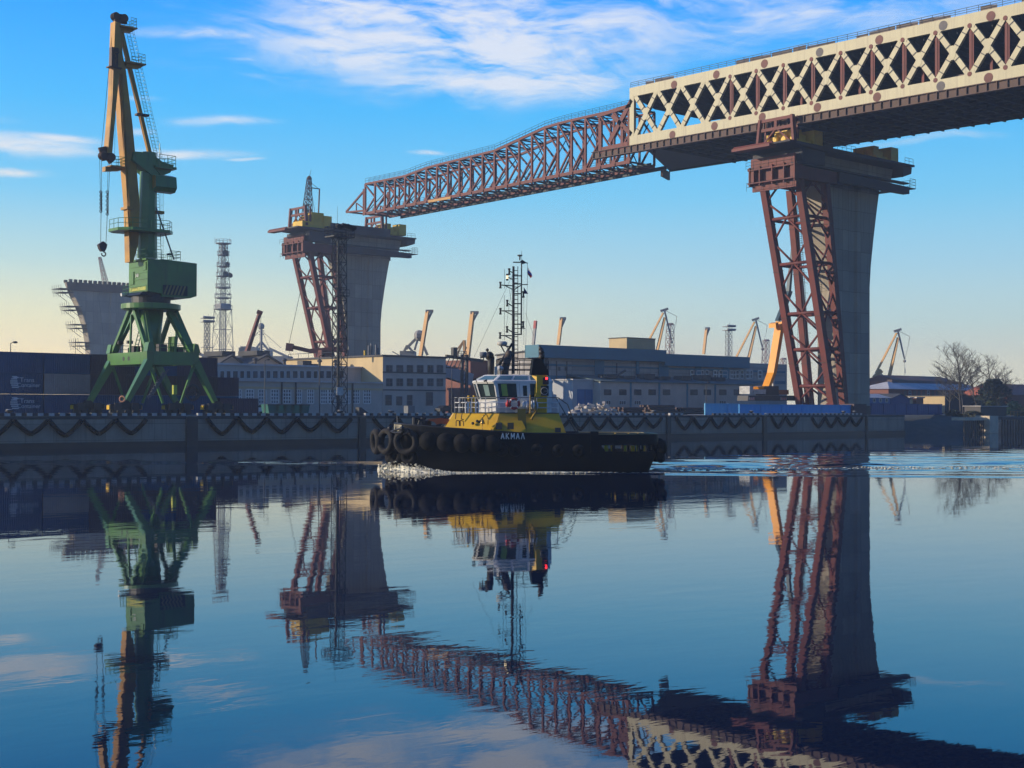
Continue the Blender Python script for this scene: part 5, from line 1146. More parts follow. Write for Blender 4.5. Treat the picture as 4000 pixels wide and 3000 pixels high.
t = thing('brick_upper_hall', 'brown roofed brick building standing behind the bare trees', 'building', (a+20, y+8, Z0)); MB().box(a-22, a+10, y+8, y+20, Z0, z2-1.2).build('wall', brick, t); MB().prism([(a-22.5, y+7.5, z2-1.2), (a-22.5, y+14, z2+.6), (a-22.5, y+20.5, z2-1.2)], (33, 0, 0)).build('roof', mat('roof_redbrown', (.17, .075, .06), (.13, .06, .05), .9, .3), t)
y = 46.; a, ze_ = XZ(ZE(1905, 1035), y); zr2 = XZ(ZE(1905, 905), y+7)[1]; t = thing('red_roof_house', 'brick house with a broad sunlit red roof at the right edge', 'building', (a+12, y+7, Z0)); MB().box(a, a+30, y, y+14, Z0, ze_).build('wall', brick, t)
MB().prism([(a-.6, y-.6, ze_+.01), (a-.6, y+7, zr2), (a-.6, y+14.6, ze_+.01)], (31, 0, 0)).build('roof', mat('roof_red', (.38, .11, .07), (.28, .09, .06), .85, .25), t)
# jetty at the right
t = thing('old_jetty', 'old concrete and timber jetty on dark piles at the lower right shore', 'jetty', (210, -6, -1))
y = -7.; a, z1 = XZ(ZE(1420, 1300), y); b, z0 = XZ(ZE(1690, 1333), y); MB().box(a, b, y, y+3, z0, z1).build('deck_beam', mat('sunlit_concrete', (.6, .5, .36), (.45, .37, .27), .9, .5), t)  # pale ochre stands in for sun on the faces towards the camera
c0_, zc1 = XZ(ZE(1690, 1280), y-.5); c1_, zc0 = XZ(ZE(1793, 1430), y-.5); MB().box(c0_, c1_, y-.8, y+2.5, zc0-1, zc1).build('pillar', MATS['sunlit_concrete'], t)
for i in range(12): x = a+(b-a)*i/12; MB().tube((x, y+.3, -1), (x, y+.3, z0), .16, .16, 7).build('pile', timber, t)
a2, z2 = XZ(ZE(1800, 1290), y); MB().box(a2, a2+40, y-1, y+4, z2-.6, z2).build('right_deck', dark_steel, t)
for i in range(24): x = a2+.5+1.1*i; MB().tube((x, y-.7, -1), (x, y-.7, z2-.6), .2, .2, 7).build('pile', timber, t)
t2_ = MB(); railing(t2_, [(a2+5, y, z2), (a2+36, y, z2)], 1.1, 1.4, .05, 3); t2_.build('jetty_railing', yellow if False else cr_ochre, t)
# ================================================================== YELLOW MOBILE CRANE
MO = 13.; ym = 11.+MO
def mp(x, y, yy=ym): return PY(*Z8(x, y), yy)
t = thing('mobile_crane', 'yellow telescopic mobile crane with raised boom behind the blue fence, left of the trestle', 'mobile crane', (mp(300, 1340).x, ym, Z0))
def mprism(pts, y0, y1, nm, m, par): return MB().prism([(mp(a, b).x, y0+MO, mp(a, b).z) for a, b in pts], (0, y1-y0, 0)).build(nm, m, par)
mboom = flat('crane_orange_yellow', (.80, .31, .006), .45)
BM = mprism([(326, 1205), (352, 1200), (402, 1075), (480, 605), (450, 605), (372, 1080)], 10.0, 11.7, 'boom', mboom, t)
mprism([(432, 600), (478, 600), (570, 330), (540, 320)], 10.6, 11.4, 'inner_boom', mat('boom_grey_blue', (.05, .09, .12), (.04, .07, .09), .5, .5), BM)
q2 = PY(*Z8(545, 330), ym); MB().bar(q2, PY(*Z7(587, 1330), ym), .75, .8, (0, 1, 0), .5, .5).build('boom_stage', MATS['boom_grey_blue'], BM)
mprism([(395, 625), (420, 615), (415, 655), (395, 665)], 10.1, 11.9, 'boom_head', mboom, BM)
m_ = MB(); pa, pb = mp(418, 1060), mp(500, 545)
w = Vector((1.0, 0, .25)); n = 13
for s in (0, 1):
    m_.tube(pa+w*s*.35, pb+w*s, .09, .09, 5); m_.tube(pa+w*s*.35+Vector((0, 1.5, 0)), pb+w*s+Vector((0, 1.5, 0)), .09, .09, 5)
for i in range(n):
    f = lambda s, k: (pa+w*s*.35).lerp(pb+w*s, k/n); m_.tube(f(0, i), f(1, i+1), .05, .05, 4); m_.tube(f(1, i+1), f(0, i+1), .05, .05, 4)
m_.build('fly_lattice', mat('fly_brown', (.25, .1, .03), (.15, .08, .04), .7, 1), BM)
MB().tube(mp(402, 1215), mp(415, 960), .22, .22, 8).build('luffing_ram', white_paint, t)
mprism([(285, 1205), (410, 1205), (415, 1290), (285, 1290)], 9.8, 12.2, 'slew_frame', dark_steel, t)
mprism([(175, 1235), (285, 1235), (285, 1278), (175, 1278)], 9.6, 12.4, 'counterweight', kerb_white, t); mprism([(138, 1205), (172, 1205), (172, 1278), (138, 1278)], 9.7, 12.3, 'counterweight', kerb_white, t)
mprism([(222, 1210), (285, 1205), (285, 1233), (235, 1233)], 10, 12, 'winch', mboom, t)
mprism([(412, 1240), (500, 1240), (500, 1283), (412, 1283)], 9.7, 11.2, 'operator_cab', mat('cab_orange', (.42, .14, .04), (.3, .1, .03), .6, .8), t)
mprism([(125, 1292), (560, 1292), (575, 1340), (120, 1340)], 9.7, 12.4, 'carrier', dark_steel, t)
for x in (160, 215, 300, 360, 430, 490, 545): c = mp(x, 1345); MB().tube((c.x, 9.5+MO, Z0+.65), (c.x, 10.0+MO, Z0+.65), .62, .62, 14).build('wheel', rubber, t)
for a, b in ((128, 178), (420, 475)):
    q = mprism([(a, 1310), (b, 1310), (b, 1335), (a, 1335)], 9.55, 9.65, 'outrigger_plate', kerb_white, t)
    m_ = MB()
    for i in range(3): xa = a+4+i*16; v = [(xa, 1333), (xa+7, 1333), (xa+14, 1312), (xa+7, 1312)]; m_.prism([(mp(*k_).x, 9.52+MO, mp(*k_).z) for k_ in v], (0, .02, 0))
    m_.build('red_stripe', red_paint, q)
m_ = MB(); c = PY(*Z8(632, 440), ym); tp0 = PY(*Z7(600, 1330), ym); m_.tube((c.x-.15, ym, c.z), (tp0.x+.9, ym, tp0.z), .04, .04, 4); m_.tube((c.x+.15, ym, c.z), (tp0.x+1.1, ym, tp0.z), .04, .04, 4); m_.tube((c.x, ym, c.z), (c.x, ym, 7), .04, .04, 4)
m_.build('load_rope', rope_m, t); m_ = MB(); m_.box(c.x-.4, c.x+.4, ym-.3, ym+.3, c.z-1.0, c.z+.5); m_.torus((c.x, ym, c.z-1.5), (0, 1, 0), .3, .08, 12, 6); m_.build('hook_block', black_steel, t)
lamp_pole(ZR(1493, 0)[0], ZR(0, 735)[1], 6, 'thin pale lamp pole at the left end of the bright blue fence')

# ================================================================== FAR TOWERS AND CRANES
# red and white communications tower
Dn = 560.
def gp_(px, D): p = PD(px, 880, D); p.z = Z0; return p
def topz(px, py, D): return PD(px, py, D).z
t = thing('radio_tower', 'tall grey lattice radio tower with many ring platforms and dishes, left of the middle pier', 'tower', gp_(480, Dn))
b = gp_(480, Dn); S = 1/(3000/Dn)
def zc_(y): return topz(480, y, Dn)
m_ = MB(); zt1 = zc_(669)
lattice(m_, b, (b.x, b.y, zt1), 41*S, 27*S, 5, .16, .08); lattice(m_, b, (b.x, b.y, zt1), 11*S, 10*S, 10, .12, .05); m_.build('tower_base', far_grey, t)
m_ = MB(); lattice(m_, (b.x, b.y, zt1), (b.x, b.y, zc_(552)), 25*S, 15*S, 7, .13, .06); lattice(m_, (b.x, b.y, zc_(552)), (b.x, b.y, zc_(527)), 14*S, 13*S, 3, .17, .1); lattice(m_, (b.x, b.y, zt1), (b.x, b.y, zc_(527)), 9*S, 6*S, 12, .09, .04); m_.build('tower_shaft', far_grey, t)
for py, w in ((527, 33), (552, 26), (576.6, 28), (597.7, 30), (622.5, 33), (644.5, 36), (669, 40)):
    m_ = MB(); z = zc_(py); r = w*S/2; m_.lathe((b.x, b.y, z-.25), [(r*.55, 0), (r, .3), (r, .55), (r*.3, .56)], 12)
    for i in range(12): a = i*.5236; p = Vector((b.x+math.cos(a)*r, b.y+math.sin(a)*r, z)); m_.tube(p, p+Vector((0, 0, 1.7)), .07, .07, 4)
    m_.torus((b.x, b.y, z+1.7), (0, 0, 1), r, .08, 16, 4); m_.build('ring_platform', far_grey, t)
MB().box(b.x-2.2, b.x+2.2, b.y-2.2, b.y+2.2, zc_(668), zc_(656)).build('equipment_room', mat('pale_grey_box', (.4, .4, .38), (.3, .3, .3), .8, .3), t)
for px, py, r in ((487, 547, 1.35), (490.5, 571, 1.0), (487, 593, 1.3), (497, 595, 1.0)): p = PD(px, py, Dn-3); MB().lathe(p, [(.2, -.5), (r*.8, 0), (r, .35), (r*.9, .36), (.1, .1)], 14, (-FW.x+.6, -FW.y, 0)).build('dish', dark_steel, t)
for px, h in ((464, 12), (496.5, 12), (480.5, 7)): p = PD(px, 526, Dn); MB().tube(p, p+Vector((0, 0, h*S*1.2)), .09, .05, 4).build('antenna', far_grey, t)
def far_flood(px, py, D, w, pw, lab, lower=False):
    b = gp_(px, D); z = topz(px, py, D); s = D/3000; t = thing('floodlight_mast', lab, 'light mast', b, 'lattice floodlight masts')
    m_ = MB(); lattice(m_, b, (b.x, b.y, z-12*s), w*s*1.15, w*s, 14, .12, .08); m_.build('lattice_shaft', far_grey, t)
    m_ = MB()
    for zz in (z-11*s, z-3*s): m_.box(b.x-pw*s/2, b.x+pw*s/2, b.y-pw*s/3, b.y+pw*s/3, zz-.1, zz+.15)
    for i in range(7):
        for zz in (z-9*s, z-1*s): m_.ball((b.x-pw*s/2+pw*s*i/6, b.y-pw*s/3, zz), .45, 6, 4)
    if lower: m_.box(b.x-pw*s/2, b.x+pw*s/2, b.y-1, b.y+1, z-66*s, z-65*s)
    m_.tube((b.x+.5, b.y, z), (b.x+.5, b.y, z+9*s), .06, .04, 4); m_.build('lamp_platform', far_grey, t); return t
far_flood(446, 685, 470, 9, 24, 'hazy lattice floodlight mast just left of the radio tower', True); far_flood(1574, 703, 560, 10, 24, 'distant floodlight mast rising behind the right part of the blue hall')
# telescopic red boom behind the workshop
D = 330.
t = thing('red_crane', 'hazy dark red telescopic crane boom behind the workshop roof, right of the radio tower', 'crane', gp_(530, D))
pa, pb = PD(528, 778, D), PD(561, 676, D); MB().bar(pa, pb, 1.0, 1.0, (0, 1, 0), .7, .7).build('boom', rust, t)
m_ = MB(); m_.bar(PD(556, 673, D), PD(566, 677, D), 1.1, 1.0); m_.tube(PD(564, 678, D), PD(563, 700, D), .06, .06, 4); m_.build('boom_head', rust, t)
m_ = MB(); c = gp_(535, D); m_.box(c.x-4, c.x+4, c.y-2, c.y+2, Z0, topz(535, 784, D)); m_.box(c.x-4, c.x-1, c.y-2, c.y+2, topz(535, 784, D), topz(535, 770, D)); m_.build('crane_body', dark_steel, t)
# low red crane arm by the middle pier
D = 345.
t = thing('red_loader_arm', 'low horizontal red crane arm crossing the legs of the middle trestle', 'crane', gp_(690, D))
m_ = MB(); m_.bar(PD(*Z4(290, 1462), D), PD(*Z4(440, 1497), D), 1.0, 1.0); m_.bar(PD(*Z4(440, 1497), D), PD(*Z4(690, 1475), D), 1.1, 1.1); m_.bar(PD(*Z4(246, 1462), D), PD(*Z4(300, 1468), D), 1.9, 1.9); m_.build('arm', rust, t)
m_ = MB(); m_.tube(PD(*Z4(265, 1450), D), PD(*Z4(360, 1010), D), .07, .07, 4); m_.tube(PD(*Z4(262, 1480), D), PD(*Z4(290, 1550), D), .05, .05, 4); m_.build('rope', rope_m, t)
c = gp_(700, D); MB().box(c.x-1.5, c.x+1.5, c.y-1, c.y+1, Z0, PD(*Z4(560, 1490), D).z).build('mast', rust, t)
# ship with a tripod mast far behind
D = 620.
t = thing('moored_ship', 'hazy grey ship with a tripod mast and derricks beyond the workshop roof', 'ship', gp_(565, D))
m_ = MB(); m_.bar(PD(*ZC(965, 1420), D), PD(*ZC(967, 1130), D), .9, .9); m_.bar(PD(*ZC(967, 1310), D), PD(*ZC(900, 1400), D), .8, .8); m_.bar(PD(*ZC(967, 1310), D), PD(*ZC(1085, 1450), D), .9, .9); m_.ball(PD(*ZC(967, 1130), D), 1.5, 8, 6)
for k in (1160, 1190, 1230, 1380, 1410): m_.bar(PD(*ZC(967-30, k), D), PD(*ZC(967+35, k-6), D), .35, .35)
m_.tube(PD(*ZC(990, 1200), D), PD(*ZC(1200, 1385), D), .1, .1, 4); m_.tube(PD(*ZC(985, 1205), D), PD(*ZC(1090, 1450), D), .1, .1, 4); m_.tube(PD(*ZC(930, 1200), D), PD(*ZC(850, 1290), D), .2, .2, 4); m_.build('mast', far_grey, t)
m_ = MB(); 
for a, b_, c_, d_ in ((700, 1380, 920, 1560), (720, 1365, 850, 1380), (1000, 1410, 1060, 1560), (1090, 1480, 1300, 1600)):
    p0, p1 = PD(*ZC(a, b_), D), PD(*ZC(c_, b_), D); z1 = p0.z; m_.add([], []); q = [Vector((p0.x, p0.y, 2)), Vector((p1.x, p1.y, 2)), Vector((p1.x, p1.y, z1)), Vector((p0.x, p0.y, z1))]; m_.prism(q, FW*10)
m_.build('superstructure', far_grey, t)
m_ = MB(); m_.bar(PD(*ZC(1060, 1390), D), PD(*ZC(1300, 1500), D), 1.0, 1.0); m_.bar(PD(*ZC(170, 1430), D), PD(*ZC(300, 1480), D), 1.2, 1.2); m_.build('derrick', far_grey, t)
# far harbour cranes
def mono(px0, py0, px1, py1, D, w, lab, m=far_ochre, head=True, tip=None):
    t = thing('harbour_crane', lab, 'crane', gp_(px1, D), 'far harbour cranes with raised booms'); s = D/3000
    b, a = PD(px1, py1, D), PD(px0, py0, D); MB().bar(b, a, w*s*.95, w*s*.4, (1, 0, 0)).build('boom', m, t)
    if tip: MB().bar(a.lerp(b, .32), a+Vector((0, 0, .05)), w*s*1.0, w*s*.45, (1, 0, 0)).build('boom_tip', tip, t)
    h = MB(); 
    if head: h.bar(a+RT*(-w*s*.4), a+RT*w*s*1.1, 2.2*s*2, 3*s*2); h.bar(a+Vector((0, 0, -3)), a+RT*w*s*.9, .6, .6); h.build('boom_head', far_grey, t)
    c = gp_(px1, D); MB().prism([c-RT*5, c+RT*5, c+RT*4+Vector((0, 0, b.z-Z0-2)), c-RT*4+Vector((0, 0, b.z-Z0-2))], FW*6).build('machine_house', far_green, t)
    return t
T = mono(924, 672, 908, 772, 420, 11, 'hazy tall boom with a lattice strut, right of the middle pier')
s_ = MB(); D = 425
for p, q, w in (((1320, 1370), (1390, 1530), .8), ((1320, 1370), (1215, 1480), .8), ((1320, 1370), (1285, 1490), .6), ((1330, 1360), (1375, 1290), .25), ((1225, 1450), (1200, 1500), .7), ((1225, 1450), (1270, 1500), .7), ((1105, 1500), (1160, 1530), .3)): s_.bar(PD(*Z4(*p), D), PD(*Z4(*q), D), w, w)
s_.ball(PD(*Z4(1322, 1370), D), 1.7, 7, 5); s_.build('lattice_strut', far_grey, T)
p0, p1 = PD(*Z4(1165, 1495), D), PD(*Z4(1285, 1495), D); MB().prism([Vector((p0.x, p0.y, 6)), Vector((p1.x, p1.y, 6)), p1, p0], FW*8).build('cab', far_grey, T)
T = mono(1021, 675, 1010, 772, 430, 12, 'hazy tall boom just left of the tug mast'); s_ = MB(); s_.bar(PD(1002, 735, 436), PD(985, 772, 436), .6, .6); s_.bar(PD(1003, 735, 436), PD(1004, 772, 436), .7, .7); s_.bar(PD(1002, 735, 436), PD(978, 768, 436), .4, .4); s_.build('lattice_strut', far_ochre, T)
mono(1157, 693, 1152, 745, 500, 8, 'hazy short boom with a faded red top, right of the tug mast', far_grey, False, mat('faded_red_tip', (.45, .12, .1), None, .8, .5)); mono(1213, 688, 1206, 745, 470, 9, 'hazy boom rising behind the left part of the blue hall roof'); mono(1526, 710, 1520, 765, 560, 7, 'hazy thin boom between the two far double jib cranes')
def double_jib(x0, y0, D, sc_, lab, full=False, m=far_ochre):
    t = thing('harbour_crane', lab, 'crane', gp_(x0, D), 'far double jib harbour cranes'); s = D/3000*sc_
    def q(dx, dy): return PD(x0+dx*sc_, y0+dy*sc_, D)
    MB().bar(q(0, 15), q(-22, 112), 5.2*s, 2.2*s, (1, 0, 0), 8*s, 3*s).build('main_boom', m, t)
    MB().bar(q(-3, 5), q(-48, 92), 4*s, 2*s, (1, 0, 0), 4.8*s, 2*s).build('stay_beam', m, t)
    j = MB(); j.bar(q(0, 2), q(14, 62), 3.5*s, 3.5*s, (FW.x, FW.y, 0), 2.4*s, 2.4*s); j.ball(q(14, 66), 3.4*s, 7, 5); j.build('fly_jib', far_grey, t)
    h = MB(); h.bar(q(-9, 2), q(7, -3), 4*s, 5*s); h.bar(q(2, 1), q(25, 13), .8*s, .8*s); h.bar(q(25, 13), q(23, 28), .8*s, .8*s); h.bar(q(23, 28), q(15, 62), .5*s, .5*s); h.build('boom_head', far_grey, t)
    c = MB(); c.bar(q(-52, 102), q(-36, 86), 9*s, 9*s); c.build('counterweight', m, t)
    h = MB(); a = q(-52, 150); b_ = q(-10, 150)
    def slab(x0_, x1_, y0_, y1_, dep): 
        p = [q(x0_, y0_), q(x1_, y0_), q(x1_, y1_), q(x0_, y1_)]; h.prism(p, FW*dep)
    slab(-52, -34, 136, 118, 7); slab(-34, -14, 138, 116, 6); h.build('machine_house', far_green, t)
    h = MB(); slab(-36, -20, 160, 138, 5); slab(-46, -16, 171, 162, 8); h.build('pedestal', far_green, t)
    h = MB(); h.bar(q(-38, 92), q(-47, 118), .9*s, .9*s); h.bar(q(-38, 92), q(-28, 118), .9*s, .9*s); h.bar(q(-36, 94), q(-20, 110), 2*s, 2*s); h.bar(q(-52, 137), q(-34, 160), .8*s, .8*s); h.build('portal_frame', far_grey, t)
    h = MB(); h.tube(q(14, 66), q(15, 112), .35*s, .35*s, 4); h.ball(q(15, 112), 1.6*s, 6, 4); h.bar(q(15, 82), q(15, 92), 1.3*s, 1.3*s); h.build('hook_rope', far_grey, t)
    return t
double_jib(1940, 714, 430, 1.0, 'hazy ochre double jib crane right of the tall pier, its hook hanging', True); double_jib(1436, 670, 450, 1.04, 'hazy double jib crane behind the rooftop box of the blue hall'); double_jib(1633, 690, 470, .97, 'hazy double jib crane left of the yellow mobile crane')
for px, py, w, lab in ((1196, 738, 0, ''),): pass
for px, py, D, lab in ((1655, 735, 600, 'faint pinkish lattice boom just left of the yellow boom'), (1692, 775, 620, 'faint lattice stump right of the yellow boom'), (1448, 700, 520, 'faint boom stub right of the middle double jib crane')):
    b = gp_(px-5, D); m_ = MB(); lattice(m_, b, (PD(px, py, D).x, PD(px, py, D).y, PD(px, py, D).z), 3.2, 2.0, 12, .14, .1); m_.bar(PD(px-4, py, D), PD(px+6, py, D), .8, .8); tag(m_.build('lattice_boom', mat('faded_pink', (.4, .28, .25), (.3, .22, .2), .8, .3)), lab, 'crane', 'faint far lattice booms')

# ================================================================== BARE TREES
def tree(px, py_top, y, lab, spread=.36, seed=1, trunks=1, upright=.5, dens=1.):
    rnd = random.Random(seed); b = PY(px, 880, y); b.z = Z0-.3; H = (PY(px, py_top, y).z - Z0)*.93
    t = thing('bare_tree', lab, 'tree', b, 'leafless trees at the right shore'); tr = MB(); cw_ = MB()
    def grow(p, d, L, r, lvl):
        n = 4 if lvl < 3 else 2; pts = [p]
        for i in range(n):
            d = (d + Vector((rnd.uniform(-.14, .14), rnd.uniform(-.14, .14), .03+.05*upright))).normalized(); p = p+d*L/n; pts.append(p)
        for i in range(n):
            (tr if lvl == 0 else cw_).tube(pts[i], pts[i+1], max(.02, r*(1-i*.55/n)), max(.02, r*(1-(i+1)*.55/n)), 5 if lvl < 2 else 3, False)
        if lvl >= 4 or r < .012: return
        k = int((9 if lvl == 0 else 4)*dens)
        for i in range(k):
            f = .28+.72*(i+rnd.random()*.6)/k; q = pts[min(n-1, int(f*n))].lerp(pts[min(n, int(f*n)+1)], f*n % 1)
            a = rnd.uniform(0, 6.283); sp_ = spread*rnd.uniform(.7, 1.5)*(1.25 if lvl else 1.6)
            nd = (d + Vector((math.cos(a)*sp_*1.6, math.sin(a)*sp_*1.6, rnd.uniform(-.1, .3)*sp_))).normalized()
            grow(q, nd, L*(.62-.28*f if lvl == 0 else .58)*rnd.uniform(.8, 1.1), r*.5, lvl+1)
    for k in range(trunks): grow(b+Vector((k*1.1, 0, 0)), Vector((.03*k, 0, 1)), H*.86, .028*H**.5*2.2/(1+k*.3), 0)
    tr.build('trunk', bark, t); cw_.build('crown', bark, t); return t
tree(2075, 757, 30, 'tallest bare tree with twin trunks in front of the brick hall', .34, 3, 2, .7); tree(2112, 778, 33, 'bushy bare tree between the tallest tree and the flat topped one', .5, 8, 1, .3); tree(2148, 772, 36, 'bare broad topped tree before the brown roofed building', .5, 5, 1, .4)
tree(2180, 800, 40, 'small wispy bare tree left of the red roof', .4, 21, 1, .3); tree(440, 752, 130, 'faint bare tree behind the workshop, right of the crane', .5, 31, 1, .3); tree(2052, 800, 34, 'small bare shrub-like tree left of the tallest tree', .5, 12, 1, .2)
def bush(px, py_t, y, w, lab, c, n=420, seed=2, name='bush'):
    rnd = random.Random(seed); b = PY(px, 880, y); H = max(1., PY(px, py_t, y).z-Z0); m_ = MB(); ct = Vector((b.x, y, Z0-.4))
    for i in range(n):
        a = rnd.uniform(0, 6.283); u = rnd.random(); r = math.sqrt(rnd.random()); z = u*H
        rr = w*math.sqrt(max(.02, 1-(u*.95)**2))*(.65+.35*noise.noise((a*2, u*4, seed))); p = ct+Vector((math.cos(a)*rr*r, math.sin(a)*rr*r*.8, z)); s = rnd.uniform(.12, .38)
        d = Vector((rnd.uniform(-1, 1), rnd.uniform(-1, 1), rnd.uniform(-1, 1))).normalized(); e = d.cross(Vector((0, 0, 1))).normalized(); f = d.cross(e)
        m_.add([p-e*s-f*s*.6, p+e*s-f*s*.5, p+e*s*.4+f*s, p-e*s*.7+f*s*.7], [(0, 1, 2, 3)])
    t = thing('shrub', lab, 'bush', ct, 'shrubs on the right bank'); m_.build('foliage', mat('shrub_'+str(c), c, tuple(v*.6 for v in c), .9, .8), t); MB().tube(ct, ct+Vector((.1, 0, H*.7)), .1, .03, 5).build('stem', bark, t)
bush(2146, 816, 34, 8.6, 'big dark rounded ivy covered mound of foliage beside the red roof', (.03, .045, .035), 4200, 4); bush(2140, 862, 20, 3.2, 'pale olive bush below the dark mound', (.09, .11, .04), 700, 5); bush(2190, 864, 24, 4, 'green bush at the right edge under the red roof', (.03, .09, .05), 900, 6)
bush(2060, 882, 12, 3, 'low dark bush right of the navy fence', (.03, .05, .035), 500, 7); bush(2100, 885, 8, 4, 'low wide scrub above the jetty', (.05, .055, .03), 600, 9); bush(2205, 878, 10, 3, 'scrub at the far right above the jetty', (.04, .06, .035), 500, 10)
t = thing('boat_shed', 'low dark boat shed with a pale roof line above the jetty', 'shed', (215, 14, 3)); a, z1 = XZ(ZE(1600, 1165), 12); b, _ = XZ(ZE(1905, 1180), 12); MB().box(a, b, 12, 16, 3, z1-.1).build('wall', dark_steel, t); MB().box(a-.3, b+.3, 11.7, 16.3, z1-.09, z1+.08).build('roof', roof_snow, t)
# ================================================================== TUG
def T(X, Y, Z): return TUG_O + TH*X + TPt*Y + Vector((0, 0, Z))
def TP(p, Y):
    v = PP(p[0], p[1], T(0, Y, 0), TPt); d = v-TUG_O; return d.dot(TH), v.z
def TV(p, Y): X, Z = TP(p, Y); return T(X, Y, Z)
TG = thing('tugboat', 'black hulled tugboat with yellow deckhouse and white wheelhouse crossing the harbour', 'tugboat', TUG_O)
LB, LS, HB_ = 10.0, -10.6, 3.9
def plan(k, n=56):
    """closed outline at level factor k (1 at the rail), bow at i=0"""
    out = []
    for i in range(n):
        a = 2*math.pi*i/n; c, s = math.cos(a), math.sin(a)
        if c >= 0: x = abs(c)**.82*LB; y = abs(s)**.82*HB_*math.copysign(1, s)
        else: x = -abs(c)**.42*(-LS); y = abs(s)**.42*HB_*math.copysign(1, s)
        out.append((x*(k[0] if c >= 0 else k[1]), y*k[2]))
    return out
def ztop_h(x): return 2.98 + .0009*(x+4)**2*(1 if x > -4 else 0) + max(0, x)*.052
STEP = -5.2
NPn = 72
lv_ = [((.80, .86, .6), -1.3), ((.86, .93, .9), -.1), ((.93, .97, .97), 1.0), ((.965, .985, .985), None), ((1, 1, 1), 'top')]
rings = []
for k, z in lv_:
    pl = plan(k, NPn); r = []
    for (x, y), (xt, yt) in zip(pl, plan((1, 1, 1), NPn)):
        top = ztop_h(xt) if xt > STEP else 1.62
        zz = top if z == 'top' else (min(top-.25, 1.5+.0*x) if z is None else z)
        if z == 1.0: zz = min(1.0, top-.5)
        r.append(T(x, y, zz))
    rings.append(r)
pl_in = plan((.975, .975, .96), NPn); r = []
for (x, y), (xt, yt) in zip(pl_in, plan((1, 1, 1), NPn)): r.append(T(x, y, ztop_h(xt) if xt > STEP else 1.62))
rings.append(r)
rings.append([T(x, y, (1.75 if xt > 2 else 1.35) if xt > STEP else 1.35) for (x, y), (xt, yt) in zip(pl_in, plan((1, 1, 1), NPn))])
hm = MB(); hm.loft(rings, cap=False)
HULL = hm.build('hull', hull_black, TG, True)
mod = HULL.modifiers.new('edge', 'EDGE_SPLIT'); mod.split_angle = math.radians(38)
dm = MB(); dm.prism([T(x*.99, y*.99, 1.36) for x, y in pl_in], (0, 0, .03)); dm.build('deck', deck_green, TG)
rr = MB()
full = plan((1, 1, 1), NPn)
for i in range(NPn):
    j = (i+1) % NPn
    (xa, ya), (xb, yb2) = full[i], full[j]
    if xa > STEP and xb > STEP: rr.tube(T(xa, ya*.985, ztop_h(xa)), T(xb, yb2*.985, ztop_h(xb)), .07, .07, 6, False)
rr.build('bulwark_cap', black_steel, HULL)
# aft bulwark band over open freeing slots
ab = MB(); inn = []; outr = []
ks = [i for i in range(NPn) if full[i][0] <= STEP+.3]
def band(i, f, z): x, y = full[i]; return T(min(x, STEP+.2)*f if x > STEP else x*f, y*f, z)
bands = [[band(i, 1.0, 2.08), band(i, 1.0, 2.92), band(i, .982, 2.92), band(i, .982, 2.08)] for i in ks]
ab.loft(bands, closed=True, cap=True); AB = ab.build('aft_bulwark', hull_black, TG)
cp2 = MB()
for i, j in zip(ks, ks[1:]): cp2.tube(band(i, .99, 2.94), band(j, .99, 2.94), .06, .06, 6, False)
cp2.build('rail_cap', mat('rail_yellowish', (.3, .25, .12), (.2, .17, .1), .5, 1), AB)
po = MB(); py_ = MB()
for n_, i in enumerate(ks):
    if n_ % 2 == 0: a = band(i, .985, 1.5); po.bar(a, band(i, .985, 2.1), .16, .16)
    if n_ % 3 == 0: py_.bar(band(i, .965, 2.2), band(i, .965, 2.9), .12, .12)
po.build('slot_post', hull_black, AB); py_.build('bulwark_stay', tug_yellow, AB)
m_ = MB(); x, z = TP(ZT(1575, 690), 3.8); m_.box(0, 0, 0, 0, 0, 0) if False else m_.prism([T(STEP-.25, 3.62, 1.5), T(STEP+.35, 3.62, 1.5), T(STEP+.35, 3.62, 3.15), T(STEP-.25, 3.62, 3.15)], TPt*.36); m_.build('bulwark_end', hull_black, HULL)
m_ = MB()
for x in (-7, -8.6, -9.6): m_.tube(T(x, 1.5, 1.4), T(x, 1.5, 2.0), .16, .16, 10); m_.tube(T(x, -1.5, 1.4), T(x, -1.5, 2.0), .16, .16, 10)
m_.box(0, 0, 0, 0, 0, 0) if False else None; m_.build('bitt', tug_yellow, TG)
# name in white strokes
gl = {'A': [((0, 0), (.5, 1)), ((.5, 1), (1, 0)), ((.22, .36), (.78, .36))], 'K': [((0, 0), (0, 1)), ((.02, .45), (.85, 1)), ((.2, .6), (.9, 0))], 'M': [((0, 0), (0, 1)), ((0, 1), (.5, .3)), ((.5, .3), (1, 1)), ((1, 1), (1, 0))], 'L': [((0, 0), (.5, 1)), ((.5, 1), (1, 0))]}
nm = MB(); sp0 = TP(ZT(987, 724), HB_+.03); hgt = .46; wd = .235; gap = .15
def hull_y(X, Z):
    f = full; best = 0
    for i in range(NPn//4+1):
        pass
    c = min(1, max(0, X/LB))**(1/.82) if X > 0 else 0
    s = math.sqrt(max(0, 1-c*c)); return (s**.82*HB_ if X > 0 else HB_)
for k, chh in enumerate('AKMAL'):
    X0 = sp0[0] - k*(wd+gap)
    for (u0, v0), (u1, v1) in gl[chh]:
        P0 = (X0-u0*wd, sp0[1]-.12+v0*hgt); P1 = (X0-u1*wd, sp0[1]-.12+v1*hgt); nm.bar(T(P0[0], hull_y(P0[0], 0)-.02+.012*0+.02, P0[1]), T(P1[0], hull_y(P1[0], 0)+.0, P1[1]), .065, .06, tuple(TPt))
nm.build('ship_name', white_paint, HULL)
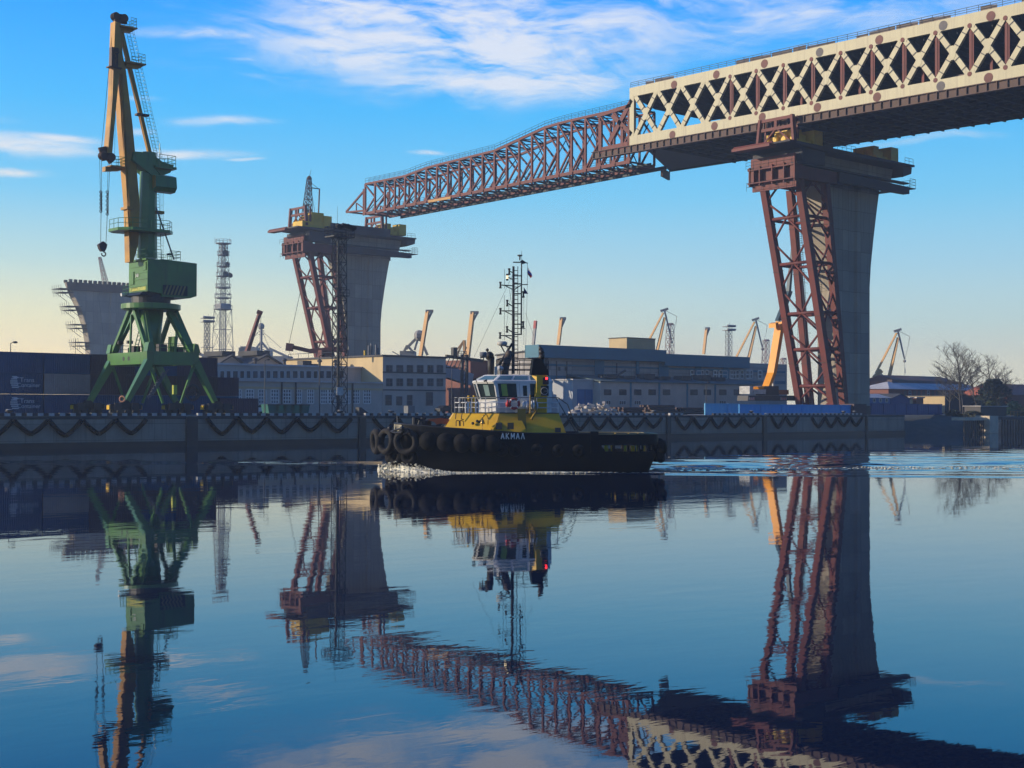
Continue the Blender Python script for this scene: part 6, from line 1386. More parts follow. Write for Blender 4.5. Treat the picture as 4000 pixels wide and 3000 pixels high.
# ---- tyres
def tyre(X, Y, Z, ax, R=.72, r=.24, n=22, m=10, fl=1.35, lab=None):
    Z += random.uniform(-.07, .07); R *= random.uniform(.93, 1.06); ax = (ax[0]+random.uniform(-.1, .1), ax[1], ax[2]+random.uniform(-.12, .12)); c = T(X, Y, Z); a = (TH*ax[0] + TPt*ax[1] + Vector((0, 0, ax[2]))).normalized(); mb = MB(); mb.torus(c, a, R-r, r, n, m, fl)
    return mb.build('tyre_fender', sunlit_rubber if R > .9 else rubber, TG, True)
def tpx(p, Y, ax, R=.72): X, Z = TP(p, Y); return tyre(X, Y, Z, ax, R)
tpx(ZA(262, 655), -.4, (.95, .25, .0), 1.02); tpx(ZA(405, 640), .9, (.84, .55, .05), 1.04); tpx(ZA(690, 655), 2.5, (.5, .86, .05), 1.02)
for p, Y, a, R in ((ZA(465, 850), .3, (.9, .3, .2), .62), (ZA(555, 870), 1.0, (.8, .55, .2), .72), (ZA(735, 860), 1.9, (.5, .8, .2), .7)): tpx(p, Y, a, R)
for p, Y in ((ZA(1005, 640), 3.15), (ZA(1255, 655), 3.5), (ZA(1490, 668), 3.8), (ZA(1715, 678), 3.95), (ZA(1920, 690), 4.05)): 
    X, Z = TP(p, Y); c = T(X, Y, Z); nrm = (TH*.18+TPt).normalized() if X > 2 else TPt; mb = MB(); mb.lathe(c-nrm*.35, [(.66, 0), (.72, .25), (.68, .5), (.5, .68), (.25, .77), (.0, .79)], 24, nrm); mb.build('roller_fender', rubber, TG, True)
for px, py in ((990, 808), (1085, 812), (1235, 812), (1380, 812), (1520, 815)): tpx(ZT(px, py), 3.95, (0, 1, .0), .5)
for X, Y, Z in ((-10.7, 2.6, 1.9), (-11.0, 1.4, 1.9), (-11.05, 0, 1.95), (-11.0, -1.4, 1.95), (-10.7, -2.7, 2.0), (-10.9, 1.0, 1.2), (-10.9, -.6, 1.2), (-10.6, 2.4, 1.25), (-10.9, -2.2, 1.25)): tyre(X, Y, Z, (-1, Y*.12, .1), .55)
cn = MB()
pts = [TV(ZA(x, y), Y) for x, y, Y in ((450, 455, .2), (395, 520, .2), (365, 560, .3))]; cn.path(pts, .07, 6)
cn.path([TV(ZA(x, y), Y) for x, y, Y in ((470, 500, 1.6), (560, 470, 2.2), (625, 455, 2.7))], .08, 6); cn.path([TV(ZA(x, y), Y) for x, y, Y in ((480, 505, 1.8), (540, 520, 2.4), (620, 515, 2.8), (640, 465, 2.9))], .06, 6)
cn.ball(TV(ZA(628, 460), 2.85), .2, 8, 6); cn.ball(TV(ZA(450, 455), .9), .22, 8, 6); cn.path([TV(ZA(x, y), Y) for x, y, Y in ((720, 480, 3.1), (700, 520, 3.1), (640, 540, 3.0))], .06, 5); cn.build('fender_chain', black_steel, HULL)
# pale scuffed bow patch: thin worn plating over the stem
bp = MB()
sx_, pn = [], plan((1.0, 1, 1), 240)
A = []
for i in list(range(-8, 15)):
    x, y = pn[i % 240]; z1 = ztop_h(x)-.05; z0 = 2.35+.25*noise.noise((i*.35, 2, 2))+(.35 if i > 10 else 0); A.append([T(x*1.004, y*1.006, z0), T(x*1.004, y*1.006, z1)])
bp.loft(A, closed=False, cap=False); bp.build('worn_bow_plating', mat('worn_bow', (.34, .3, .2), (.03, .03, .03), .6, 1.3, mixw=(.42, .62)), HULL)
# ---- deckhouse
def ring3(pts, z): return [T(x, y, z) for x, y in pts]
bpt = [(6.9, -1.0), (6.9, 1.0), (2.75, 3.25), (-3.35, 3.25), (-3.35, -3.25), (2.75, -3.25)]
tpt = [(5.4, -.9), (5.4, .9), (2.05, 2.75), (-2.55, 2.75), (-2.55, -2.75), (2.05, -2.75)]
dh = MB(); dh.loft([ring3(bpt, 1.38), ring3(bpt, 2.2), ring3(tpt, 4.5)]); DHO = dh.build('deckhouse', tug_yellow, TG)
# lower side box with little windows, and a dark panel that paints the shade of a recess
sb = MB(); sb.prism([T(2.6, 3.2, 1.4), T(.05, 3.2, 1.4), T(.05, 3.2, 3.3), T(.35, 2.9, 3.95), T(2.1, 2.9, 3.95), T(2.6, 3.2, 3.3)], TPt*.24); SBO = sb.build('side_casing', tug_yellow, DHO)
for p in (ZB(945, 1500), ZB(1160, 1500)):
    X, Z = TP(p, 3.46); w = MB(); w.prism([T(X+.24, 3.42, Z-.2), T(X-.24, 3.42, Z-.2), T(X-.24, 3.42, Z+.3), T(X+.24, 3.42, Z+.3)], TPt*.05); w.build('porthole', glass, DHO)
X, Z = TP(ZB(1400, 1450), 3.3); w = MB(); w.prism([T(X+.33, 3.24, 1.5), T(X-.28, 3.24, 1.5), T(X-.2, 3.0, Z+1.15), T(X+.45, 3.0, Z+1.15)], TPt*.03); w.build('recess_shade', mat('recess_shade_ochre', (.25, .16, .02), (.2, .13, .02), .6, 1), DHO)
X, Z = TP(ZB(2035, 1580), 3.3); w = MB(); w.prism([T(X+.22, 3.24, Z-.1), T(X-.22, 3.24, Z-.1), T(X-.22, 3.24, Z+.25), T(X+.22, 3.24, Z+.25)], TPt*.08); w.build('side_vent', dark_steel, DHO)
tr_ = MB(); tr_.prism(ring3([(x*1.012, y*1.02) for x, y in tpt], 4.5), (0, 0, .06)); tr_.build('upper_deck', deck_green, DHO)
# small fittings on the lit front
ft = MB()
for p in ((460, 1440), (540, 1400), (590, 1410)): ft.ball(TV(ZB(*p), 2.2), .12, 8, 5)
c = TV(ZB(640, 1390), 3.0); bl = MB(); bl.lathe(c+Vector((0, 0, -.25)), [(.2, 0), (.16, .12), (.1, .3), (.03, .42)], 12); bl.path([c+Vector((0, 0, .2)), c+Vector((.02, 0, .45))-TH*.1, c-TH*.25+Vector((0, 0, .5)), c-TH*.42+Vector((0, 0, .3)), c-TH*.42+Vector((0, 0, -.3))], .035, 6); bl.tube(c+Vector((0, 0, -.25)), c+Vector((0, 0, -.9)), .03, .03, 5); bl.build('bell', gold, TG, True)
for k in (150, 210): ft.path([TV(ZB(k, 1490), 2.9), TV(ZB(k, 1400), 2.9), TV(ZB(k+20, 1385), 2.9), TV(ZB(k+75, 1400), 2.9), TV(ZB(k+80, 1490), 2.9)], .035, 5)
ft.build('deck_fitting', black_steel, DHO)
# ---- wheelhouse
def wring(k, z, o=0.): 
    base = [(3.45, -1.1), (3.45, 1.1), (2.2, 2.25), (-1.75, 2.25), (-2.1, 1.9), (-2.1, -1.9), (-1.75, -2.25), (2.2, -2.25)]
    return [(x+(o if i in (0, 1) else (o*.55 if i in (2, 7) else 0)), y*k) for i, (x, y) in enumerate(base)], z
wh = MB(); r0, r1, r2 = wring(1, 4.58), wring(1, 5.42), wring(1.0, 5.44)
wz0, wz1, wz2, wz3 = 4.58, 5.5, 6.9, 7.5
R0, R1, R2 = wring(.97, 0, -.12)[0], wring(.97, 0, -.10)[0], wring(1.03, 0, .32)[0]
R3 = [(x*.86+.0, y*.80) for x, y in wring(1, 0, 0)[0]]
wh.loft([ring3(R0, wz0), ring3(R1, wz1)]); WH = wh.build('wheelhouse', white_paint, TG)
gb = MB(); gb.loft([ring3([(x*.985, y*.985) for x, y in R1], wz1+.001), ring3([(x*.985, y*.985) for x, y in R2], wz2)]); GB = gb.build('window_band', glass, WH)
rf2 = MB(); rf2.loft([ring3([(x*1.02, y*1.02) for x, y in R2], wz2+.001), ring3([(x*1.02, y*1.02) for x, y in R2], wz2+.12), ring3(R3, wz3)]); RF2 = rf2.build('wheelhouse_roof', white_paint, WH)
def facet(mb, i, a, b, z_lo, z_hi, P_lo, P_hi, zl, zh, out=.02, th=.06):
    """strip on facet i between fractions a..b and heights zl..zh"""
    def pt(f, z):
        q = (z-z_lo)/(z_hi-z_lo); A0, A1 = Vector(P_lo[i]).lerp(Vector(P_hi[i]), q), Vector(P_lo[(i+1) % 8]).lerp(Vector(P_hi[(i+1) % 8]), q); return A0.lerp(A1, f)
    pts = [pt(a, zl), pt(b, zl), pt(b, zh), pt(a, zh)]; zs = [zl, zl, zh, zh]; ed = (Vector(P_lo[(i+1) % 8])-Vector(P_lo[i])).normalized(); nrm = Vector((ed.y, -ed.x))
    c = Vector((0, 0)); 
    if nrm.dot(Vector(P_lo[i])) < 0: nrm = -nrm
    V = [T(p.x+nrm.x*out, p.y+nrm.y*out, z) for p, z in zip(pts, zs)]; mb.prism(V, -(TH*nrm.x+TPt*nrm.y)*th)
fmb = MB()
for i in range(8):
    for e in (0, 1): facet(fmb, i, 0 if e == 0 else .95, .05 if e == 0 else 1, wz1, wz2, R1, R2, wz1, wz2, .02+.003*i)
    facet(fmb, i, 0, 1, wz1, wz2, R1, R2, wz1, wz1+.08, .012+.003*i); facet(fmb, i, 0, 1, wz1, wz2, R1, R2, wz2-.1, wz2, .012+.003*i)
# port side (facet 2): window, door, blank
for a, b in ((.40, .455), (.60, .63), (.83, 1.0)): facet(fmb, 2, a, b, wz1, wz2, R1, R2, wz1, wz2, .03)
for a, b in ((0, .17), (.54, .6), (.37, .4)): facet(fmb, 6, a, b, wz1, wz2, R1, R2, wz1, wz2, .03)
facet(fmb, 3, 0, 1, wz1, wz2, R1, R2, wz1, wz2, .03); facet(fmb, 4, 0, 1, wz1, wz2, R1, R2, wz1, wz2, .03)
fmb.build('window_frame', white_paint, GB)
dr_ = MB(); facet(dr_, 2, .46, .52, wz1, wz2, R1, R2, wz1-.05, wz2, .05); facet(dr_, 2, .60, .66, wz1, wz2, R1, R2, wz1-.05, wz2, .05); facet(dr_, 2, .50, .62, wz1, wz2, R1, R2, wz1-.05, wz1+.35, .047); facet(dr_, 2, .50, .62, wz1, wz2, R1, R2, wz2-.25, wz2, .047)
dr_.build('door', white_paint, WH)
sk_ = MB(); P_hi = R3; P_lo = [(x*1.02, y*1.02) for x, y in R2]
for i, a, b in ((0, .1, .9), (1, .1, .9), (2, .03, .30), (2, .34, .62), (2, .67, .88), (7, .1, .9)): facet(sk_, i, a, b, wz2+.12, wz3, P_lo, P_hi, wz2+.2, wz3-.09, .03, .04)
SKY = sk_.build('skylight', mat('sky_glass', (.10, .2, .25), (.06, .13, .17), .1, .8), RF2)
inr = MB(); p = TV(ZB(890, 820), 1.2)
inr.prism([p+TH*.25+Vector((0, 0, -.42)), p-TH*.22+Vector((0, 0, -.5)), p-TH*.22+Vector((0, 0, .45)), p+TH*.3+Vector((0, 0, .45))], TPt*.04) if False else None
for a, b, zl, zh, i in ((.06, .22, 5.85, 6.75, 2), (.72, .8, 5.55, 5.95, 2)): facet(inr, i, a+.05, b, wz1, wz2, R1, R2, zl, zh, -.02+.0, .01)
inr.build('curtain', mat('curtain_green', (.35, .45, .08), (.25, .35, .08), .7, 1), GB)
inr = MB(); facet(inr, 1, .35, .62, wz1, wz2, R1, R2, 5.85, 6.7, -.018, .01); inr.build('curtain', mat('curtain_grey', (.2, .3, .28), (.15, .22, .2), .6, 1), GB)
# gear on the roof
rl = MB(); H = wz3+.01
loop = [T(1.9, 1.6, H), T(-1.85, 1.6, H), T(-1.85, -1.6, H), T(1.9, -1.6, H), T(1.9, 1.6, H)]; railing(rl, loop, 1.25, .85, .035, 3); rl.build('roof_railing', black_steel, WH)
sx = MB(); a = TV(ZB(795, 500), .6); sx.tube(a+Vector((0, 0, -.2)), a+Vector((0, 0, 1.25)), .24, .28, 14); sx.ball(a+Vector((0, 0, 1.3))+TH*.12, .36, 12, 8); sx.build('ventilator_cowl', mat('cowl_dark', (.05, .04, .035), (.03, .03, .03), .6, 1), TG, True)
sx = MB(); a = TV(ZB(960, 500), .9); sx.lathe(a+Vector((0, 0, -.2)), [(.08, 0), (.08, .35), (.3, .4), (.3, .55), (.15, .72), (.01, .76)], 14); sx.build('satellite_dome', white_paint, TG, True)
sx = MB(); a = TV(ZB(1050, 430), .2); sx.tube(a+Vector((0, 0, -.8)), a+Vector((0, 0, .2)), .3, .34, 12); sx.tube(a+Vector((0, 0, -.1)), TV(ZB(1125, 170), .2), .3, .3, 12); sx.ball(TV(ZB(1130, 160), .2), .32, 10, 6); sx.build('fire_monitor', mat('monitor_brown', (.1, .07, .05), (.05, .04, .04), .6, 1), TG, True)
sx = MB(); a = TV(ZB(660, 180), 1.2); sx.tube(a, TV(ZB(660, 290), 1.2), .04, .04, 6); sx.tube(a+TH*.28, a-TH*.22+Vector((0, 0, .05)), .26, .22, 14); sx.build('searchlight', grey_steel, TG, True)
sx = MB(); a = TV(ZB(727, 80), .6); sx.tube(a, TV(ZB(735, 210), .6), .05, .05, 6); sx.ball(a, .13, 8, 6); sx.build('signal_lamp', dark_steel, TG)
sx = MB(); a = TV(ZB(1450, 480), .9); sx.prism([T(-1.2, .5, H), T(-1.8, .5, H), T(-1.8, .5, H+.75), T(-1.2, .5, H+.75)], TPt*.8); sx.tube(T(-1.5, .9, H+.7), T(-1.5, .9, H+1.15), .12, .12, 10); sx.build('roof_locker', black_steel, TG)
sx = MB(); a = TV(ZB(885, 460), 1.5); sx.prism([a-TH*.12+Vector((0, 0, -.35)), a+TH*.12+Vector((0, 0, -.35)), a+TH*.12+Vector((0, 0, .3)), a-TH*.12+Vector((0, 0, .3))], TPt*.1); sx.build('light_board', kerb_white, TG)
# funnel, cowl and exhaust
f0, f1 = TP(ZB(1570, 700), 2.4)[0], TP(ZB(1862, 700), 2.4)[0]; fz = TP(ZB(1700, 545), 2.4)[1]
fn = MB(); fn.loft([[T(x, y, z) for x, y in ((f0, .9), (f0, 2.0), (f0-.3, 2.4), (f1+.15, 2.4), (f1, 2.1), (f1, .9))] for z in (4.56, fz)]); FN = fn.build('funnel', tug_yellow, TG)
fn = MB(); fn.loft([[T(x, y, z) for x, y in ((f0, -.9), (f1, -.9), (f1, -2.1), (f1+.15, -2.4), (f0-.3, -2.4), (f0, -2.0))] for z in (4.56, fz)]); fn.build('funnel', tug_yellow, TG)
def cowl(s):
    a = fz; m_ = MB(); pts = [(f0+.12, a), (f1-.02, a), (f1+.02, a+.3), (f1+.3, a+.75), (f1+.5, a+1.15), (f0-.45, a+1.3), (f0-.05, a+1.25)]; m_.prism([T(x, s*.95, z) for x, z in pts], TPt*s*1.45); o = m_.build('exhaust_cowl', hull_black, TG)
    e = MB(); p0 = T(f1+.55, s*1.6, a+1.15); pp = [p0-Vector((0, 0, .5)), p0-TH*.06+Vector((0, 0, .1)), p0-TH*.14+Vector((0, 0, .5)), p0-TH*.04+Vector((0, 0, .85)), p0+TH*.08+Vector((0, 0, 1.1))]
    rr_ = [.24, .24, .22, .18, .08]
    for k in range(4): e.tube(pp[k], pp[k+1], rr_[k], rr_[k+1], 12)
    e.build('exhaust_pipe', mat('sooty_pipe', (.06, .045, .035), (.015, .015, .015), .5, 1.5), o, True)
cowl(1)
def fbox(p0, p1, Y, th, nm_, m, par): 
    X0, Z1 = TP(p0, Y); X1, Z0_ = TP(p1, Y); mb = MB(); mb.prism([T(X0, Y, Z0_), T(X1, Y, Z0_), T(X1, Y, Z1), T(X0, Y, Z1)], TPt*th); return mb.build(nm_, m, par)
q = fbox(ZB(1755, 590), ZB(1862, 720), 2.41, .12, 'lamp_screen', black_steel, FN); c = TV(ZB(1826, 608), 2.6); MB().ball(c, .09, 10, 6).build('red_lamp', flat('red_glow', (.9, .02, .03), .4, 0, 5.), q)
q = fbox(ZB(1722, 742), ZB(1862, 928), 2.41, .06, 'vent_panel', black_steel, FN); c = TV(ZB(1785, 842), 2.5); m_ = MB(); m_.torus(c, TPt, .27, .02, 20, 5); m_.tube(c, c-TH*.4, .015, .015, 4); m_.build('emblem_ring', kerb_white, q)
fbox(ZB(1868, 540), ZB(1895, 985), 1.5, .06, 'aft_ladder', kerb_white, FN)
# mast
mt_ = MB(); mb0 = TV(ZM(563, 1130), 0); mtp = TV(ZM(566, 200), 0); mt_.tube(mb0, mtp, .13, .09, 8)
m2a, m2b = TV(ZM(633, 785), 0), TV(ZM(636, 160), 0); mt_.tube(m2a, m2b, .06, .05, 6); ladder(mt_, TV(ZM(584, 1130), -.2), TV(ZM(584, 200), -.2), .36, .035, .32, tuple(TH))
for y in (165, 282, 352, 437, 523, 612, 700, 788): mt_.tube(TV(ZM(563, y), 0), TV(ZM(640, y), 0), .05, .05, 5)
for x, y0_, xe, ye in ((455, 362, 560, 368), (455, 585, 560, 585), (450, 798, 560, 800), (515, 292, 560, 315), (515, 520, 560, 545), (515, 745, 560, 770)): mt_.tube(TV(ZM(x, y0_), 0), TV(ZM(xe, ye), 0), .045, .045, 5)
for x, y0_, xe, ye in ((495, 368, 560, 400), (495, 590, 560, 622), (495, 802, 560, 835), (640, 358, 575, 400), (530, 240, 563, 256)): mt_.tube(TV(ZM(x, y0_), 0), TV(ZM(xe, ye), 0), .04, .04, 5)
mt_.tube(TV(ZM(640, 358), 0), TV(ZM(690, 358), 0), .04, .04, 5); mt_.tube(TV(ZM(640, 165), 0), TV(ZM(690, 172), 0), .04, .04, 5); mt_.tube(TV(ZM(605, 738), 0), TV(ZM(668, 738), 0), .03, .03, 4)
MST = mt_.build('mast', black_steel, TG)
m_ = MB(); m_.tube(TV(ZM(432, 1070), 0), TV(ZM(555, 865), 0), .11, .09, 8); m_.tube(TV(ZM(505, 1060), -.6), TV(ZM(560, 930), -.1), .1, .08, 8); m_.bar(TV(ZM(455, 880), 0), TV(ZM(490, 945), 0), .09, .09); m_.bar(TV(ZM(450, 880), 0), TV(ZM(545, 895), 0), .09, .09); m_.bar(TV(ZM(500, 885), 0), TV(ZM(520, 912), 0), .07, .07)
m_.build('mast_strut', black_steel, MST)
c = TV(ZM(468, 868), 0); MB().lathe(c+Vector((0, 0, -.05)), [(.15, -.15), (.4, -.05), (.42, .15), (.3, .22), (.01, .24)], 18).build('radar_dome', mat('radar_cream', (.5, .48, .42), (.4, .38, .34), .5, 1), MST, True)
for k, (x, y) in enumerate(((453, 362), (453, 588), (450, 798), (529, 246), (512, 294), (512, 518), (510, 745), (652, 443), (650, 703))):
    c = TV(ZM(x, y), 0); b_ = MB(); b_.tube(c+Vector((0, 0, -.26)), c+Vector((0, 0, -.14)), .1, .1, 8); b_.tube(c+Vector((0, 0, -.14)), c+Vector((0, 0, .14)), .07, .07, 8); b_.tube(c+Vector((0, 0, .14)), c+Vector((0, 0, .26)), .1, .1, 8); l_ = b_.build('navigation_light', black_steel, MST)
    if k == 4: MB().tube(c+Vector((0, 0, -.12)), c+Vector((0, 0, .12)), .085, .085, 8).build('lit_lens', flat('warm_lens', (.9, .7, .4), .3, 0, 1.5), l_)
wm = MB()
for x, y0_, y1_ in ((489, 390, 225), (487, 585, 450), (487, 840, 590), (637, 160, 65), (686, 360, 175)): wm.tube(TV(ZM(x, y0_), 0), TV(ZM(x, y1_), 0), .022, .018, 4)
for a, b_ in (((655, 880), (655, 440)), ((668, 1010), (686, 360)), ((225, 985), (560, 270)), ((740, 800), (668, 600)), ((548, 520), (530, 400)), ((505, 710), (548, 400))): wm.tube(TV(ZM(*a), 0), TV(ZM(*b_), 0), .012, .012, 3)
wm.build('antenna', black_steel, MST)
m_ = MB(); c = TV(ZM(621, 110), 0); m_.lathe(c, [(.05, -.35), (.06, -.05), (.2, 0), (.2, .08), (.05, .1)], 10); m_.prism([TV(ZM(620, 160), -.1), TV(ZM(640, 145), -.1), TV(ZM(680, 172), -.1), TV(ZM(640, 182), -.1)], TPt*.2); m_.build('wind_sensor', dark_steel, MST)
fgs = MB(); P_ = [TV(ZM(x, y), 0) for x, y in ((689, 205), (708, 238), (729, 285), (714, 305), (700, 295), (688, 275))]
def lerp3(a, b, t): return a.lerp(b, t)
top_ = [TV(ZM(690, 207), 0), TV(ZM(712, 243), .1)]; mid1 = [TV(ZM(689, 230), 0), TV(ZM(722, 262), .1)]; mid2 = [TV(ZM(688, 252), 0), TV(ZM(728, 284), .1)]; bot = [TV(ZM(690, 272), 0), TV(ZM(716, 303), .1)]
for a, b_, c_ in ((top_, mid1, white_paint), (mid1, mid2, flat('flag_blue', (.02, .06, .35), .8)), (mid2, bot, flat('flag_red', (.5, .02, .03), .8))): MB().prism([a[0], a[1], b_[1], b_[0]], TPt*.02).build('flag_band', c_, MST)
MB().prism([TV(ZM(655, 380), 0), TV(ZM(693, 437), 0), TV(ZM(655, 437), 0)], TPt*.02).build('pennant', flat('flag_navy', (.01, .03, .12), .8), MST)
# railings of the deckhouse top
rl = MB(); RLP = [T(5.3, 0, 4.56), T(4.6, 1.35, 4.56), T(2.3, 2.7, 4.56), T(.0, 2.75, 4.56), T(-2.5, 2.75, 4.56)]; railing(rl, RLP, 1.15, .8, .035, 3); railing(rl, [T(5.3, 0, 4.56), T(4.6, -1.35, 4.56), T(2.3, -2.7, 4.56), T(-2.5, -2.75, 4.56)], 1.15, .8, .035, 3); rl.build('white_railing', white_paint, TG)
hr_ = MB(); pts = [p+Vector((0, 0, 1.17)) for p in RLP]; hr_.path(pts, .035, 5); hr_.path([T(-2.5, 2.75, 5.73), T(-3.2, 3.0, 5.2), T(-4.0, 3.4, 3.0), T(-4.0, 3.4, 2.0)], .04, 5); hr_.path([T(-2.4, 2.2, 5.73), T(-3.9, 2.6, 3.1), T(-3.9, 2.6, 1.5)], .035, 5)
hr_.path([TV(ZB(*p), 2.2) for p in ((400, 1000), (295, 1090), (255, 1290), (245, 1360), (290, 1370))], .035, 5); hr_.path([TV(ZB(*p), 1.6) for p in ((300, 1005), (185, 1080), (145, 1290), (140, 1360))], .035, 5); hr_.path([T(4.9, .6, 5.73), T(5.6, .4, 5.6)], .03, 5); hr_.build('hand_rail', black_steel, TG)
for a, b_ in (((380, 925), (395, 1235)), ((480, 925), (480, 1235))): MB().bar(TV(ZB(*a), .8), TV(ZB(*b_), .8), .13, .13).build('yellow_post', tug_yellow, TG)
m_ = MB()
for x in (330, 370, 520, 905): m_.path([TV(ZB(x, 1250), 2.5), TV(ZB(x-5, 1080), 2.5), TV(ZB(x+20, 1045), 2.5), TV(ZB(x+50, 1050), 2.5), TV(ZB(x+45, 1240), 2.5)], .05, 6)
m_.build('hoop_rail', white_paint, TG)
c = TV(ZB(1228, 1075), 2.9); lb = MB(); lb.torus(c, TPt, .36, .1, 24, 8); LB_ = lb.build('lifebuoy', mat('buoy_red', (.35, .03, .03), (.28, .04, .04), .6, 2), TG, True); lb = MB()
for a in (0, 1.57, 3.14, 4.71): d = TH*math.cos(a+.8)+Vector((0, 0, math.sin(a+.8))); lb.tube(c+d*.36-(TH*math.sin(a+.8)-Vector((0, 0, math.cos(a+.8))))*.05, c+d*.36+(TH*math.sin(a+.8)-Vector((0, 0, math.cos(a+.8))))*.05, .105, .105, 8)
lb.build('white_band', white_paint, LB_)
m_ = MB(); c = TV(ZB(1105, 1065), 2.9); m_.lathe(c+Vector((0, 0, -.2)), [(.05, -.1), (.16, 0), (.17, .2), (.06, .32), (.05, .45)], 10); m_.build('light_float', red_paint, TG, True)
for a, b_, Y in ((1380, 1520, 2.75), (1515, 1655, 2.95)):
    p0, p1 = TV(ZB(a, 1110), Y-.1), TV(ZB(b_, 1110), Y-.1); ax = (p1-p0).normalized(); L = (p1-p0).length; m_ = MB(); m_.lathe(p0, [(.05, -.1), (.28, 0), (.36, .12), (.37, L*.48), (.40, L*.49), (.40, L*.53), (.37, L*.54), (.36, L-.12), (.28, L), (.05, L+.08)], 16, ax); LR = m_.build('liferaft', white_paint, TG, True)
    m_ = MB(); m_.torus(p0+ax*L*.25, ax, .375, .02, 16, 5); m_.torus(p0+ax*L*.8, ax, .375, .02, 16, 5); m_.build('strap', black_steel, LR)
m_ = MB(); 
for x in (1521, 1622): m_.bar(TV(ZB(x, 905), 3.2), TV(ZB(x, 1250), 3.2), .07, .07)
m_.bar(TV(ZB(1640, 1200), 3.15), TV(ZB(1540, 1370), 3.4), .14, .14); m_.bar(TV(ZB(1500, 1250), 3.1), TV(ZB(1610, 1260), 3.1), .14, .14); m_.build('raft_cradle', mat('ochre_dark', (.3, .18, .02), (.22, .13, .02), .6, 1), TG)
# foredeck: orange covered winch, bitts, hoops
m_ = MB(); m_.loft([[TV(ZA(x, y), Y) for x, y in ((990, 325), (1190, 303), (1340, 330), (1345, 400), (1180, 385), (1130, 400), (1090, 360), (1040, 350))] for Y in (-.9, .9)]); m_.build('orange_cover', orange, TG)
m_ = MB()
for i in range(5): m_.torus(T(7.6-.0, -.1, 3.2+i*.16), (0, 0, 1), .42, .09, 16, 5)
for p in ((865, 390),): c = TV(ZA(*p), 0); m_.tube(c-TH*.35+Vector((0, 0, -.8)), c-TH*.35+Vector((0, 0, .5)), .2, .2, 10); m_.tube(c+TH*.3+Vector((0, 0, -.8)), c+TH*.3+Vector((0, 0, .5)), .2, .2, 10); m_.tube(c-TH*.6+Vector((0, 0, .45)), c+TH*.5+Vector((0, 0, .45)), .1, .1, 8)
m_.path([TV(ZA(x, y), .3) for x, y in ((860, 400), (880, 340), (905, 335), (930, 400))], .05, 6); m_.build('towing_bitt', black_steel, TG)
m_ = MB(); m_.tube(TV(ZA(562, 385), 0), TV(ZA(556, 275), 0), .04, .03, 5); m_.build('jack_staff', grey_steel, TG)
m_ = MB()
for p, l in (((700, 665), .22), ((500, 640), .25)): c = TV(ZB(*p), 2.4); m_.tube(c, c+TH*.05+Vector((0, 0, .12)), .12, .16, 10); m_.tube(c+Vector((0, 0, .1)), c-TH*.15+Vector((0, 0, -.15)), .03, .03, 4)
m_.build('flood_lamp', black_steel, WH)
# ---- foam at the bow and wake froth
fo = MB(); rnd = random.Random(5)
def foam_ball(p, s): 
    n, m = 6, 4; fo.ball(p, s, n, m, 1.3, 1.1, .7, .25)
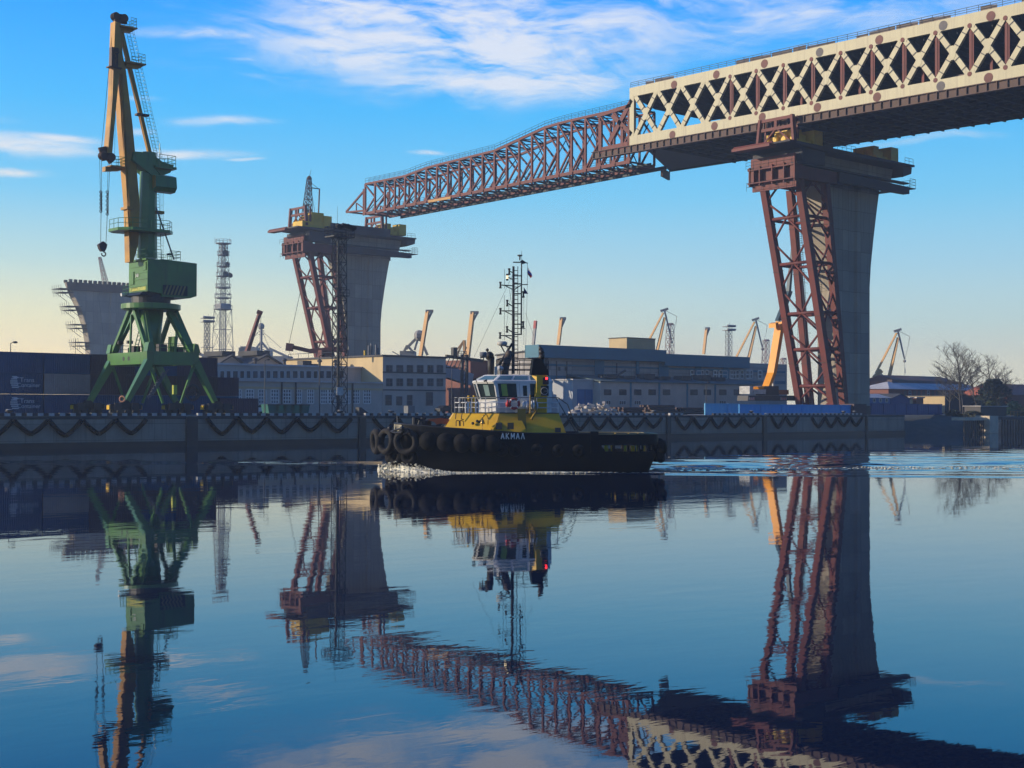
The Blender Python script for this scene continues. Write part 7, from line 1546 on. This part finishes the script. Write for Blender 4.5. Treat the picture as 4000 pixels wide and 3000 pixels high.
# a low roll of froth along the port bow, its surface broken by fine noise
NU, NV = 110, 16; rows = []
for iu in range(NU+1):
    u = iu/NU; X = 11.3 - u*13.0; yin = max(-1.6, min(HB_, (10.6-X)*.95-.3))*.86; wdt = .7+1.5*math.sin(min(1, u*3)*1.57)*(1-u*.8)
    h = .42*math.exp(-((X-9.2)/1.7)**2)+.18*math.exp(-u*3.2); row = []
    for iv in range(NV+1):
        v = iv/NV; prof = math.sin(math.pi*min(1, v*1.02))**.8; f_ = noise.noise((X*2.2, v*5, 1))*.5+noise.noise((X*6, v*15, 4))*.45+noise.noise((X*14, v*30, 7))*.25
        row.append(T(X+.12*f_, yin+wdt*v+.15*noise.noise((X*3, v*4, 9)), -.05 + max(0, prof*h*(.85+.5*f_))))
    rows.append(row)
fo.loft(rows, closed=False, cap=False)
for i in range(1100):
    u = rnd.random()**1.2; X = 11.2 - u*12.5; yin = max(-1.6, min(HB_, (10.6-X)*.95-.3))*.86; wdt = 1.0+1.5*(1-u)
    h = .55*math.exp(-((X-9.2)/1.9)**2)+.25*math.exp(-u*2.6); v = rnd.random()
    fo.ball(T(X, yin+wdt*v, h*rnd.random()*math.sin(math.pi*v)**.6*1.15), rnd.uniform(.02, .065)*(1.2-u*.5), 5, 3, 1.4, 1.2, .8, .3)
for i in range(500):
    X = 9 - rnd.random()*3.5; fo.ball(T(X, -(.8+(10.6-X)*.8)-rnd.random()*.7, rnd.random()*.25), rnd.uniform(.03, .07), 5, 3, 1.3, 1.2, .7, .3)
tag(fo.build('bow_foam', foam_m, smooth=True), kind='stuff', label='cream white foam breaking under the tug bow', cat='foam')
fo = MB()
for i in range(900):
    s = rnd.random()**1.6*46; Y = -1.2-s*.10 + rnd.gauss(0, 1)*(.5+s*.035); p = T(-11-s, Y, 0); d = p-CAM; r, f = d.dot(RT), d.dot(FW); p.z = wave(r, f)+.02; fo.ball(p, rnd.uniform(.04, .13)*(1-s/70), 5, 3, 2.2, 1.6, .35, .2)
for i in range(500):
    s = rnd.random(); X = 2-s*13; Y = HB_+.15+rnd.random()**2*.9*(1-abs(s-.5)); p = T(X, Y, 0); d = p-CAM; r, f = d.dot(RT), d.dot(FW); p.z = wave(r, f)+.01; fo.ball(p, rnd.uniform(.03, .09), 5, 3, 3, 1.4, .3, .2)
tag(fo.build('wake_foam', foam_m, smooth=True), kind='stuff', label='thin line of froth trailing behind the tug stern', cat='foam')
# ================================================================== HAZE
hm_ = bpy.data.materials.new('haze_air'); hm_.use_nodes = True; t_ = hm_.node_tree; t_.nodes.clear(); q = NG(t_)
pv = q.n('ShaderNodeVolumePrincipled'); pv.inputs['Color'].default_value = (.68, .80, .96, 1); pv.inputs['Density'].default_value = .00034; pv.inputs['Anisotropy'].default_value = .25
o_ = q.n('ShaderNodeOutputMaterial'); t_.links.new(pv.outputs[0], o_.inputs['Volume'])
hz_ = MB().box(-1900, 1900, -1900, 1900, -4, 102).build('haze', hm_); tag(hz_, kind='stuff')
